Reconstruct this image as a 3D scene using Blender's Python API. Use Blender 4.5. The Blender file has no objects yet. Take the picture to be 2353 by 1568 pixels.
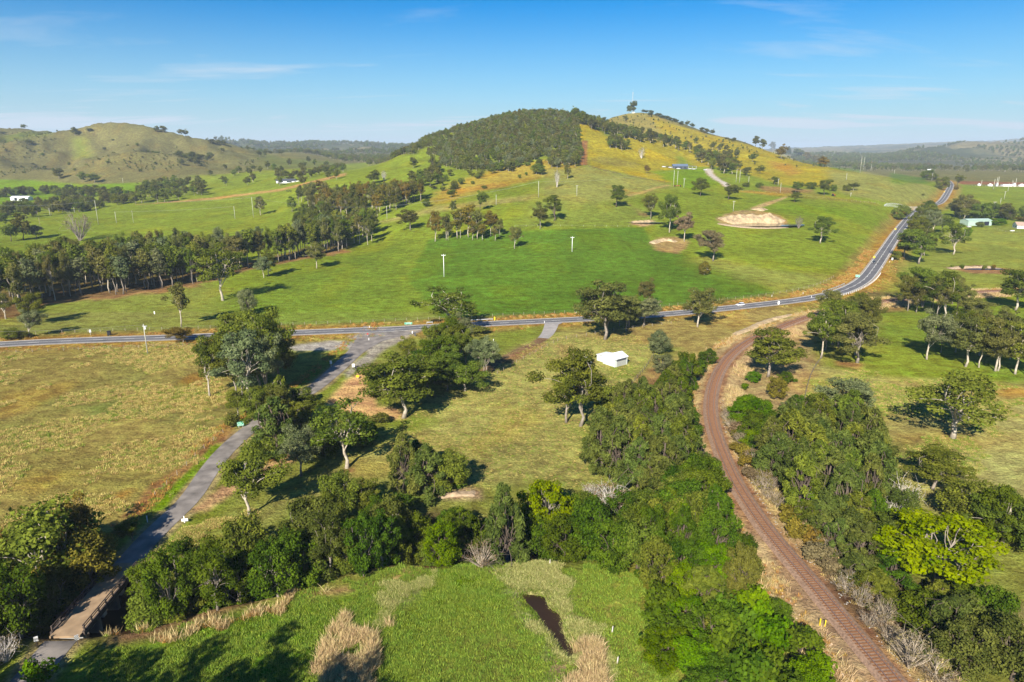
import bpy, bmesh, math, random
import numpy as np
from mathutils import Vector, Matrix

random.seed(7); RNG = np.random.default_rng(7)
SC = bpy.context.scene
COL = SC.collection

# ============================================================ camera, world, sun, exposure
CAM_H = 75.0
TILT = math.radians(15.6)
F, CX, CY = 1567.0, 1176.5, 784.0          # focal length and centre of the survey picture used to set things out
cam_d = bpy.data.cameras.new('camera'); cam = bpy.data.objects.new('camera', cam_d); COL.objects.link(cam)
cam_d.sensor_width = 36.0; cam_d.lens = 36.0 * F / 2353.0
cam_d.clip_start = 1.0; cam_d.clip_end = 60000.0
cam.location = (0, 0, CAM_H); cam.rotation_euler = (math.radians(90) - TILT, 0, 0)
SC.camera = cam

SUN_EL, SUN_AZ = math.radians(33), math.radians(199.5)     # azimuth clockwise from +Y, where the sun stands
world = bpy.data.worlds.new('World'); SC.world = world; world.use_nodes = True
nt = world.node_tree; N = nt.nodes; L = nt.links
for n in list(N): N.remove(n)
out = N.new('ShaderNodeOutputWorld'); bg = N.new('ShaderNodeBackground')
sky = N.new('ShaderNodeTexSky'); sky.sky_type = 'NISHITA'; sky.sun_disc = False
sky.sun_elevation = SUN_EL; sky.sun_rotation = SUN_AZ
sky.air_density = 1.0; sky.dust_density = 0.3; sky.ozone_density = 3.0
tc = N.new('ShaderNodeTexCoord')
hs = N.new('ShaderNodeHueSaturation'); hs.inputs['Saturation'].default_value = 1.55; hs.inputs['Value'].default_value = 1.0
hs.inputs['Hue'].default_value = 0.485
L.new(sky.outputs[0], hs.inputs['Color'])
# cirrus: thin white streaks, thicker towards the horizon
sep = N.new('ShaderNodeSeparateXYZ'); L.new(tc.outputs['Generated'], sep.inputs[0])
dv = N.new('ShaderNodeMath'); dv.operation = 'ADD'; dv.inputs[1].default_value = 0.10; L.new(sep.outputs['Z'], dv.inputs[0])
mx = N.new('ShaderNodeMath'); mx.operation = 'MAXIMUM'; mx.inputs[1].default_value = 0.03; L.new(dv.outputs[0], mx.inputs[0])
px = N.new('ShaderNodeMath'); px.operation = 'DIVIDE'; L.new(sep.outputs['X'], px.inputs[0]); L.new(mx.outputs[0], px.inputs[1])
py = N.new('ShaderNodeMath'); py.operation = 'DIVIDE'; L.new(sep.outputs['Y'], py.inputs[0]); L.new(mx.outputs[0], py.inputs[1])
cb = N.new('ShaderNodeCombineXYZ'); L.new(px.outputs[0], cb.inputs[0]); L.new(py.outputs[0], cb.inputs[1])
mp = N.new('ShaderNodeMapping'); mp.inputs['Rotation'].default_value = (0, 0, math.radians(-14)); mp.inputs['Scale'].default_value = (0.30, 0.95, 1)
L.new(cb.outputs[0], mp.inputs[0])
nz = N.new('ShaderNodeTexNoise'); nz.inputs['Scale'].default_value = 1.3; nz.inputs['Detail'].default_value = 7; nz.inputs['Roughness'].default_value = 0.55; nz.inputs['Distortion'].default_value = 0.7
L.new(mp.outputs[0], nz.inputs['Vector'])
cr = N.new('ShaderNodeValToRGB'); cr.color_ramp.elements[0].position = 0.55; cr.color_ramp.elements[0].color = (0, 0, 0, 1)
cr.color_ramp.elements[1].position = 0.82; cr.color_ramp.elements[1].color = (1, 1, 1, 1)
L.new(nz.outputs[0], cr.inputs[0])
hz = N.new('ShaderNodeMapRange'); hz.inputs['From Min'].default_value = 0.04; hz.inputs['From Max'].default_value = 0.30
hz.inputs['To Min'].default_value = 1.0; hz.inputs['To Max'].default_value = 0.25; L.new(sep.outputs['Z'], hz.inputs['Value'])
ml = N.new('ShaderNodeMath'); ml.operation = 'MULTIPLY'; L.new(cr.outputs[0], ml.inputs[0]); L.new(hz.outputs[0], ml.inputs[1])
lowv = N.new('ShaderNodeMapRange'); lowv.inputs['From Min'].default_value = 0.0; lowv.inputs['From Max'].default_value = 0.20
lowv.inputs['To Min'].default_value = 1.0; lowv.inputs['To Max'].default_value = 0.0; L.new(sep.outputs['Z'], lowv.inputs['Value'])
pw = N.new('ShaderNodeMath'); pw.operation = 'POWER'; pw.inputs[1].default_value = 1.45; L.new(lowv.outputs[0], pw.inputs[0])
ad = N.new('ShaderNodeMath'); ad.operation = 'ADD'; ad.use_clamp = True; L.new(ml.outputs[0], ad.inputs[0]); L.new(pw.outputs[0], ad.inputs[1])
mix = N.new('ShaderNodeMix'); mix.data_type = 'RGBA'
tint = N.new('ShaderNodeMix'); tint.data_type = 'RGBA'; tint.blend_type = 'MULTIPLY'; tint.inputs[0].default_value = 1.0
tint.inputs[7].default_value = (0.0, 0.53, 0.80, 1)
L.new(hs.outputs[0], tint.inputs[6])
L.new(ad.outputs[0], mix.inputs[0]); L.new(tint.outputs[2], mix.inputs[6]); mix.inputs[7].default_value = (4.5, 5.3, 6.1, 1)
L.new(mix.outputs[2], bg.inputs['Color']); bg.inputs['Strength'].default_value = 0.073
L.new(bg.outputs[0], out.inputs[0])

sd = bpy.data.lights.new('sun', 'SUN'); sd.energy = 5.0; sd.angle = math.radians(0.5); sd.color = (1.0, 0.93, 0.80)
so = bpy.data.objects.new('sun', sd); COL.objects.link(so); so.location = (-200, -400, 400)
SUNV = Vector((math.sin(SUN_AZ) * math.cos(SUN_EL), math.cos(SUN_AZ) * math.cos(SUN_EL), math.sin(SUN_EL)))
so.rotation_euler = (-SUNV).to_track_quat('-Z', 'Y').to_euler()
SC.view_settings.view_transform = 'Standard'; SC.view_settings.look = 'None'
SC.view_settings.exposure = 1.0; SC.view_settings.gamma = 1.0; SC.view_settings.use_curve_mapping = False
SC.cycles.max_bounces = 5; SC.cycles.diffuse_bounces = 2; SC.cycles.transmission_bounces = 2
SC.cycles.transparent_max_bounces = 4; SC.cycles.volume_bounces = 0
SC.cycles.use_denoising = True

# ============================================================ small helpers
def tag(o, label=None, cat=None, group=None, kind=None):
    if label: o['label'] = label
    if cat: o['category'] = cat
    if group: o['group'] = group
    if kind: o['kind'] = kind
    return o

def empty(name, loc, rz=0.0, label=None, cat=None, group=None):
    o = bpy.data.objects.new(name, None); COL.objects.link(o)
    o.location = loc; o.rotation_euler = (0, 0, rz); o.empty_display_size = 0.5
    return tag(o, label, cat, group)

def new_mesh(name, V, Fa, mat=None, smooth=False):
    me = bpy.data.meshes.new(name)
    me.from_pydata([tuple(v) for v in V], [], [tuple(f) for f in Fa])
    if mat: me.materials.append(mat)
    if smooth: me.shade_smooth()
    return me

def np_mesh(name, V, Q, mats=(), matidx=None, smooth=False):
    """V (n,3) float, Q (m,k) int with k = 3 or 4"""
    V = np.asarray(V, np.float32); Q = np.asarray(Q, np.int32); m, k = Q.shape
    me = bpy.data.meshes.new(name)
    me.vertices.add(len(V)); me.vertices.foreach_set('co', V.ravel())
    me.loops.add(m * k); me.loops.foreach_set('vertex_index', Q.ravel())
    me.polygons.add(m); me.polygons.foreach_set('loop_start', np.arange(0, m * k, k, dtype=np.int32))
    for mt in mats: me.materials.append(mt)
    if matidx is not None: me.polygons.foreach_set('material_index', np.asarray(matidx, np.int32))
    me.update(calc_edges=True)
    if smooth: me.shade_smooth()
    return me

def link(name, me, parent=None, **kw):
    o = bpy.data.objects.new(name, me); COL.objects.link(o)
    if parent is not None: o.parent = parent
    return tag(o, **kw) if kw else o

class MB:
    """collects boxes, tubes and free faces and links them as one mesh"""
    def __init__(s): s.v = []; s.f = []
    def add(s, V, Fa):
        b = len(s.v); s.v += [tuple(p) for p in V]; s.f += [tuple(i + b for i in f) for f in Fa]; return s
    def box(s, x0, x1, y0, y1, z0, z1):
        return s.add([(x0,y0,z0),(x1,y0,z0),(x1,y1,z0),(x0,y1,z0),(x0,y0,z1),(x1,y0,z1),(x1,y1,z1),(x0,y1,z1)],
                     [(0,3,2,1),(4,5,6,7),(0,1,5,4),(1,2,6,5),(2,3,7,6),(3,0,4,7)])
    def tube(s, pts, radii, n=6, cap=True):
        pts = [Vector(p) for p in pts]
        if not hasattr(radii, '__len__'): radii = [radii] * len(pts)
        rings = []; V = []; ax = Vector((1, 0, 0))
        for i, p in enumerate(pts):
            d = (pts[min(i+1, len(pts)-1)] - pts[max(i-1, 0)]).normalized()
            a = ax - d * ax.dot(d)
            if a.length < 0.1: a = Vector((0, 1, 0)) - d * d.y
            a.normalize(); b = d.cross(a)
            for k in range(n):
                t = 2 * math.pi * k / n
                V.append(p + (a * math.cos(t) + b * math.sin(t)) * radii[i])
        Fa = [(i*n+k, i*n+(k+1) % n, (i+1)*n+(k+1) % n, (i+1)*n+k) for i in range(len(pts)-1) for k in range(n)]
        if cap: Fa += [tuple(range(n))[::-1], tuple((len(pts)-1)*n + k for k in range(n))]
        return s.add(V, Fa)
    def build(s, name, mat, parent=None, smooth=False, **kw):
        return link(name, new_mesh(name, s.v, s.f, mat, smooth), parent, **kw)

# ---- numpy noise
def vnoise(x, y, seed=0):
    xi = np.floor(x).astype(np.int64); yi = np.floor(y).astype(np.int64); xf = x - xi; yf = y - yi
    def h(a, b):
        n = (a * 374761393 + b * 668265263 + seed * 1442695041) & 0xFFFFFFFF
        n = ((n ^ (n >> 13)) * 1274126177) & 0xFFFFFFFF
        n = (n ^ (n >> 16)) & 0xFFFFFFFF
        return n / 4294967295.0
    u = xf*xf*(3-2*xf); v = yf*yf*(3-2*yf)
    return (h(xi,yi)*(1-u)+h(xi+1,yi)*u)*(1-v) + (h(xi,yi+1)*(1-u)+h(xi+1,yi+1)*u)*v
def fbm(x, y, oct=4, seed=0):
    s = 0; a = .5; t = 0
    for i in range(oct):
        s = s + a * vnoise(x, y, seed + i); t += a; a *= .5; x = x * 2.03 + 11.7; y = y * 2.03 + 5.1
    return s / t
def sstep(a, b, x):
    t = np.clip((x - a) / (b - a), 0, 1); return t * t * (3 - 2 * t)

# ============================================================ materials
def mat_new(name):
    m = bpy.data.materials.new(name); m.use_nodes = True
    n = m.node_tree.nodes; l = m.node_tree.links
    b = n['Principled BSDF']; b.inputs['Specular IOR Level'].default_value = 0.25
    return m, n, l, b
def mat_plain(name, col, rough=0.8, var=0.15, scale=2.0, metal=0.0, bump=0.0, spec=0.25):
    m, n, l, b = mat_new(name)
    b.inputs['Roughness'].default_value = rough; b.inputs['Metallic'].default_value = metal; b.inputs['Specular IOR Level'].default_value = spec
    t = n.new('ShaderNodeTexNoise'); t.inputs['Scale'].default_value = scale; t.inputs['Detail'].default_value = 5
    g = n.new('ShaderNodeTexCoord'); l.new(g.outputs['Object'], t.inputs['Vector'])
    r = n.new('ShaderNodeMapRange'); r.inputs['To Min'].default_value = 1 - var; r.inputs['To Max'].default_value = 1 + var
    r.inputs['From Min'].default_value = .3; r.inputs['From Max'].default_value = .7
    l.new(t.outputs[0], r.inputs['Value'])
    mm = n.new('ShaderNodeMix'); mm.data_type = 'RGBA'; mm.blend_type = 'MULTIPLY'; mm.inputs[0].default_value = 1
    mm.inputs[6].default_value = (*col, 1); l.new(r.outputs[0], mm.inputs[7]); l.new(mm.outputs[2], b.inputs['Base Color'])
    if bump:
        bp = n.new('ShaderNodeBump'); bp.inputs['Strength'].default_value = bump; bp.inputs['Distance'].default_value = .1
        l.new(t.outputs[0], bp.inputs['Height']); l.new(bp.outputs[0], b.inputs['Normal'])
    return m
def mat_leaf(name, dark, light, transl=0.30, objvar=0.22):
    """leaf colour runs between two real leaf colours by a per-leaf value, and each tree has its own tone"""
    m = bpy.data.materials.new(name); m.use_nodes = True; n = m.node_tree.nodes; l = m.node_tree.links
    for x in list(n): n.remove(x)
    o = n.new('ShaderNodeOutputMaterial'); at = n.new('ShaderNodeAttribute'); at.attribute_name = 'tone'
    rp = n.new('ShaderNodeMix'); rp.data_type = 'RGBA'; rp.inputs[6].default_value = (*dark, 1); rp.inputs[7].default_value = (*light, 1)
    l.new(at.outputs['Fac'], rp.inputs[0])
    oi = n.new('ShaderNodeObjectInfo'); mr = n.new('ShaderNodeMapRange'); mr.inputs['To Min'].default_value = 1.27 - objvar; mr.inputs['To Max'].default_value = 1.27 + objvar
    l.new(oi.outputs['Random'], mr.inputs['Value'])
    hu = n.new('ShaderNodeHueSaturation'); l.new(mr.outputs[0], hu.inputs['Value']); hu.inputs['Saturation'].default_value = 1.12; l.new(rp.outputs[2], hu.inputs['Color'])
    m2 = n.new('ShaderNodeMath'); m2.operation = 'MULTIPLY'; m2.inputs[1].default_value = 7.31; l.new(oi.outputs['Random'], m2.inputs[0])
    fr = n.new('ShaderNodeMath'); fr.operation = 'FRACT'; l.new(m2.outputs[0], fr.inputs[0])
    hr = n.new('ShaderNodeMapRange'); hr.inputs['To Min'].default_value = 0.475; hr.inputs['To Max'].default_value = 0.52; l.new(fr.outputs[0], hr.inputs['Value'])
    l.new(hr.outputs[0], hu.inputs['Hue'])
    d = n.new('ShaderNodeBsdfDiffuse'); t = n.new('ShaderNodeBsdfTranslucent'); mx_ = n.new('ShaderNodeMixShader'); mx_.inputs[0].default_value = transl
    l.new(hu.outputs[0], d.inputs[0]); l.new(hu.outputs[0], t.inputs[0]); l.new(d.outputs[0], mx_.inputs[1]); l.new(t.outputs[0], mx_.inputs[2]); l.new(mx_.outputs[0], o.inputs[0])
    return m

M = {}
M['leaf_gum'] = mat_leaf('gum_leaf', (0.036, 0.054, 0.012), (0.165, 0.188, 0.040))
M['leaf_slim'] = mat_leaf('forest_gum_leaf', (0.050, 0.056, 0.018), (0.185, 0.180, 0.058))
M['leaf_round'] = mat_leaf('creek_tree_leaf', (0.022, 0.042, 0.008), (0.108, 0.150, 0.024))
M['leaf_dark'] = mat_leaf('dark_tree_leaf', (0.036, 0.044, 0.012), (0.135, 0.138, 0.036))
M['leaf_cas'] = mat_leaf('she_oak_needle', (0.034, 0.050, 0.014), (0.150, 0.170, 0.048))
M['leaf_yellow'] = mat_leaf('yellow_leaf', (0.048, 0.090, 0.009), (0.165, 0.210, 0.018))
M['leaf_lime'] = mat_leaf('lime_leaf', (0.038, 0.080, 0.010), (0.125, 0.190, 0.022))
M['leaf_grey'] = mat_leaf('grey_gum_leaf', (0.055, 0.072, 0.032), (0.200, 0.215, 0.105))
M['leaf_purple'] = mat_leaf('thin_brown_leaf', (0.080, 0.058, 0.035), (0.240, 0.190, 0.110))
M['leaf_brown'] = mat_leaf('russet_leaf', (0.065, 0.058, 0.016), (0.220, 0.175, 0.045))
M['bark_pale'] = mat_plain('pale_bark', (0.44, 0.38, 0.30), .85, .3, 1.2)
M['bark_grey'] = mat_plain('grey_bark', (0.26, 0.22, 0.18), .9, .3, 1.5)
M['bark_dark'] = mat_plain('dark_bark', (0.12, 0.09, 0.07), .9, .3, 1.5)
M['twig'] = mat_plain('dry_twig', (0.33, 0.27, 0.20), .9, .25, 1.5)
M['deadwood'] = mat_plain('bleached_wood', (0.55, 0.50, 0.44), .85, .2, 1.5)
M['pole'] = mat_plain('pole_timber', (0.42, 0.41, 0.34), .8, .15, 2)
M['wire'] = mat_plain('wire_metal', (0.30, 0.30, 0.30), .5, .05, 2, .3)
M['white'] = mat_plain('white_paint', (0.78, 0.78, 0.77), .5, .04, 2)
M['white_steel'] = mat_plain('white_sheet_steel', (0.74, 0.76, 0.78), .4, .05, .6)
M['shed_wall'] = mat_plain('pale_shed_cladding', (0.60, 0.64, 0.62), .6, .05, .6)
M['dark_steel'] = mat_plain('charcoal_steel', (0.07, 0.075, 0.09), .5, .08, 1)
M['blue_roof'] = mat_plain('blue_grey_roof', (0.12, 0.16, 0.23), .45, .08, 1)
M['green_steel'] = mat_plain('pale_green_steel', (0.36, 0.47, 0.40), .5, .06, 1)
M['dark_open'] = mat_plain('dark_opening', (0.015, 0.016, 0.03), .9, .1, 1)  # near-black; on the barn and green shed it stands for shade inside open bays
M['tile_roof'] = mat_plain('terracotta_roof', (0.38, 0.27, 0.21), .8, .15, 3)
M['galv'] = mat_plain('galvanised_steel', (0.55, 0.57, 0.58), .4, .08, 2, .4)
M['yellow'] = mat_plain('yellow_sign_paint', (0.80, 0.55, 0.02), .5, .03, 2)
M['green_sign'] = mat_plain('green_sign_paint', (0.01, 0.36, 0.20), .45, .03, 2)
M['red'] = mat_plain('red_paint', (0.50, 0.04, 0.03), .5, .05, 2)
M['black'] = mat_plain('black_plastic', (0.02, 0.02, 0.025), .5, .05, 2)
M['glass'] = mat_plain('window_glass', (0.03, 0.04, 0.05), .12, .05, 2, spec=.6)
M['car_white'] = mat_plain('white_car_paint', (0.80, 0.80, 0.81), .25, .02, 2, spec=.5)
M['car_dark'] = mat_plain('dark_car_paint', (0.03, 0.035, 0.05), .25, .02, 2, spec=.5)
M['tyre'] = mat_plain('tyre_rubber', (0.02, 0.02, 0.02), .9, .05, 2)
M['lamp_red'] = mat_plain('tail_lamp', (0.4, 0.02, 0.02), .3, .02, 2)
M['asphalt'] = mat_plain('asphalt', (0.125, 0.120, 0.122), .85, .28, .16)
M['old_asphalt'] = mat_plain('old_asphalt', (0.205, 0.180, 0.158), .92, .42, .30, bump=.3)
M['gravel'] = mat_plain('gravel', (0.34, 0.28, 0.21), .95, .22, .5, bump=.3)
M['deck'] = mat_plain('bridge_deck', (0.31, 0.215, 0.13), .9, .22, .6, bump=.2)
M['timber'] = mat_plain('dark_timber', (0.085, 0.065, 0.055), .9, .25, 2)
M['concrete'] = mat_plain('concrete', (0.32, 0.31, 0.29), .9, .15, 1)
M['ballast'] = mat_plain('ballast', (0.235, 0.150, 0.100), .95, .40, 2.6, bump=.5)
M['rail'] = mat_plain('rail_steel', (0.20, 0.10, 0.065), .5, .1, 2, .3)
M['railtop'] = mat_plain('worn_rail_steel', (0.45, 0.42, 0.42), .3, .05, 2, .7)
M['sleeper'] = mat_plain('sleeper', (0.20, 0.090, 0.038), .9, .3, 1.3)
M['line'] = mat_plain('road_paint', (0.72, 0.70, 0.64), .7, .12, 1)
M['sand'] = mat_plain('sandy_clay', (0.40, 0.295, 0.17), .95, .40, .35, bump=.6)
M['rock'] = mat_plain('pale_rubble', (0.38, 0.28, 0.18), .95, .30, 1.2, bump=.5)
M['water_brown'] = mat_plain('brown_water', (0.030, 0.016, 0.006), .30, .2, .3, spec=.3)
M['water'] = mat_plain('dam_water', (0.060, 0.055, 0.030), .10, .2, .1, spec=.5)
M['bale'] = mat_plain('pink_soil', (0.3, 0.2, 0.15), .9, .2, 1)

# ============================================================ TERRAIN: columns of surveyed ground heights
def slope_at(y):   # tangent of the sight line's fall at picture row y
    return -math.tan(TILT + math.atan((y - CY) / F))
def zat(y, Y): return CAM_H + slope_at(y) * Y
# each column: bearing, then (row, distance) pairs, or ('z', distance, height)
COLS = [
 (-500, [(460,1090),(420,1350),(340,1750),(310,2000),('z',2600,60),('z',6000,80),('z',14000,60)]),
 (0,   [(560,600),(500,790),(460,1090),(415,1330),(370,1500),(305,1950),('z',2600,70),('z',6000,90),('z',14000,60)]),
 (90,  [(560,600),(500,790),(460,1090),(417,1330),(360,1530),(294,1950),('z',2600,70),('z',6000,90),('z',14000,60)]),
 (190, [(560,600),(500,780),(455,1090),(422,1280),(370,1450),(298,1880),('z',2600,70),('z',6000,90),('z',14000,60)]),
 (275, [(560,600),(500,770),(450,1050),(425,1250),(370,1420),(290,1800),('z',2500,70),('z',6000,90),('z',14000,60)]),
 (395, [(560,580),(500,760),(450,1000),(428,1220),(370,1480),(306,1850),('z',2500,60),('z',6000,80),('z',14000,60)]),
 (500, [(560,570),(500,750),(450,970),(420,1200),(380,1500),(333,1950),('z',2600,50),(338,5000),('z',14000,60)]),
 (600, [(560,560),(500,740),(460,880),(430,1000),(400,1250),(372,1600),(352,2200),('z',3000,40),(338,5000),('z',14000,60)]),
 (700, [(560,555),(500,700),(455,820),(425,950),(400,1150),(372,1700),(350,2300),('z',3200,50),(336,5000),('z',14000,60)]),
 (765, [(560,550),(500,670),(450,790),(410,930),('z',1100,40),('z',1400,34),(370,2000),('z',3200,50),(336,5000),('z',14000,60)]),
 (830, [(560,540),(500,645),(440,790),(390,985),('z',1200,44),('z',1500,36),(372,2100),('z',3200,60),(336,5000),('z',14000,60)]),
 (893, [(560,530),(500,630),(440,780),(370,1060),('z',1300,60),('z',1600,45),('z',2500,40),(342,4800),('z',14000,60)]),
 (950, [(560,520),(500,610),(440,765),(385,950),(350,1180),('z',1500,70),('z',2000,50),(344,4800),('z',14000,60)]),
 (1000,[(560,515),(500,600),(440,745),(395,870),(360,990),(323,1200),('z',1500,80),('z',2200,50),('z',14000,60)]),
 (1100,[(560,500),(500,585),(440,720),(395,855),(340,1020),(287,1210),('z',1600,90),('z',2200,50),('z',14000,60)]),
 (1200,[(560,490),(500,575),(440,690),(400,830),(340,990),(264,1190),('z',1600,100),('z',2200,50),('z',14000,60)]),
 (1285,[(560,485),(500,570),(440,680),(400,820),(340,980),(260,1180),('z',1600,100),('z',2200,60),('z',14000,60)]),
 (1325,[(560,485),(500,570),(440,680),(385,850),(330,1010),(270,1190),('z',1500,120),('z',2200,60),('z',14000,60)]),
 (1390,[(560,485),(500,570),(440,680),(392,850),(350,990),(296,1170),('z',1320,105),(272,1720),('z',2400,60),('z',14000,60)]),
 (1450,[(560,487),(500,575),(440,690),(405,820),(375,980),(305,1170),('z',1320,96),(252,1720),('z',2400,60),('z',14000,60)]),
 (1500,[(560,490),(500,575),(440,700),(412,820),(388,980),(318,1180),('z',1320,90),(262,1700),('z',2400,60),('z',14000,60)]),
 (1560,[(560,495),(500,580),(440,710),(410,850),(386,1010),(378,1080),(336,1200),('z',1330,84),(282,1680),('z',2400,50),('z',14000,60)]),
 (1610,[(560,497),(500,585),(440,730),(412,850),(388,1000),(354,1180),('z',1320,78),(303,1620),('z',2400,50),('z',14000,60)]),
 (1700,[(560,500),(500,590),(440,760),(415,880),(375,1120),(326,1520),('z',2200,45),('z',3500,20),('z',14000,60)]),
 (1778,[(560,500),(500,595),(440,780),(415,900),(385,1120),(350,1400),('z',2000,30),('z',3200,15),(356,5200),(343,9500),('z',14000,60)]),
 (1850,[(560,500),(500,600),(440,790),(415,900),(372,1200),('z',1700,25),('z',3000,15),(355,4800),('z',6000,40),(341,9500),('z',14000,60)]),
 (1940,[(600,450),(560,500),(500,620),(440,800),(415,900),(387,1080),('z',1500,20),('z',3000,15),(355,4800),('z',6000,40),(338,9500),('z',14000,60)]),
 (2030,[(600,465),(560,530),(500,660),(440,830),(402,970),('z',1300,22),('z',2800,15),(362,4200),('z',6000,40),(335,9500),('z',14000,60)]),
 (2085,[(600,470),(560,550),(500,730),(460,830),(412,960),('z',1250,20),('z',2700,15),(350,4200),('z',6000,50),(332,9500),('z',14000,60)]),
 (2150,[(600,478),(560,575),(500,780),(470,890),(430,1060),(405,1450),('z',2700,16),(385,3000),(340,4300),('z',6000,60),(330,9500),('z',14000,60)]),
 (2215,[(600,478),(560,580),(500,785),(430,1200),(402,1650),('z',2700,16),(383,3000),(330,4400),('z',6000,60),(326,9500),('z',14000,60)]),
 (2320,[(600,478),(560,580),(500,785),(430,1240),(402,1700),('z',2700,16),(383,3000),(332,4400),('z',6000,60),(319,11500),('z',14000,100)]),
 (2420,[(600,478),(560,580),(500,785),(430,1240),(402,1700),('z',2700,16),(383,3000),(332,4400),('z',6000,60),(322,11500),('z',14000,100)]),
 (2800,[(500,785),(430,1240),(402,1700),('z',2700,16),(350,4400),('z',6000,60),('z',14000,100)]),
]
fine = np.arange(-0.93, 0.931, 0.0029)
side = np.array([1.0, 1.08, 1.2, 1.4, 1.7, 2.2, 3.0, 4.5, 7.0])
A = np.concatenate([-side[::-1], fine, side])
Yn = np.arange(-300, 66, 24.0)
Yf = 66 * np.exp(np.arange(0, math.log(14000 / 66.0), 0.0088))
YR = np.concatenate([Yn[:-1], Yf]); NA, NY = len(A), len(YR)
def wY(Y): return np.maximum(Y, 66.0)
prof = []
for cx, pts in COLS:
    ys = [-300, 0, 250, 330]; zs = [0, 0, 0, 0]
    for p in pts:
        if p[0] == 'z': ys.append(p[1]); zs.append(p[2])
        else: ys.append(p[1]); zs.append(zat(p[0], p[1]))
    prof.append(np.interp(YR, ys, zs))
prof = np.array(prof); ca = np.array([(c[0] - 1176.5) / 1618.0 for c in COLS])
Z = np.empty((NY, NA))
for j in range(NY): Z[j] = np.interp(A, ca, prof[:, j])
def gblur(Mx, sig, axis):
    r = int(sig * 3); k = np.exp(-.5 * (np.arange(-r, r + 1) / sig) ** 2); k /= k.sum()
    P_ = np.pad(Mx, [(r, r) if a == axis else (0, 0) for a in (0, 1)], mode='edge'); o_ = 0
    for i, kk in enumerate(k): o_ = o_ + kk * (P_[i:i + Mx.shape[0]] if axis == 0 else P_[:, i:i + Mx.shape[1]])
    return o_
Z = gblur(gblur(Z, 2.6, 0), 6.0, 1)
XX = wY(YR)[:, None] * A[None, :]; YY = np.repeat(YR[:, None], NA, 1)
# gullies and knolls on the hills, gentle undulation on the flats
rd = 1 - np.abs(2 * fbm(XX / 210 + YY / 900, YY / 330, 4, 3) - 1)
hill = sstep(22, 70, Z) * sstep(650, 900, YY)
leftw = 1 - sstep(-0.42, -0.32, A)[None, :]
Z = Z + hill * (rd - .72 - .07 * leftw) * (38 + 48 * leftw) * sstep(0, 1, hill) * np.where(YY > 3000, 2.2, 1.0) * (0.45 + .55 * leftw + .5 * (YY > 3000))
Z = Z + hill * (fbm(XX / 45, YY / 60, 3, 8) - .5) * 6
Z = Z + (fbm(XX / 90, YY / 90, 3, 5) - .5) * 1.2 * sstep(300, 500, YY) + (fbm(XX / 14, YY / 14, 3, 9) - .5) * .35
Z0 = Z.copy()
def samp(G, X, Y):
    X = np.asarray(X, float); Y = np.asarray(Y, float)
    a = X / wY(Y); i = np.interp(a, A, np.arange(NA)); j = np.interp(Y, YR, np.arange(NY))
    i0 = np.clip(np.floor(i).astype(int), 0, NA - 2); j0 = np.clip(np.floor(j).astype(int), 0, NY - 2); u = i - i0; v = j - j0
    return (G[j0, i0]*(1-u) + G[j0, i0+1]*u)*(1-v) + (G[j0+1, i0]*(1-u) + G[j0+1, i0+1]*u)*v
RY = np.concatenate([np.arange(60, 400, 1.0), 400 * np.exp(np.arange(0, math.log(13500 / 400.), .004))])
def hit(x, y, ymin=60, ymax=13500):
    """ground point seen along the sight line through picture point (x, y)"""
    u = (x - CX) / F; v = (y - CY) / F
    dy = math.cos(TILT) - v * math.sin(TILT); dx = u / dy; dz = (-math.sin(TILT) - v * math.cos(TILT)) / dy
    R = RY[(RY >= ymin) & (RY <= ymax)]
    g = CAM_H + dz * R - samp(Z0, dx * R, R)
    k = np.nonzero(g < 0)[0]
    if len(k) == 0: Yh = R[np.argmin(g / R)]
    elif k[0] == 0: Yh = R[0]
    else:
        i = k[0]; t = g[i-1] / (g[i-1] - g[i]); Yh = R[i-1] + t * (R[i] - R[i-1])
    return (dx * Yh, Yh)
CR = {'C1': (0, 235.3), 'C2': (764.7, 176.5), 'C3': (1558.8, 235.3), 'M1': (0, 647.1), 'M2': (764.7, 647.1), 'M3': (1558.8, 647.1),
      'B1': (0, 1038.8), 'B2': (764.7, 1038.8), 'B3': (1558.8, 1038.8), 'U': (0, 0)}
def px2(t, x, y):
    k = 1.0 if t == 'U' else 0.3377
    return CR[t][0] + x * k, CR[t][1] + y * k
def gp(t, x, y, **kw): return hit(*px2(t, x, y), **kw)
def gpoly(t, pts, dens=3, closed=True, **kw):
    """a chain of picture points laid on the ground, with extra points between"""
    o = []; n = len(pts)
    for i in range(n if closed else n - 1):
        a = pts[i]; b = pts[(i + 1) % n]
        for k in range(dens): o.append(gp(t, a[0] + (b[0]-a[0]) * k / dens, a[1] + (b[1]-a[1]) * k / dens, **kw))
    if not closed: o.append(gp(t, *pts[-1], **kw))
    return np.array(o)
def smooth_line(P_, step=3.0, it=2):
    P_ = np.asarray(P_, float)
    for _ in range(it):   # chaikin
        Q = [P_[0]]
        for i in range(len(P_) - 1): Q += [P_[i]*.75 + P_[i+1]*.25, P_[i]*.25 + P_[i+1]*.75]
        P_ = np.array(Q + [P_[-1]])
    d = np.r_[0, np.cumsum(np.hypot(*np.diff(P_, axis=0).T))]; s = np.arange(0, d[-1], step)
    return np.c_[np.interp(s, d, P_[:, 0]), np.interp(s, d, P_[:, 1])]
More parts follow.
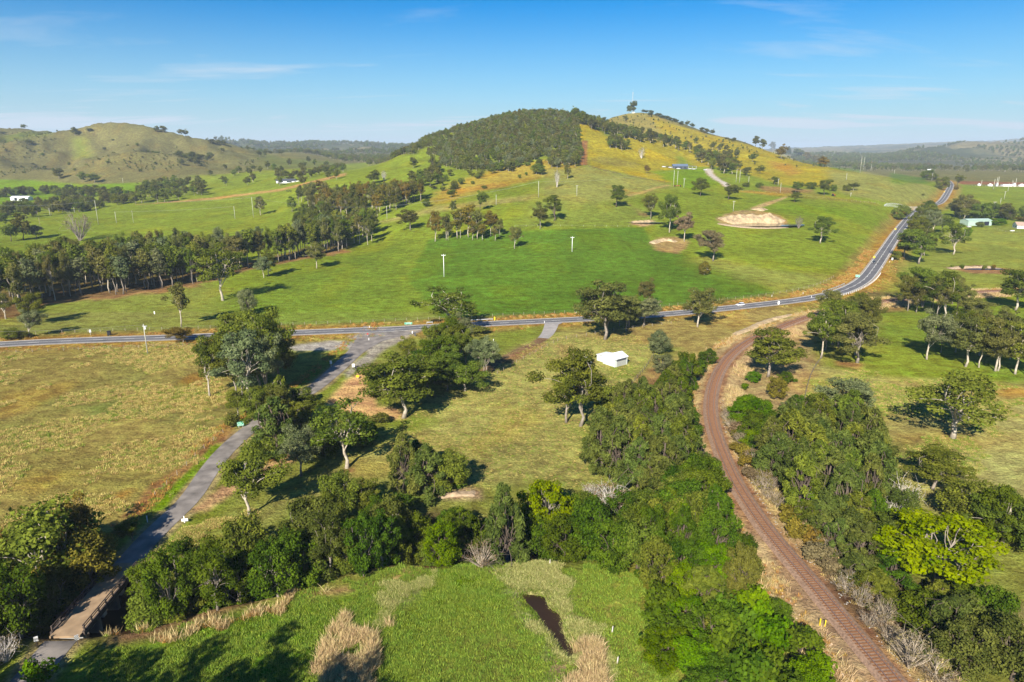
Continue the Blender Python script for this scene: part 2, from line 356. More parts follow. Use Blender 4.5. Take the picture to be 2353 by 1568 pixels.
def dist_line(X, Y, P_):
    """distance to a chain and the arc position of the nearest point"""
    best = np.full(X.shape, 1e9); pos = np.zeros(X.shape); s = 0
    for a, b in zip(P_[:-1], P_[1:]):
        d = b - a; l = math.hypot(*d) + 1e-9
        t = np.clip(((X-a[0])*d[0] + (Y-a[1])*d[1]) / l**2, 0, 1); e = np.hypot(X-a[0]-t*d[0], Y-a[1]-t*d[1])
        m = e < best; best = np.where(m, e, best); pos = np.where(m, s + t*l, pos); s += l
    return best, pos
def inside(X, Y, P_):
    c = np.zeros(X.shape, bool); n = len(P_); j = n - 1
    for i in range(n):
        xi, yi = P_[i]; xj, yj = P_[j]
        if yi != yj: c ^= ((yi > Y) != (yj > Y)) & (X < (xj-xi)*(Y-yi)/(yj-yi) + xi)
        j = i
    return c

# ---- lines of the place
HWY = smooth_line(gpoly('U', [(-420,815),(-200,806),(0,795.6),(118,787),(338,781),(506,775),(655,768.6),(794,764),(984,755),(1136,746),(1339,737),(1559,723.5),
       (1643,714),(1795,698.5),(1880,686),(1930,675),(1964,661),(1988,645),(2011,613.5),(2038,573),(2065,532),(2090,500),(2107,484)], 1, False), 4.0)
HWY2 = smooth_line(gpoly('U', [(2107,484),(2128,477),(2146,473),(2163,467),(2177,445),(2185,430),(2184,422),(2178,416),(2165,412)], 1, False), 4.0)
_h2 = HWY2; HWY = smooth_line(np.vstack([HWY[::6], HWY2[4::4]]), 4.0, 1)
MIN_ = smooth_line(gpoly('U', [(900,759),(862,776),(849,783),(805,822),(765,860),(716,900),(640,944),(571,990),(515,1040),(476,1090),(439,1150),(378,1207),(334,1250),(287,1304),(236,1363),(152,1464),(111,1512),(67,1566),(0,1650)], 1, False), 2.0)
DRV = smooth_line(gpoly('M2', [(1495,278),(1480,330),(1440,385),(1380,420),(1250,480),(1120,540),(1060,600),(990,660)], 1, False), 2.0)
RAIL = smooth_line(gpoly('U', [(2620,668),(2500,669),(2400,670.5),(2300,673),(2210,678),(2058,693.5),(1950,710),(1862,732),(1795,757),(1740,780),(1704,801),(1673,828),(1650,863),(1636,903),(1631,941),(1636,985),(1650,1030),(1668,1075),(1689,1121),(1718,1168),(1761,1231),(1815,1296),(1863,1353),(1917,1420),(1981,1498),(2038,1566),(2150,1700)], 1, False), 2.0)
CREEK = smooth_line(gpoly('U', [(-700,1330),(-200,1380),(0,1375),(150,1385),(235,1392),(360,1372),(480,1330),(620,1310),(760,1262),(900,1235),(1000,1240),(1120,1238),(1215,1235),(1330,1220),(1480,1205)], 1, False), 3.0)
CREEK2 = smooth_line(gpoly('U', [(2010,1375),(2080,1395),(2200,1425),(2353,1455),(2500,1480)], 1, False), 3.0)
POND = gpoly('B2', [(1300,960),(1350,975),(1440,985),(1470,1050),(1530,1090),(1570,1160),(1560,1210),(1610,1290),(1660,1350),(1600,1370),(1540,1300),(1500,1220),(1440,1150),(1400,1080),(1340,1020)], 2); POND = POND.mean(0) + (POND - POND.mean(0)) * np.array([1.0, 1.0])
DRIVE2 = smooth_line(gpoly('C3', [(205,455),(215,490),(260,525),(305,545),(335,575)], 1, False), 4.0)

def near(P_, pad):
    return (XX > P_[:,0].min()-pad) & (XX < P_[:,0].max()+pad) & (YY > P_[:,1].min()-pad) & (YY < P_[:,1].max()+pad)
def line_field(P_, pad):
    m = near(P_, pad); d = np.full(XX.shape, 1e9); s = np.zeros(XX.shape)
    d[m], s[m] = dist_line(XX[m], YY[m], P_[::2] if len(P_) > 120 else P_)
    return d, s
def level(P_, w0, w1, lift):
    """levels the ground across a road or track and lifts it a little"""
    global Z
    z = samp(Z0, P_[:,0], P_[:,1]); k = np.ones(25) / 25; z = np.convolve(np.pad(z, 12, mode='edge'), k, 'valid')
    d, s = line_field(P_, w1 + 2)
    sl = np.r_[0, np.cumsum(np.hypot(*np.diff(P_, axis=0).T))]
    Z = Z + (np.interp(s, sl, z) + lift - Z) * (1 - sstep(w0, w1, d))
    return d
dHWY = level(HWY, 6, 20, .5); dRAIL = level(RAIL, 3.2, 9, 1.0); dMIN = level(MIN_, 4, 12, .3)
dCR, _ = line_field(CREEK, 30); dCR2, _ = line_field(CREEK2, 30)
Z -= 5.5 * (1 - sstep(3.5, 9.5, dCR)) * sstep(5, 14, dRAIL); Z -= 3.0 * (1 - sstep(3, 9, dCR2)) * sstep(5, 14, dRAIL)
# reservoir basin with a cut bank behind
def blob(t, pts): return gpoly(t, pts, 2)
DAM = blob('C3', [(420,812),(520,805),(620,808),(740,812),(745,825),(690,836),(600,840),(520,836),(440,828)])
DAMC = gp('C3', 580, 822)
dsp = np.hypot((XX-DAMC[0])/1.9, YY-DAMC[1]-4)
Z -= 2.2 * (1 - sstep(12, 24, dsp))
mP = near(POND, 12); dP = np.full(XX.shape, 1e9); dP[mP], _ = dist_line(XX[mP], YY[mP], np.vstack([POND, POND[:1]]))
dP = dP + (fbm(XX/1.3, YY/1.3, 3, 66) - .5) * 1.6
inP = np.zeros(XX.shape, bool); inP[mP] = inside(XX[mP], YY[mP], POND)
Z -= np.where(inP, 1.2, 1.2 * (1 - sstep(0, 1.6, dP)))

def gz(x, y): return float(samp(Z, x, y))

# ============================================================ GROUND COLOUR
C = np.zeros((NY, NA, 3)); C[:] = (0.185, 0.195, 0.058)
W = np.zeros((NY, NA))            # how tussocky the grass is
wob = (fbm(XX / 12, YY / 12, 4, 21) - .5); wob2 = (fbm(XX / 55, YY / 75, 4, 31) - .5)
def blend(m, k, col):
    k = np.clip(k, 0, 1)[:, None]; C[m] = C[m] * (1 - k) + np.array(col) * k
def paint(t, pts, col, soft=4, amt=1.0, wobble=8, dens=3, **kw):
    P_ = gpoly(t, pts, dens, **kw); pad = soft + wobble
    m = near(P_, pad)
    if not m.any(): return
    X, Y = XX[m], YY[m]; d, _ = dist_line(X, Y, np.vstack([P_, P_[:1]])); d = np.where(inside(X, Y, P_), -d, d) + wob[m] * wobble * 2
    blend(m, amt * (1 - sstep(-soft, soft, d)), col)
def paint_line(P_, half, col, soft=1.5, amt=1.0, wobble=1.5):
    m = near(P_, half + soft + wobble); X, Y = XX[m], YY[m]; d, _ = dist_line(X, Y, P_[::2] if len(P_) > 80 else P_)
    blend(m, amt * (1 - sstep(half - soft, half + soft, d + wob[m] * 2 * wobble)), col)
GREEN, LUSH, DARKG = (0.162, 0.200, 0.043), (0.135, 0.210, 0.032), (0.090, 0.150, 0.032)
DRY, YEL, ORG, TAN, SOIL = (0.245, 0.205, 0.078), (0.290, 0.245, 0.055), (0.330, 0.190, 0.070), (0.42, 0.31, 0.17), (0.27, 0.155, 0.090)
OLIVE, BRG, MOSS = (0.215, 0.215, 0.075), (0.132, 0.122, 0.052), (0.125, 0.150, 0.045)
# far land and hills
far = YY > 1150
k = sstep(1150, 1350, YY) ; C[:] = C * (1 - k[..., None]) + np.array((0.138, 0.132, 0.055)) * k[..., None]
k = sstep(2300, 3200, YY) * 0.7; C[:] = C * (1 - k[..., None]) + np.array((0.19, 0.16, 0.09)) * k[..., None]
mid = (YY > 320) & (YY < 1250); C[mid] = GREEN
paint('C1', [(-400,540),(0,525),(250,530),(420,550),(640,560),(960,545),(930,620),(500,640),(0,700),(-400,700)], LUSH, 12, .9)
paint('C1', [(-400,520),(-400,200),(0,180),(850,160),(1300,230),(1500,330),(1400,470),(1000,540),(640,555),(250,525)], BRG, 15, .85)
paint('C1', [(500,250),(580,250),(620,380),(520,380)], GREEN, 20, .7)
paint('C1', [(0,230),(330,180),(340,220),(0,270)], LUSH, 20, .35)
paint('C1', [(1300,500),(2352,430),(2352,600),(1400,640)], GREEN, 12, .9)
paint('C1', [(1780,350),(1960,380),(2200,400),(2352,430),(1800,460)], MOSS, 30, .7)
paint('C2', [(0,600),(380,575),(660,535),(700,560),(640,700),(500,760),(0,770)], GREEN, 12, .9)
# right hill: sun-bleached grass
paint('C2', [(1620,300),(1700,300),(1860,400),(2100,400),(2352,460),(2352,740),(2100,690),(1750,610),(1700,560),(1660,440)], YEL, 8, .9)
paint('C2', [(1740,560),(1850,540),(2080,590),(2060,620),(1850,600)], BRG, 8, .5)
paint('C2', [(1660,430),(1740,430),(1745,600),(1690,600)], GREEN, 3, .6, 3)
paint('C2', [(1820,290),(2040,220),(2352,320),(2352,460),(2100,380)], (0.245,0.212,0.075), 12, .95)
paint('C3', [(-200,100),(0,160),(400,270),(640,330),(860,400),(1100,450),(1300,480),(1200,560),(900,580),(700,560),(450,480),(300,440),(100,440),(0,340)], YEL, 10, .9)
paint('C3', [(620,400),(760,420),(850,480),(760,500),(650,450)], ORG, 10, .6)
paint('C3', [(1000,460),(1300,480),(1500,520),(1750,580),(1720,700),(1400,680),(1100,620),(1050,560)], OLIVE, 10, .9)
paint('C3', [(1450,480),(1700,520),(1690,550),(1480,560),(1420,540)], DARKG, 6, .8)
paint('C3', [(1010,430),(1250,460),(1240,480),(1050,455)], DARKG, 6, .7)
paint('C3', [(400,600),(900,620),(1380,690),(1380,705),(800,650),(400,612)], ORG, 4, .6)
paint('C3', [(560,570),(760,580),(940,600),(930,625),(700,610),(560,600)], SOIL, 5, .7)
paint('C3', [(-60,455),(190,455),(240,530),(300,560),(100,600),(-60,560)], LUSH, 6, .8)
paint('C2', [(2150,640),(2352,640),(2352,720),(2250,690)], LUSH, 6, .8)
# middle slopes under the wooded hill
paint('C2', [(640,840),(900,690),(1150,620),(1500,560),(1690,600),(1650,640),(1300,720),(1000,780),(700,880)], (0.300,0.225,0.070), 12, .8)
paint('C2', [(700,790),(1100,720),(1200,740),(850,800)], ORG, 6, .5)
paint('C2', [(330,980),(700,880),(1400,800),(1400,830),(900,900),(700,920),(360,1000)], (0.270,0.240,0.090), 8, .8)
paint('C2', [(1450,640),(1750,610),(2100,690),(2330,745),(2000,830),(1800,870),(1600,900),(1400,800)], OLIVE, 14, .85)
paint('C2', [(1300,820),(1900,860),(2200,900),(2200,1000),(1300,1010)], (0.170,0.200,0.055), 14, .8)
paint('C2', [(1990,770),(2100,790),(2000,810)], ORG, 4, .6); paint('C2', [(2000,860),(2140,950),(2060,900)], SOIL, 4, .6)
# dark lush paddock
paint('U', [(985,552),(1120,536),(1285,528),(1480,522),(1497,556),(1560,580),(1660,612),(1800,668),(1740,692),(1560,714),(1340,726),(1150,738),(1030,742),(985,700),(935,640)], DARKG, 2.5, .95, 2)
paint('U', [(700,620),(930,560),(960,700),(900,745),(680,755),(560,760),(500,700)], (0.138,0.195,0.045), 25, .7)
paint('C3', [(0,700),(1000,600),(1600,740),(1500,900),(1200,1190),(700,1300),(150,1160),(0,1040)], GREEN, 10, .6)
paint('C3', [(550,700),(800,690),(1250,740),(1300,800),(900,770)], LUSH, 25, .6)
paint('C3', [(100,1080),(700,1290),(1040,1290),(1180,1190),(700,1150),(200,1040)], OLIVE, 8, .6)
paint('M1', [(0,300),(500,80),(1500,0),(1500,200),(0,380)], OLIVE, 10, .45)
paint('C1', [(-100,1500),(350,1380),(600,1350),(900,1320),(1300,1260),(1560,1180),(1830,1110),(2352,1020),(2352,1000),(1800,1060),(1290,1180),(860,1240),(350,1300),(-100,1400)], SOIL, 4, .85)
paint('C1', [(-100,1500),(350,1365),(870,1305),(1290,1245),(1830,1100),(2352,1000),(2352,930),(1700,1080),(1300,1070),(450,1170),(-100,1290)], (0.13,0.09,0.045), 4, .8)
paint('C1', [(1430,650),(1900,590),(2352,480),(2352,500),(1900,605),(1430,665),(900,700)], (0.38,0.24,0.12), 3, .8, 3)
# right-hand fields
paint('C3', [(1900,640),(2352,560),(2700,560),(2700,900),(1900,800)], GREEN, 8, .8)
paint('C3', [(1800,880),(2700,800),(2700,1260),(1350,1290),(1500,1090),(1700,1040)], (0.200,0.220,0.062), 8, .9)
paint('C3', [(1900,535),(2352,545),(2700,545),(2700,575),(2350,565),(1900,555)], (0.22,0.10,0.06), 4, .8)
paint('C3', [(1820,1125),(2050,1110),(2280,1140),(2240,1170),(2000,1165)], SOIL, 3, .9, 2)
paint('M3', [(1330,190),(1600,210),(2352,200),(2700,230),(2700,700),(1600,680),(1050,590),(1350,420)], (0.165,0.225,0.050), 6, .8)
paint('M3', [(900,560),(1500,640),(2352,700),(2800,800),(2800,1568),(1300,1568),(860,900)], (0.300,0.275,0.115), 10, .9)
paint('M3', [(1050,570),(1300,600),(2352,650),(2352,690),(1300,640)], LUSH, 4, .6)
paint('M3', [(1080,540),(1250,560),(1240,600),(1080,570)], SOIL, 2, .8, 1)
paint('M3', [(1500,1040),(2352,1040),(2352,1120),(1500,1110)], ORG, 8, .4)
paint('M3', [(2150,700),(2352,710),(2352,770),(2250,760)], ORG, 4, .6)
paint('M3', [(1280,1100),(1700,1130),(1650,1200),(1300,1150)], MOSS, 5, .5)
paint('B3', [(1900,0),(2352,0),(2352,260),(2100,230)], (0.270,0.265,0.110), 4, .7)
# centre paddock
paint('U', [(1040,890),(1150,820),(1230,775),(1300,760),(1540,745),(1500,900),(1420,1050),(1380,1110),(1210,1110),(1060,1130),(960,1170),(700,1230),(560,1230),(760,1080),(900,990)], (0.280,0.262,0.100), 6, .95)
paint('M2', [(350,930),(700,900),(650,1000),(450,1040)], LUSH, 6, .6)
paint('M2', [(1700,960),(1820,980),(1850,1120),(1780,1130)], LUSH, 4, .6)
paint('M2', [(1850,600),(2160,530),(2100,640),(1900,700)], LUSH, 6, .5)
paint('M2', [(1520,430),(1620,440),(1640,520),(1580,540)], (0.30,0.20,0.10), 3, .7, 2)
paint('M2', [(60,1280),(150,1270),(140,1300),(70,1300)], SOIL, 1, .9, 1)
paint('U', [(640,1205),(760,1140),(890,1100),(960,1150),(880,1190),(700,1235)], (0.150,0.195,0.050), 6, .8)
# left dry paddock
paint('U', [(-500,815),(-200,808),(0,802),(330,794),(560,785),(545,870),(520,930),(548,985),(492,1040),(440,1095),(350,1190),(250,1250),(0,1290),(-600,1300)], DRY, 3, 1, 2)
paint('M1', [(400,830),(850,800),(960,900),(700,930),(450,900)], MOSS, 6, .9)
paint('M1', [(1050,860),(1500,880),(1480,1040),(1050,980)], (0.185,0.185,0.065), 8, .8)
paint('M1', [(0,1000),(400,900),(300,1100),(0,1140)], MOSS, 8, .5); paint('M1', [(850,480),(1200,520),(1050,760),(700,760)], (0.180,0.185,0.062), 10, .6)
paint('M1', [(200,1300),(1100,1150),(1300,1250),(900,1500),(300,1500)], (0.225,0.200,0.070), 10, .7)
paint('M1', [(1180,720),(1440,740),(1420,790),(1180,790)], LUSH, 4, .6)
paint('M1', [(1300,640),(1370,650),(1350,700),(1290,680)], ORG, 3, .6)
paint('B1', [(640,370),(800,290),(870,270),(840,330),(700,400)], ORG, 2, .8, 2)
paint('M1', [(950,500),(1250,400),(1500,420),(1300,480)], (0.33,0.24,0.10), 3, .6, 2)
# road verges
paint_line(HWY, 16, (0.240,0.190,0.070), 3, .8, 3); paint_line(HWY, 9.5, ORG, 3.5, .58, 3)
dn, sn = line_field(MIN_, 12); paint_line(MIN_, 8.5, (0.170,0.200,0.045), 2, .8, 2); paint_line(MIN_, 4.0, (0.33,0.25,0.15), .8, .7, .6)
VER = smooth_line(gpoly('M1', [(1540,1010),(1450,1100),(1300,1240),(1150,1370),(1000,1500),(880,1600)], 1, False), 2)
paint_line(VER, 2.5, (0.27,0.15,0.08), 1.2, .8, 2)
DIT = smooth_line(gpoly('M1', [(1470,1130),(1330,1290),(1180,1430),(1080,1568)], 1, False), 2); paint_line(DIT, 1.4, LUSH, .8, .9, .6)
# dirt yard beside the minor road, gravel lay-by
paint('M2', [(290,560),(230,640),(245,720),(300,850),(430,860),(500,930),(330,945),(200,910),(120,920),(0,850),(-60,850),(0,770),(120,660),(200,600)], (0.52,0.35,0.185), 1.5, 1, 1.5)
paint('M2', [(-120,880),(0,790),(0,840),(-140,960)], (0.48,0.31,0.16), 1.5, .95, 1.5)
paint('M1', [(1400,1500),(1470,1420),(1640,1330),(1800,1250),(1990,1160),(2020,1210),(1850,1320),(1600,1440),(1400,1560),(1330,1568)], (0.47,0.32,0.18), 1.2, .95, 1.5)
paint('M1', [(1760,1180),(1900,1170),(1940,1200),(1820,1230)], (0.42,0.21,0.10), 1.0, .8, 1)
paint('U', [(800,775),(905,760),(985,757),(940,775),(890,800),(850,835),(800,870),(790,860),(840,815),(830,800)], (0.30,0.265,0.22), 1.5, .9, 1.5)
paint('U', [(655,797),(760,784),(850,789),(845,800),(775,806),(680,807)], (0.33,0.30,0.26), 1.5, .95, 1)
paint('M2', [(0,470),(130,480),(120,510),(0,590)], (0.20,0.19,0.05), 2, .6, 1)
paint('M2', [(1110,350),(1480,300),(1470,340),(1380,390),(1120,480)], (0.170,0.205,0.050), 3, .8, 2)
paint_line(DRV, 2.2, (0.20,0.13,0.085), .8, .9, .8)
paint('M2', [(1130,560),(1230,560),(1450,440),(1440,420),(1200,500)], SOIL, 1.5, .7, 1.5)
# railway corridor
paint('U', [(1290,770),(1560,735),(1800,705),(1850,715),(1760,745),(1690,790),(1640,830),(1600,900),(1590,1000),(1540,900),(1490,870),(1560,800)], (0.285,0.225,0.095), 4, .85, 3)
paint('U', [(1680,830),(1760,760),(1860,745),(1870,830),(1855,900),(1850,960),(1760,970),(1700,960),(1660,960),(1655,900)], (0.310,0.235,0.125), 4, .9, 3)
paint('M3', [(1340,160),(1500,120),(1560,150),(1550,200),(1340,210)], SOIL, 3, .7, 2)
paint('M3', [(1250,70),(1500,70),(1480,110),(1260,100)], (0.09,0.075,0.04), 3, .8, 2)
paint_line(RAIL, 7.5, (0.40,0.30,0.17), 1.6, .85, 2.5); paint_line(RAIL, 3.6, (0.28,0.17,0.10), 1.0, .9, 1.2)
paint('B3', [(500,480),(620,600),(700,800),(1000,1100),(1500,1568),(1200,1568),(980,1330),(850,1150),(740,900),(560,780),(470,760)], (0.33,0.245,0.15), 2, .9, 2)
paint('M2', [(2040,700),(2180,520),(2300,600),(2200,800)], (0.30,0.19,0.10), 3, .7, 3)
# bottom meadow
paint('U', [(250,1568),(200,1500),(420,1440),(640,1380),(860,1345),(1000,1300),(1180,1300),(1230,1260),(1480,1310),(1480,1400),(1550,1568),(1550,1750),(100,1750)], (0.132,0.178,0.040), 4, 1, 3)
paint('U', [(540,1235),(640,1395),(880,1350),(1010,1300),(1000,1285),(860,1330),(700,1360),(560,1390),(380,1450),(250,1480)], (0.31,0.20,0.115), 1.2, .85, 2)
paint('B2', [(0,1180),(150,1130),(250,1200),(290,1568),(300,1800),(-60,1800)], (0.33,0.235,0.140), 2, .9, 2)
paint('B2', [(380,900),(690,800),(690,900),(600,1000),(300,1200),(240,1180),(300,1050)], (0.205,0.215,0.090), 2.5, .85, 2)
paint('B2', [(700,780),(1060,790),(1200,960),(1300,1080),(1420,1250),(1500,1400),(1450,1800),(300,1800),(290,1400),(420,1160),(640,960)], (0.135,0.195,0.040), 2, .85, 2)
paint('B2', [(700,770),(1060,780),(1150,940),(700,900)], (0.095,0.180,0.024), 3, .7, 2)
paint('U', [(420,1450),(640,1400),(860,1360),(900,1420),(700,1560),(450,1568)], (0.095,0.165,0.030), 5, .8, 4)
paint('U', [(1050,1440),(1180,1430),(1250,1568),(1300,1700),(1000,1700),(960,1520)], (0.190,0.195,0.062), 6, .7, 5)
paint('U', [(1330,1340),(1440,1330),(1480,1420),(1500,1568),(1420,1568),(1380,1450)], (0.230,0.225,0.085), 4, .7, 4)
paint('B2', [(1110,830),(1240,740),(1420,760),(1560,860),(1700,1120),(1880,1300),(1900,1568),(1900,1800),(1480,1800),(1480,1400),(1300,1100)], (0.265,0.260,0.135), 2, .9, 2)
paint('B2', [(1480,1420),(1700,1280),(1830,1350),(1860,1568),(1860,1800),(1460,1800)], (0.33,0.250,0.145), 2, .8, 2)
paint('B2', [(860,770),(1100,780),(1260,680),(1280,700),(1200,770),(1120,830),(880,790)], (0.35,0.24,0.15), 1.2, .8, 1)
paint('B2', [(1600,780),(2050,810),(2090,1000),(2080,1300),(2300,1568),(2200,1800),(1950,1800),(1880,1250),(1700,1000)], (0.205,0.225,0.070), 2, .8, 2)
paint('B2', [(700,290),(900,240),(1010,260),(1020,320),(760,330)], (0.36,0.26,0.17), 1.2, .9, 1.2)
paint('B2', [(480,300),(700,290),(800,330),(560,330)], DARKG, 2, .6, 1)
paint('B3', [(2100,1080),(2352,1060),(2600,1100),(2600,1400),(2352,1400),(2180,1250)], (0.250,0.270,0.110), 3, .9, 2)
paint_line(VER, .1, SOIL, .1, 0, 0)
# creek bed and tree litter
for d_, w_ in ((dCR, 10), (dCR2, 8)):
    k = (1 - sstep(w_ - 4, w_ + 3, d_ + wob * 6)) * .85; C[:] = C * (1 - k[..., None]) + np.array((0.10, 0.066, 0.042)) * k[..., None]
# quarry dam
paint('C3', [(260,790),(320,760),(390,742),(480,735),(600,745),(700,775),(745,800),(745,826),(690,842),(600,854),(450,842),(280,826)], (0.34,0.25,0.135), 2, .85, 4)
paint('C3', [(480,722),(600,680),(735,640),(742,648),(620,700),(540,725)], (0.42,0.30,0.17), 2, .8, 1)
paint('C3', [(-60,1000),(40,960),(60,975),(30,1010),(-60,1020)], SOIL, 3, .6, 2)
paint('C2', [(2030,985),(2180,975),(2210,1000),(2100,1020),(2030,1000)], (0.40,0.29,0.19), 2, .9, 2)
paint('C2', [(2150,1130),(2210,1095),(2352,1090),(2420,1130),(2352,1210),(2200,1180)], (0.36,0.25,0.13), 3, .8, 3)
paint_line(DRIVE2, 5.0, (0.42,0.36,0.28), 1, .95, .5)
TRK = smooth_line(gpoly('C2', [(330,985),(700,905),(1000,880),(1380,825)], 2, False), 4); paint_line(TRK, 1.6, (0.30,0.27,0.12), 1, .6, .5)
TRK2 = smooth_line(gpoly('C2', [(2010,810),(2100,790),(2200,755),(2290,738)], 2, False), 4); paint_line(TRK2, 2.5, (0.36,0.28,0.13), 1.5, .8, .5)
FL = smooth_line(gpoly('C2', [(1705,600),(1712,520),(1712,440)], 2, False), 4); paint_line(FL, 4.5, (0.24,0.12,0.07), 2, .85, 2)
FL2 = smooth_line(gpoly('C2', [(1710,600),(1900,650),(2100,690),(2300,725)], 2, False), 4); paint_line(FL2, 2.5, (0.10,0.085,0.04), 1.5, .8, 1)
# natural mottling of the sward: soil moisture and species
C *= (1 + .34 * wob2)[..., None]
dryk = sstep(.05, .22, fbm(XX / 26, YY / 34, 4, 44) - .5) * .5 * (YY < 3000)
C[:] = C * (1 - dryk[..., None]) + (C * np.array((1.25, 1.06, .95))) * dryk[..., None]
C *= (1 + .30 * wob)[..., None]
# bush hillsides far away carry a sparse scrub colour between their trees
k = sstep(.50, .60, fbm(XX / 380, YY / 520, 4, 60)) * sstep(2400, 3400, YY) * .8
C[:] = C * (1 - k[..., None]) + np.array((0.032, 0.045, 0.020)) * k[..., None]
C = np.clip(C, 0.004, .75)

g = mat_new('ground'); gm, n, l, b = g
b.inputs['Roughness'].default_value = 1.0; b.inputs['Specular IOR Level'].default_value = 0.0
at = n.new('ShaderNodeAttribute'); at.attribute_name = 'soil'
geo = n.new('ShaderNodeNewGeometry')
def noise(sc, det, rough=.6, vec=None):
    t = n.new('ShaderNodeTexNoise'); t.inputs['Scale'].default_value = sc; t.inputs['Detail'].default_value = det; t.inputs['Roughness'].default_value = rough
    l.new(vec or geo.outputs['Position'], t.inputs['Vector']); return t
def remap(o_, a0, a1, b0, b1):
    r = n.new('ShaderNodeMapRange'); r.inputs['From Min'].default_value = a0; r.inputs['From Max'].default_value = a1; r.inputs['To Min'].default_value = b0; r.inputs['To Max'].default_value = b1
    l.new(o_, r.inputs['Value']); return r.outputs[0]
def mult(a_, b_):
    r = n.new('ShaderNodeMath'); r.operation = 'MULTIPLY'; l.new(a_, r.inputs[0]); l.new(b_, r.inputs[1]); return r.outputs[0]
n1 = noise(1.4, 6, .7); n2 = noise(.22, 5, .65); n3 = noise(.035, 5, .6)
mpv = n.new('ShaderNodeMapping'); mpv.inputs['Rotation'].default_value = (0, 0, .5); mpv.inputs['Scale'].default_value = (.10, .55, .3); l.new(geo.outputs['Position'], mpv.inputs[0])
n4 = noise(1.0, 5, .6, mpv.outputs[0])
var = mult(mult(remap(n1.outputs[0], .32, .68, .58, 1.44), remap(n2.outputs[0], .34, .66, .68, 1.32)), mult(remap(n3.outputs[0], .36, .64, .88, 1.12), remap(n4.outputs[0], .34, .66, .86, 1.14)))
mm = n.new('ShaderNodeMix'); mm.data_type = 'RGBA'; mm.blend_type = 'MULTIPLY'; mm.inputs[0].default_value = 1
l.new(at.outputs['Color'], mm.inputs[6]); l.new(var, mm.inputs[7])
hu = n.new('ShaderNodeHueSaturation'); l.new(mm.outputs[2], hu.inputs['Color']); l.new(remap(n2.outputs[0], .3, .7, .475, .515), hu.inputs['Hue'])
hu.inputs['Saturation'].default_value = 1.17
l.new(hu.outputs[0], b.inputs['Base Color'])
bp = n.new('ShaderNodeBump'); bp.inputs['Strength'].default_value = .9; bp.inputs['Distance'].default_value = .6
l.new(n1.outputs[0], bp.inputs['Height'])
bp2 = n.new('ShaderNodeBump'); bp2.inputs['Strength'].default_value = .8; bp2.inputs['Distance'].default_value = 1.3
l.new(n2.outputs[0], bp2.inputs['Height']); l.new(bp2.outputs[0], bp.inputs['Normal']); l.new(bp.outputs[0], b.inputs['Normal'])
M['ground'] = gm

idx = np.arange(NY * NA).reshape(NY, NA)
Q = np.stack([idx[:-1, :-1], idx[:-1, 1:], idx[1:, 1:], idx[1:, :-1]], -1).reshape(-1, 4)
gme = np_mesh('ground', np.stack([XX, YY, Z], -1).reshape(-1, 3), Q, [M['ground']], smooth=True)
ca_ = gme.color_attributes.new('soil', 'FLOAT_COLOR', 'POINT')
ca_.data.foreach_set('color', np.concatenate([C.reshape(-1, 3), np.ones((NY*NA, 1))], 1).astype(np.float32).ravel())
link('ground', gme, kind='structure')

# ============================================================ roads and water as sheets
def ribbon(name, P_, half, mat, off, nx=4, shift=0.0, kind='structure', parent=None, dash=None, taper=None):
    P_ = np.asarray(P_); T = np.gradient(P_, axis=0); T /= np.hypot(T[:,0], T[:,1])[:, None] + 1e-9; Nn = np.c_[-T[:,1], T[:,0]]
    w = np.linspace(-half, half, nx + 1) + shift
    V = []; n_ = len(P_)
    wid = np.ones(n_) if taper is None else np.interp(np.linspace(0, 1, n_), *zip(*taper))
    X = P_[:,0][:,None] + Nn[:,0][:,None]*w*wid[:,None]; Y = P_[:,1][:,None] + Nn[:,1][:,None]*w*wid[:,None]
    Zz = samp(Z, X, Y) + off + .00018 * Y
    V = np.stack([X, Y, Zz], -1).reshape(-1, 3); I = np.arange(n_ * (nx+1)).reshape(n_, nx+1)
    if dash: rows = [r for r in range(n_-1) if (r % dash[1]) < dash[0]]
    else: rows = range(n_-1)
    Qr = [(I[r,c], I[r,c+1], I[r+1,c+1], I[r+1,c]) for r in rows for c in range(nx)]
    return link(name, np_mesh(name, V, Qr, [mat]), parent, **({'kind': kind} if kind else {}))
ribbon('highway_shoulder', HWY, 5.0, M['gravel'], .04)
ribbon('highway', HWY, 3.95, M['asphalt'], .07)
for s_ in (-3.65, 3.65): ribbon('highway_edge_line', HWY, .14, M['line'], .09, 1, s_)
ribbon('highway_centre_line', HWY, .10, M['line'], .09, 1, 0.16); ribbon('highway_centre_line', HWY, .10, M['line'], .09, 1, -0.16, dash=(1, 3))
k_end = int(np.argmin(np.hypot(MIN_[:,0]-gp('U',287,1302)[0], MIN_[:,1]-gp('U',287,1302)[1]))); k_b = int(np.argmin(np.hypot(MIN_[:,0]-gp('U',152,1464)[0], MIN_[:,1]-gp('U',152,1464)[1])))
ribbon('minor_road', MIN_[:k_end+1], 3.1, M['old_asphalt'], .05, taper=[(0, 4.6), (.05, 3.1), (.12, 1.7), (.2, 1.05), (.5, .85), (.8, .78), (.93, .78), (1, .75)])
ribbon('minor_road', MIN_[k_b:], 2.5, M['old_asphalt'], .05)
ribbon('driveway', DRV[:int(len(DRV)*.36)], 2.4, M['gravel'], .05, taper=[(0, 2.8), (.2, 1.3), (1, 1)]).data.materials[0] = mat_plain('driveway_gravel', (0.30, 0.275, 0.255), .95, .15, .4)
ribbon('hill_driveway', DRIVE2, 3.0, mat_plain('hill_gravel', (0.44, 0.38, 0.31), .95, .12, .1), .1)

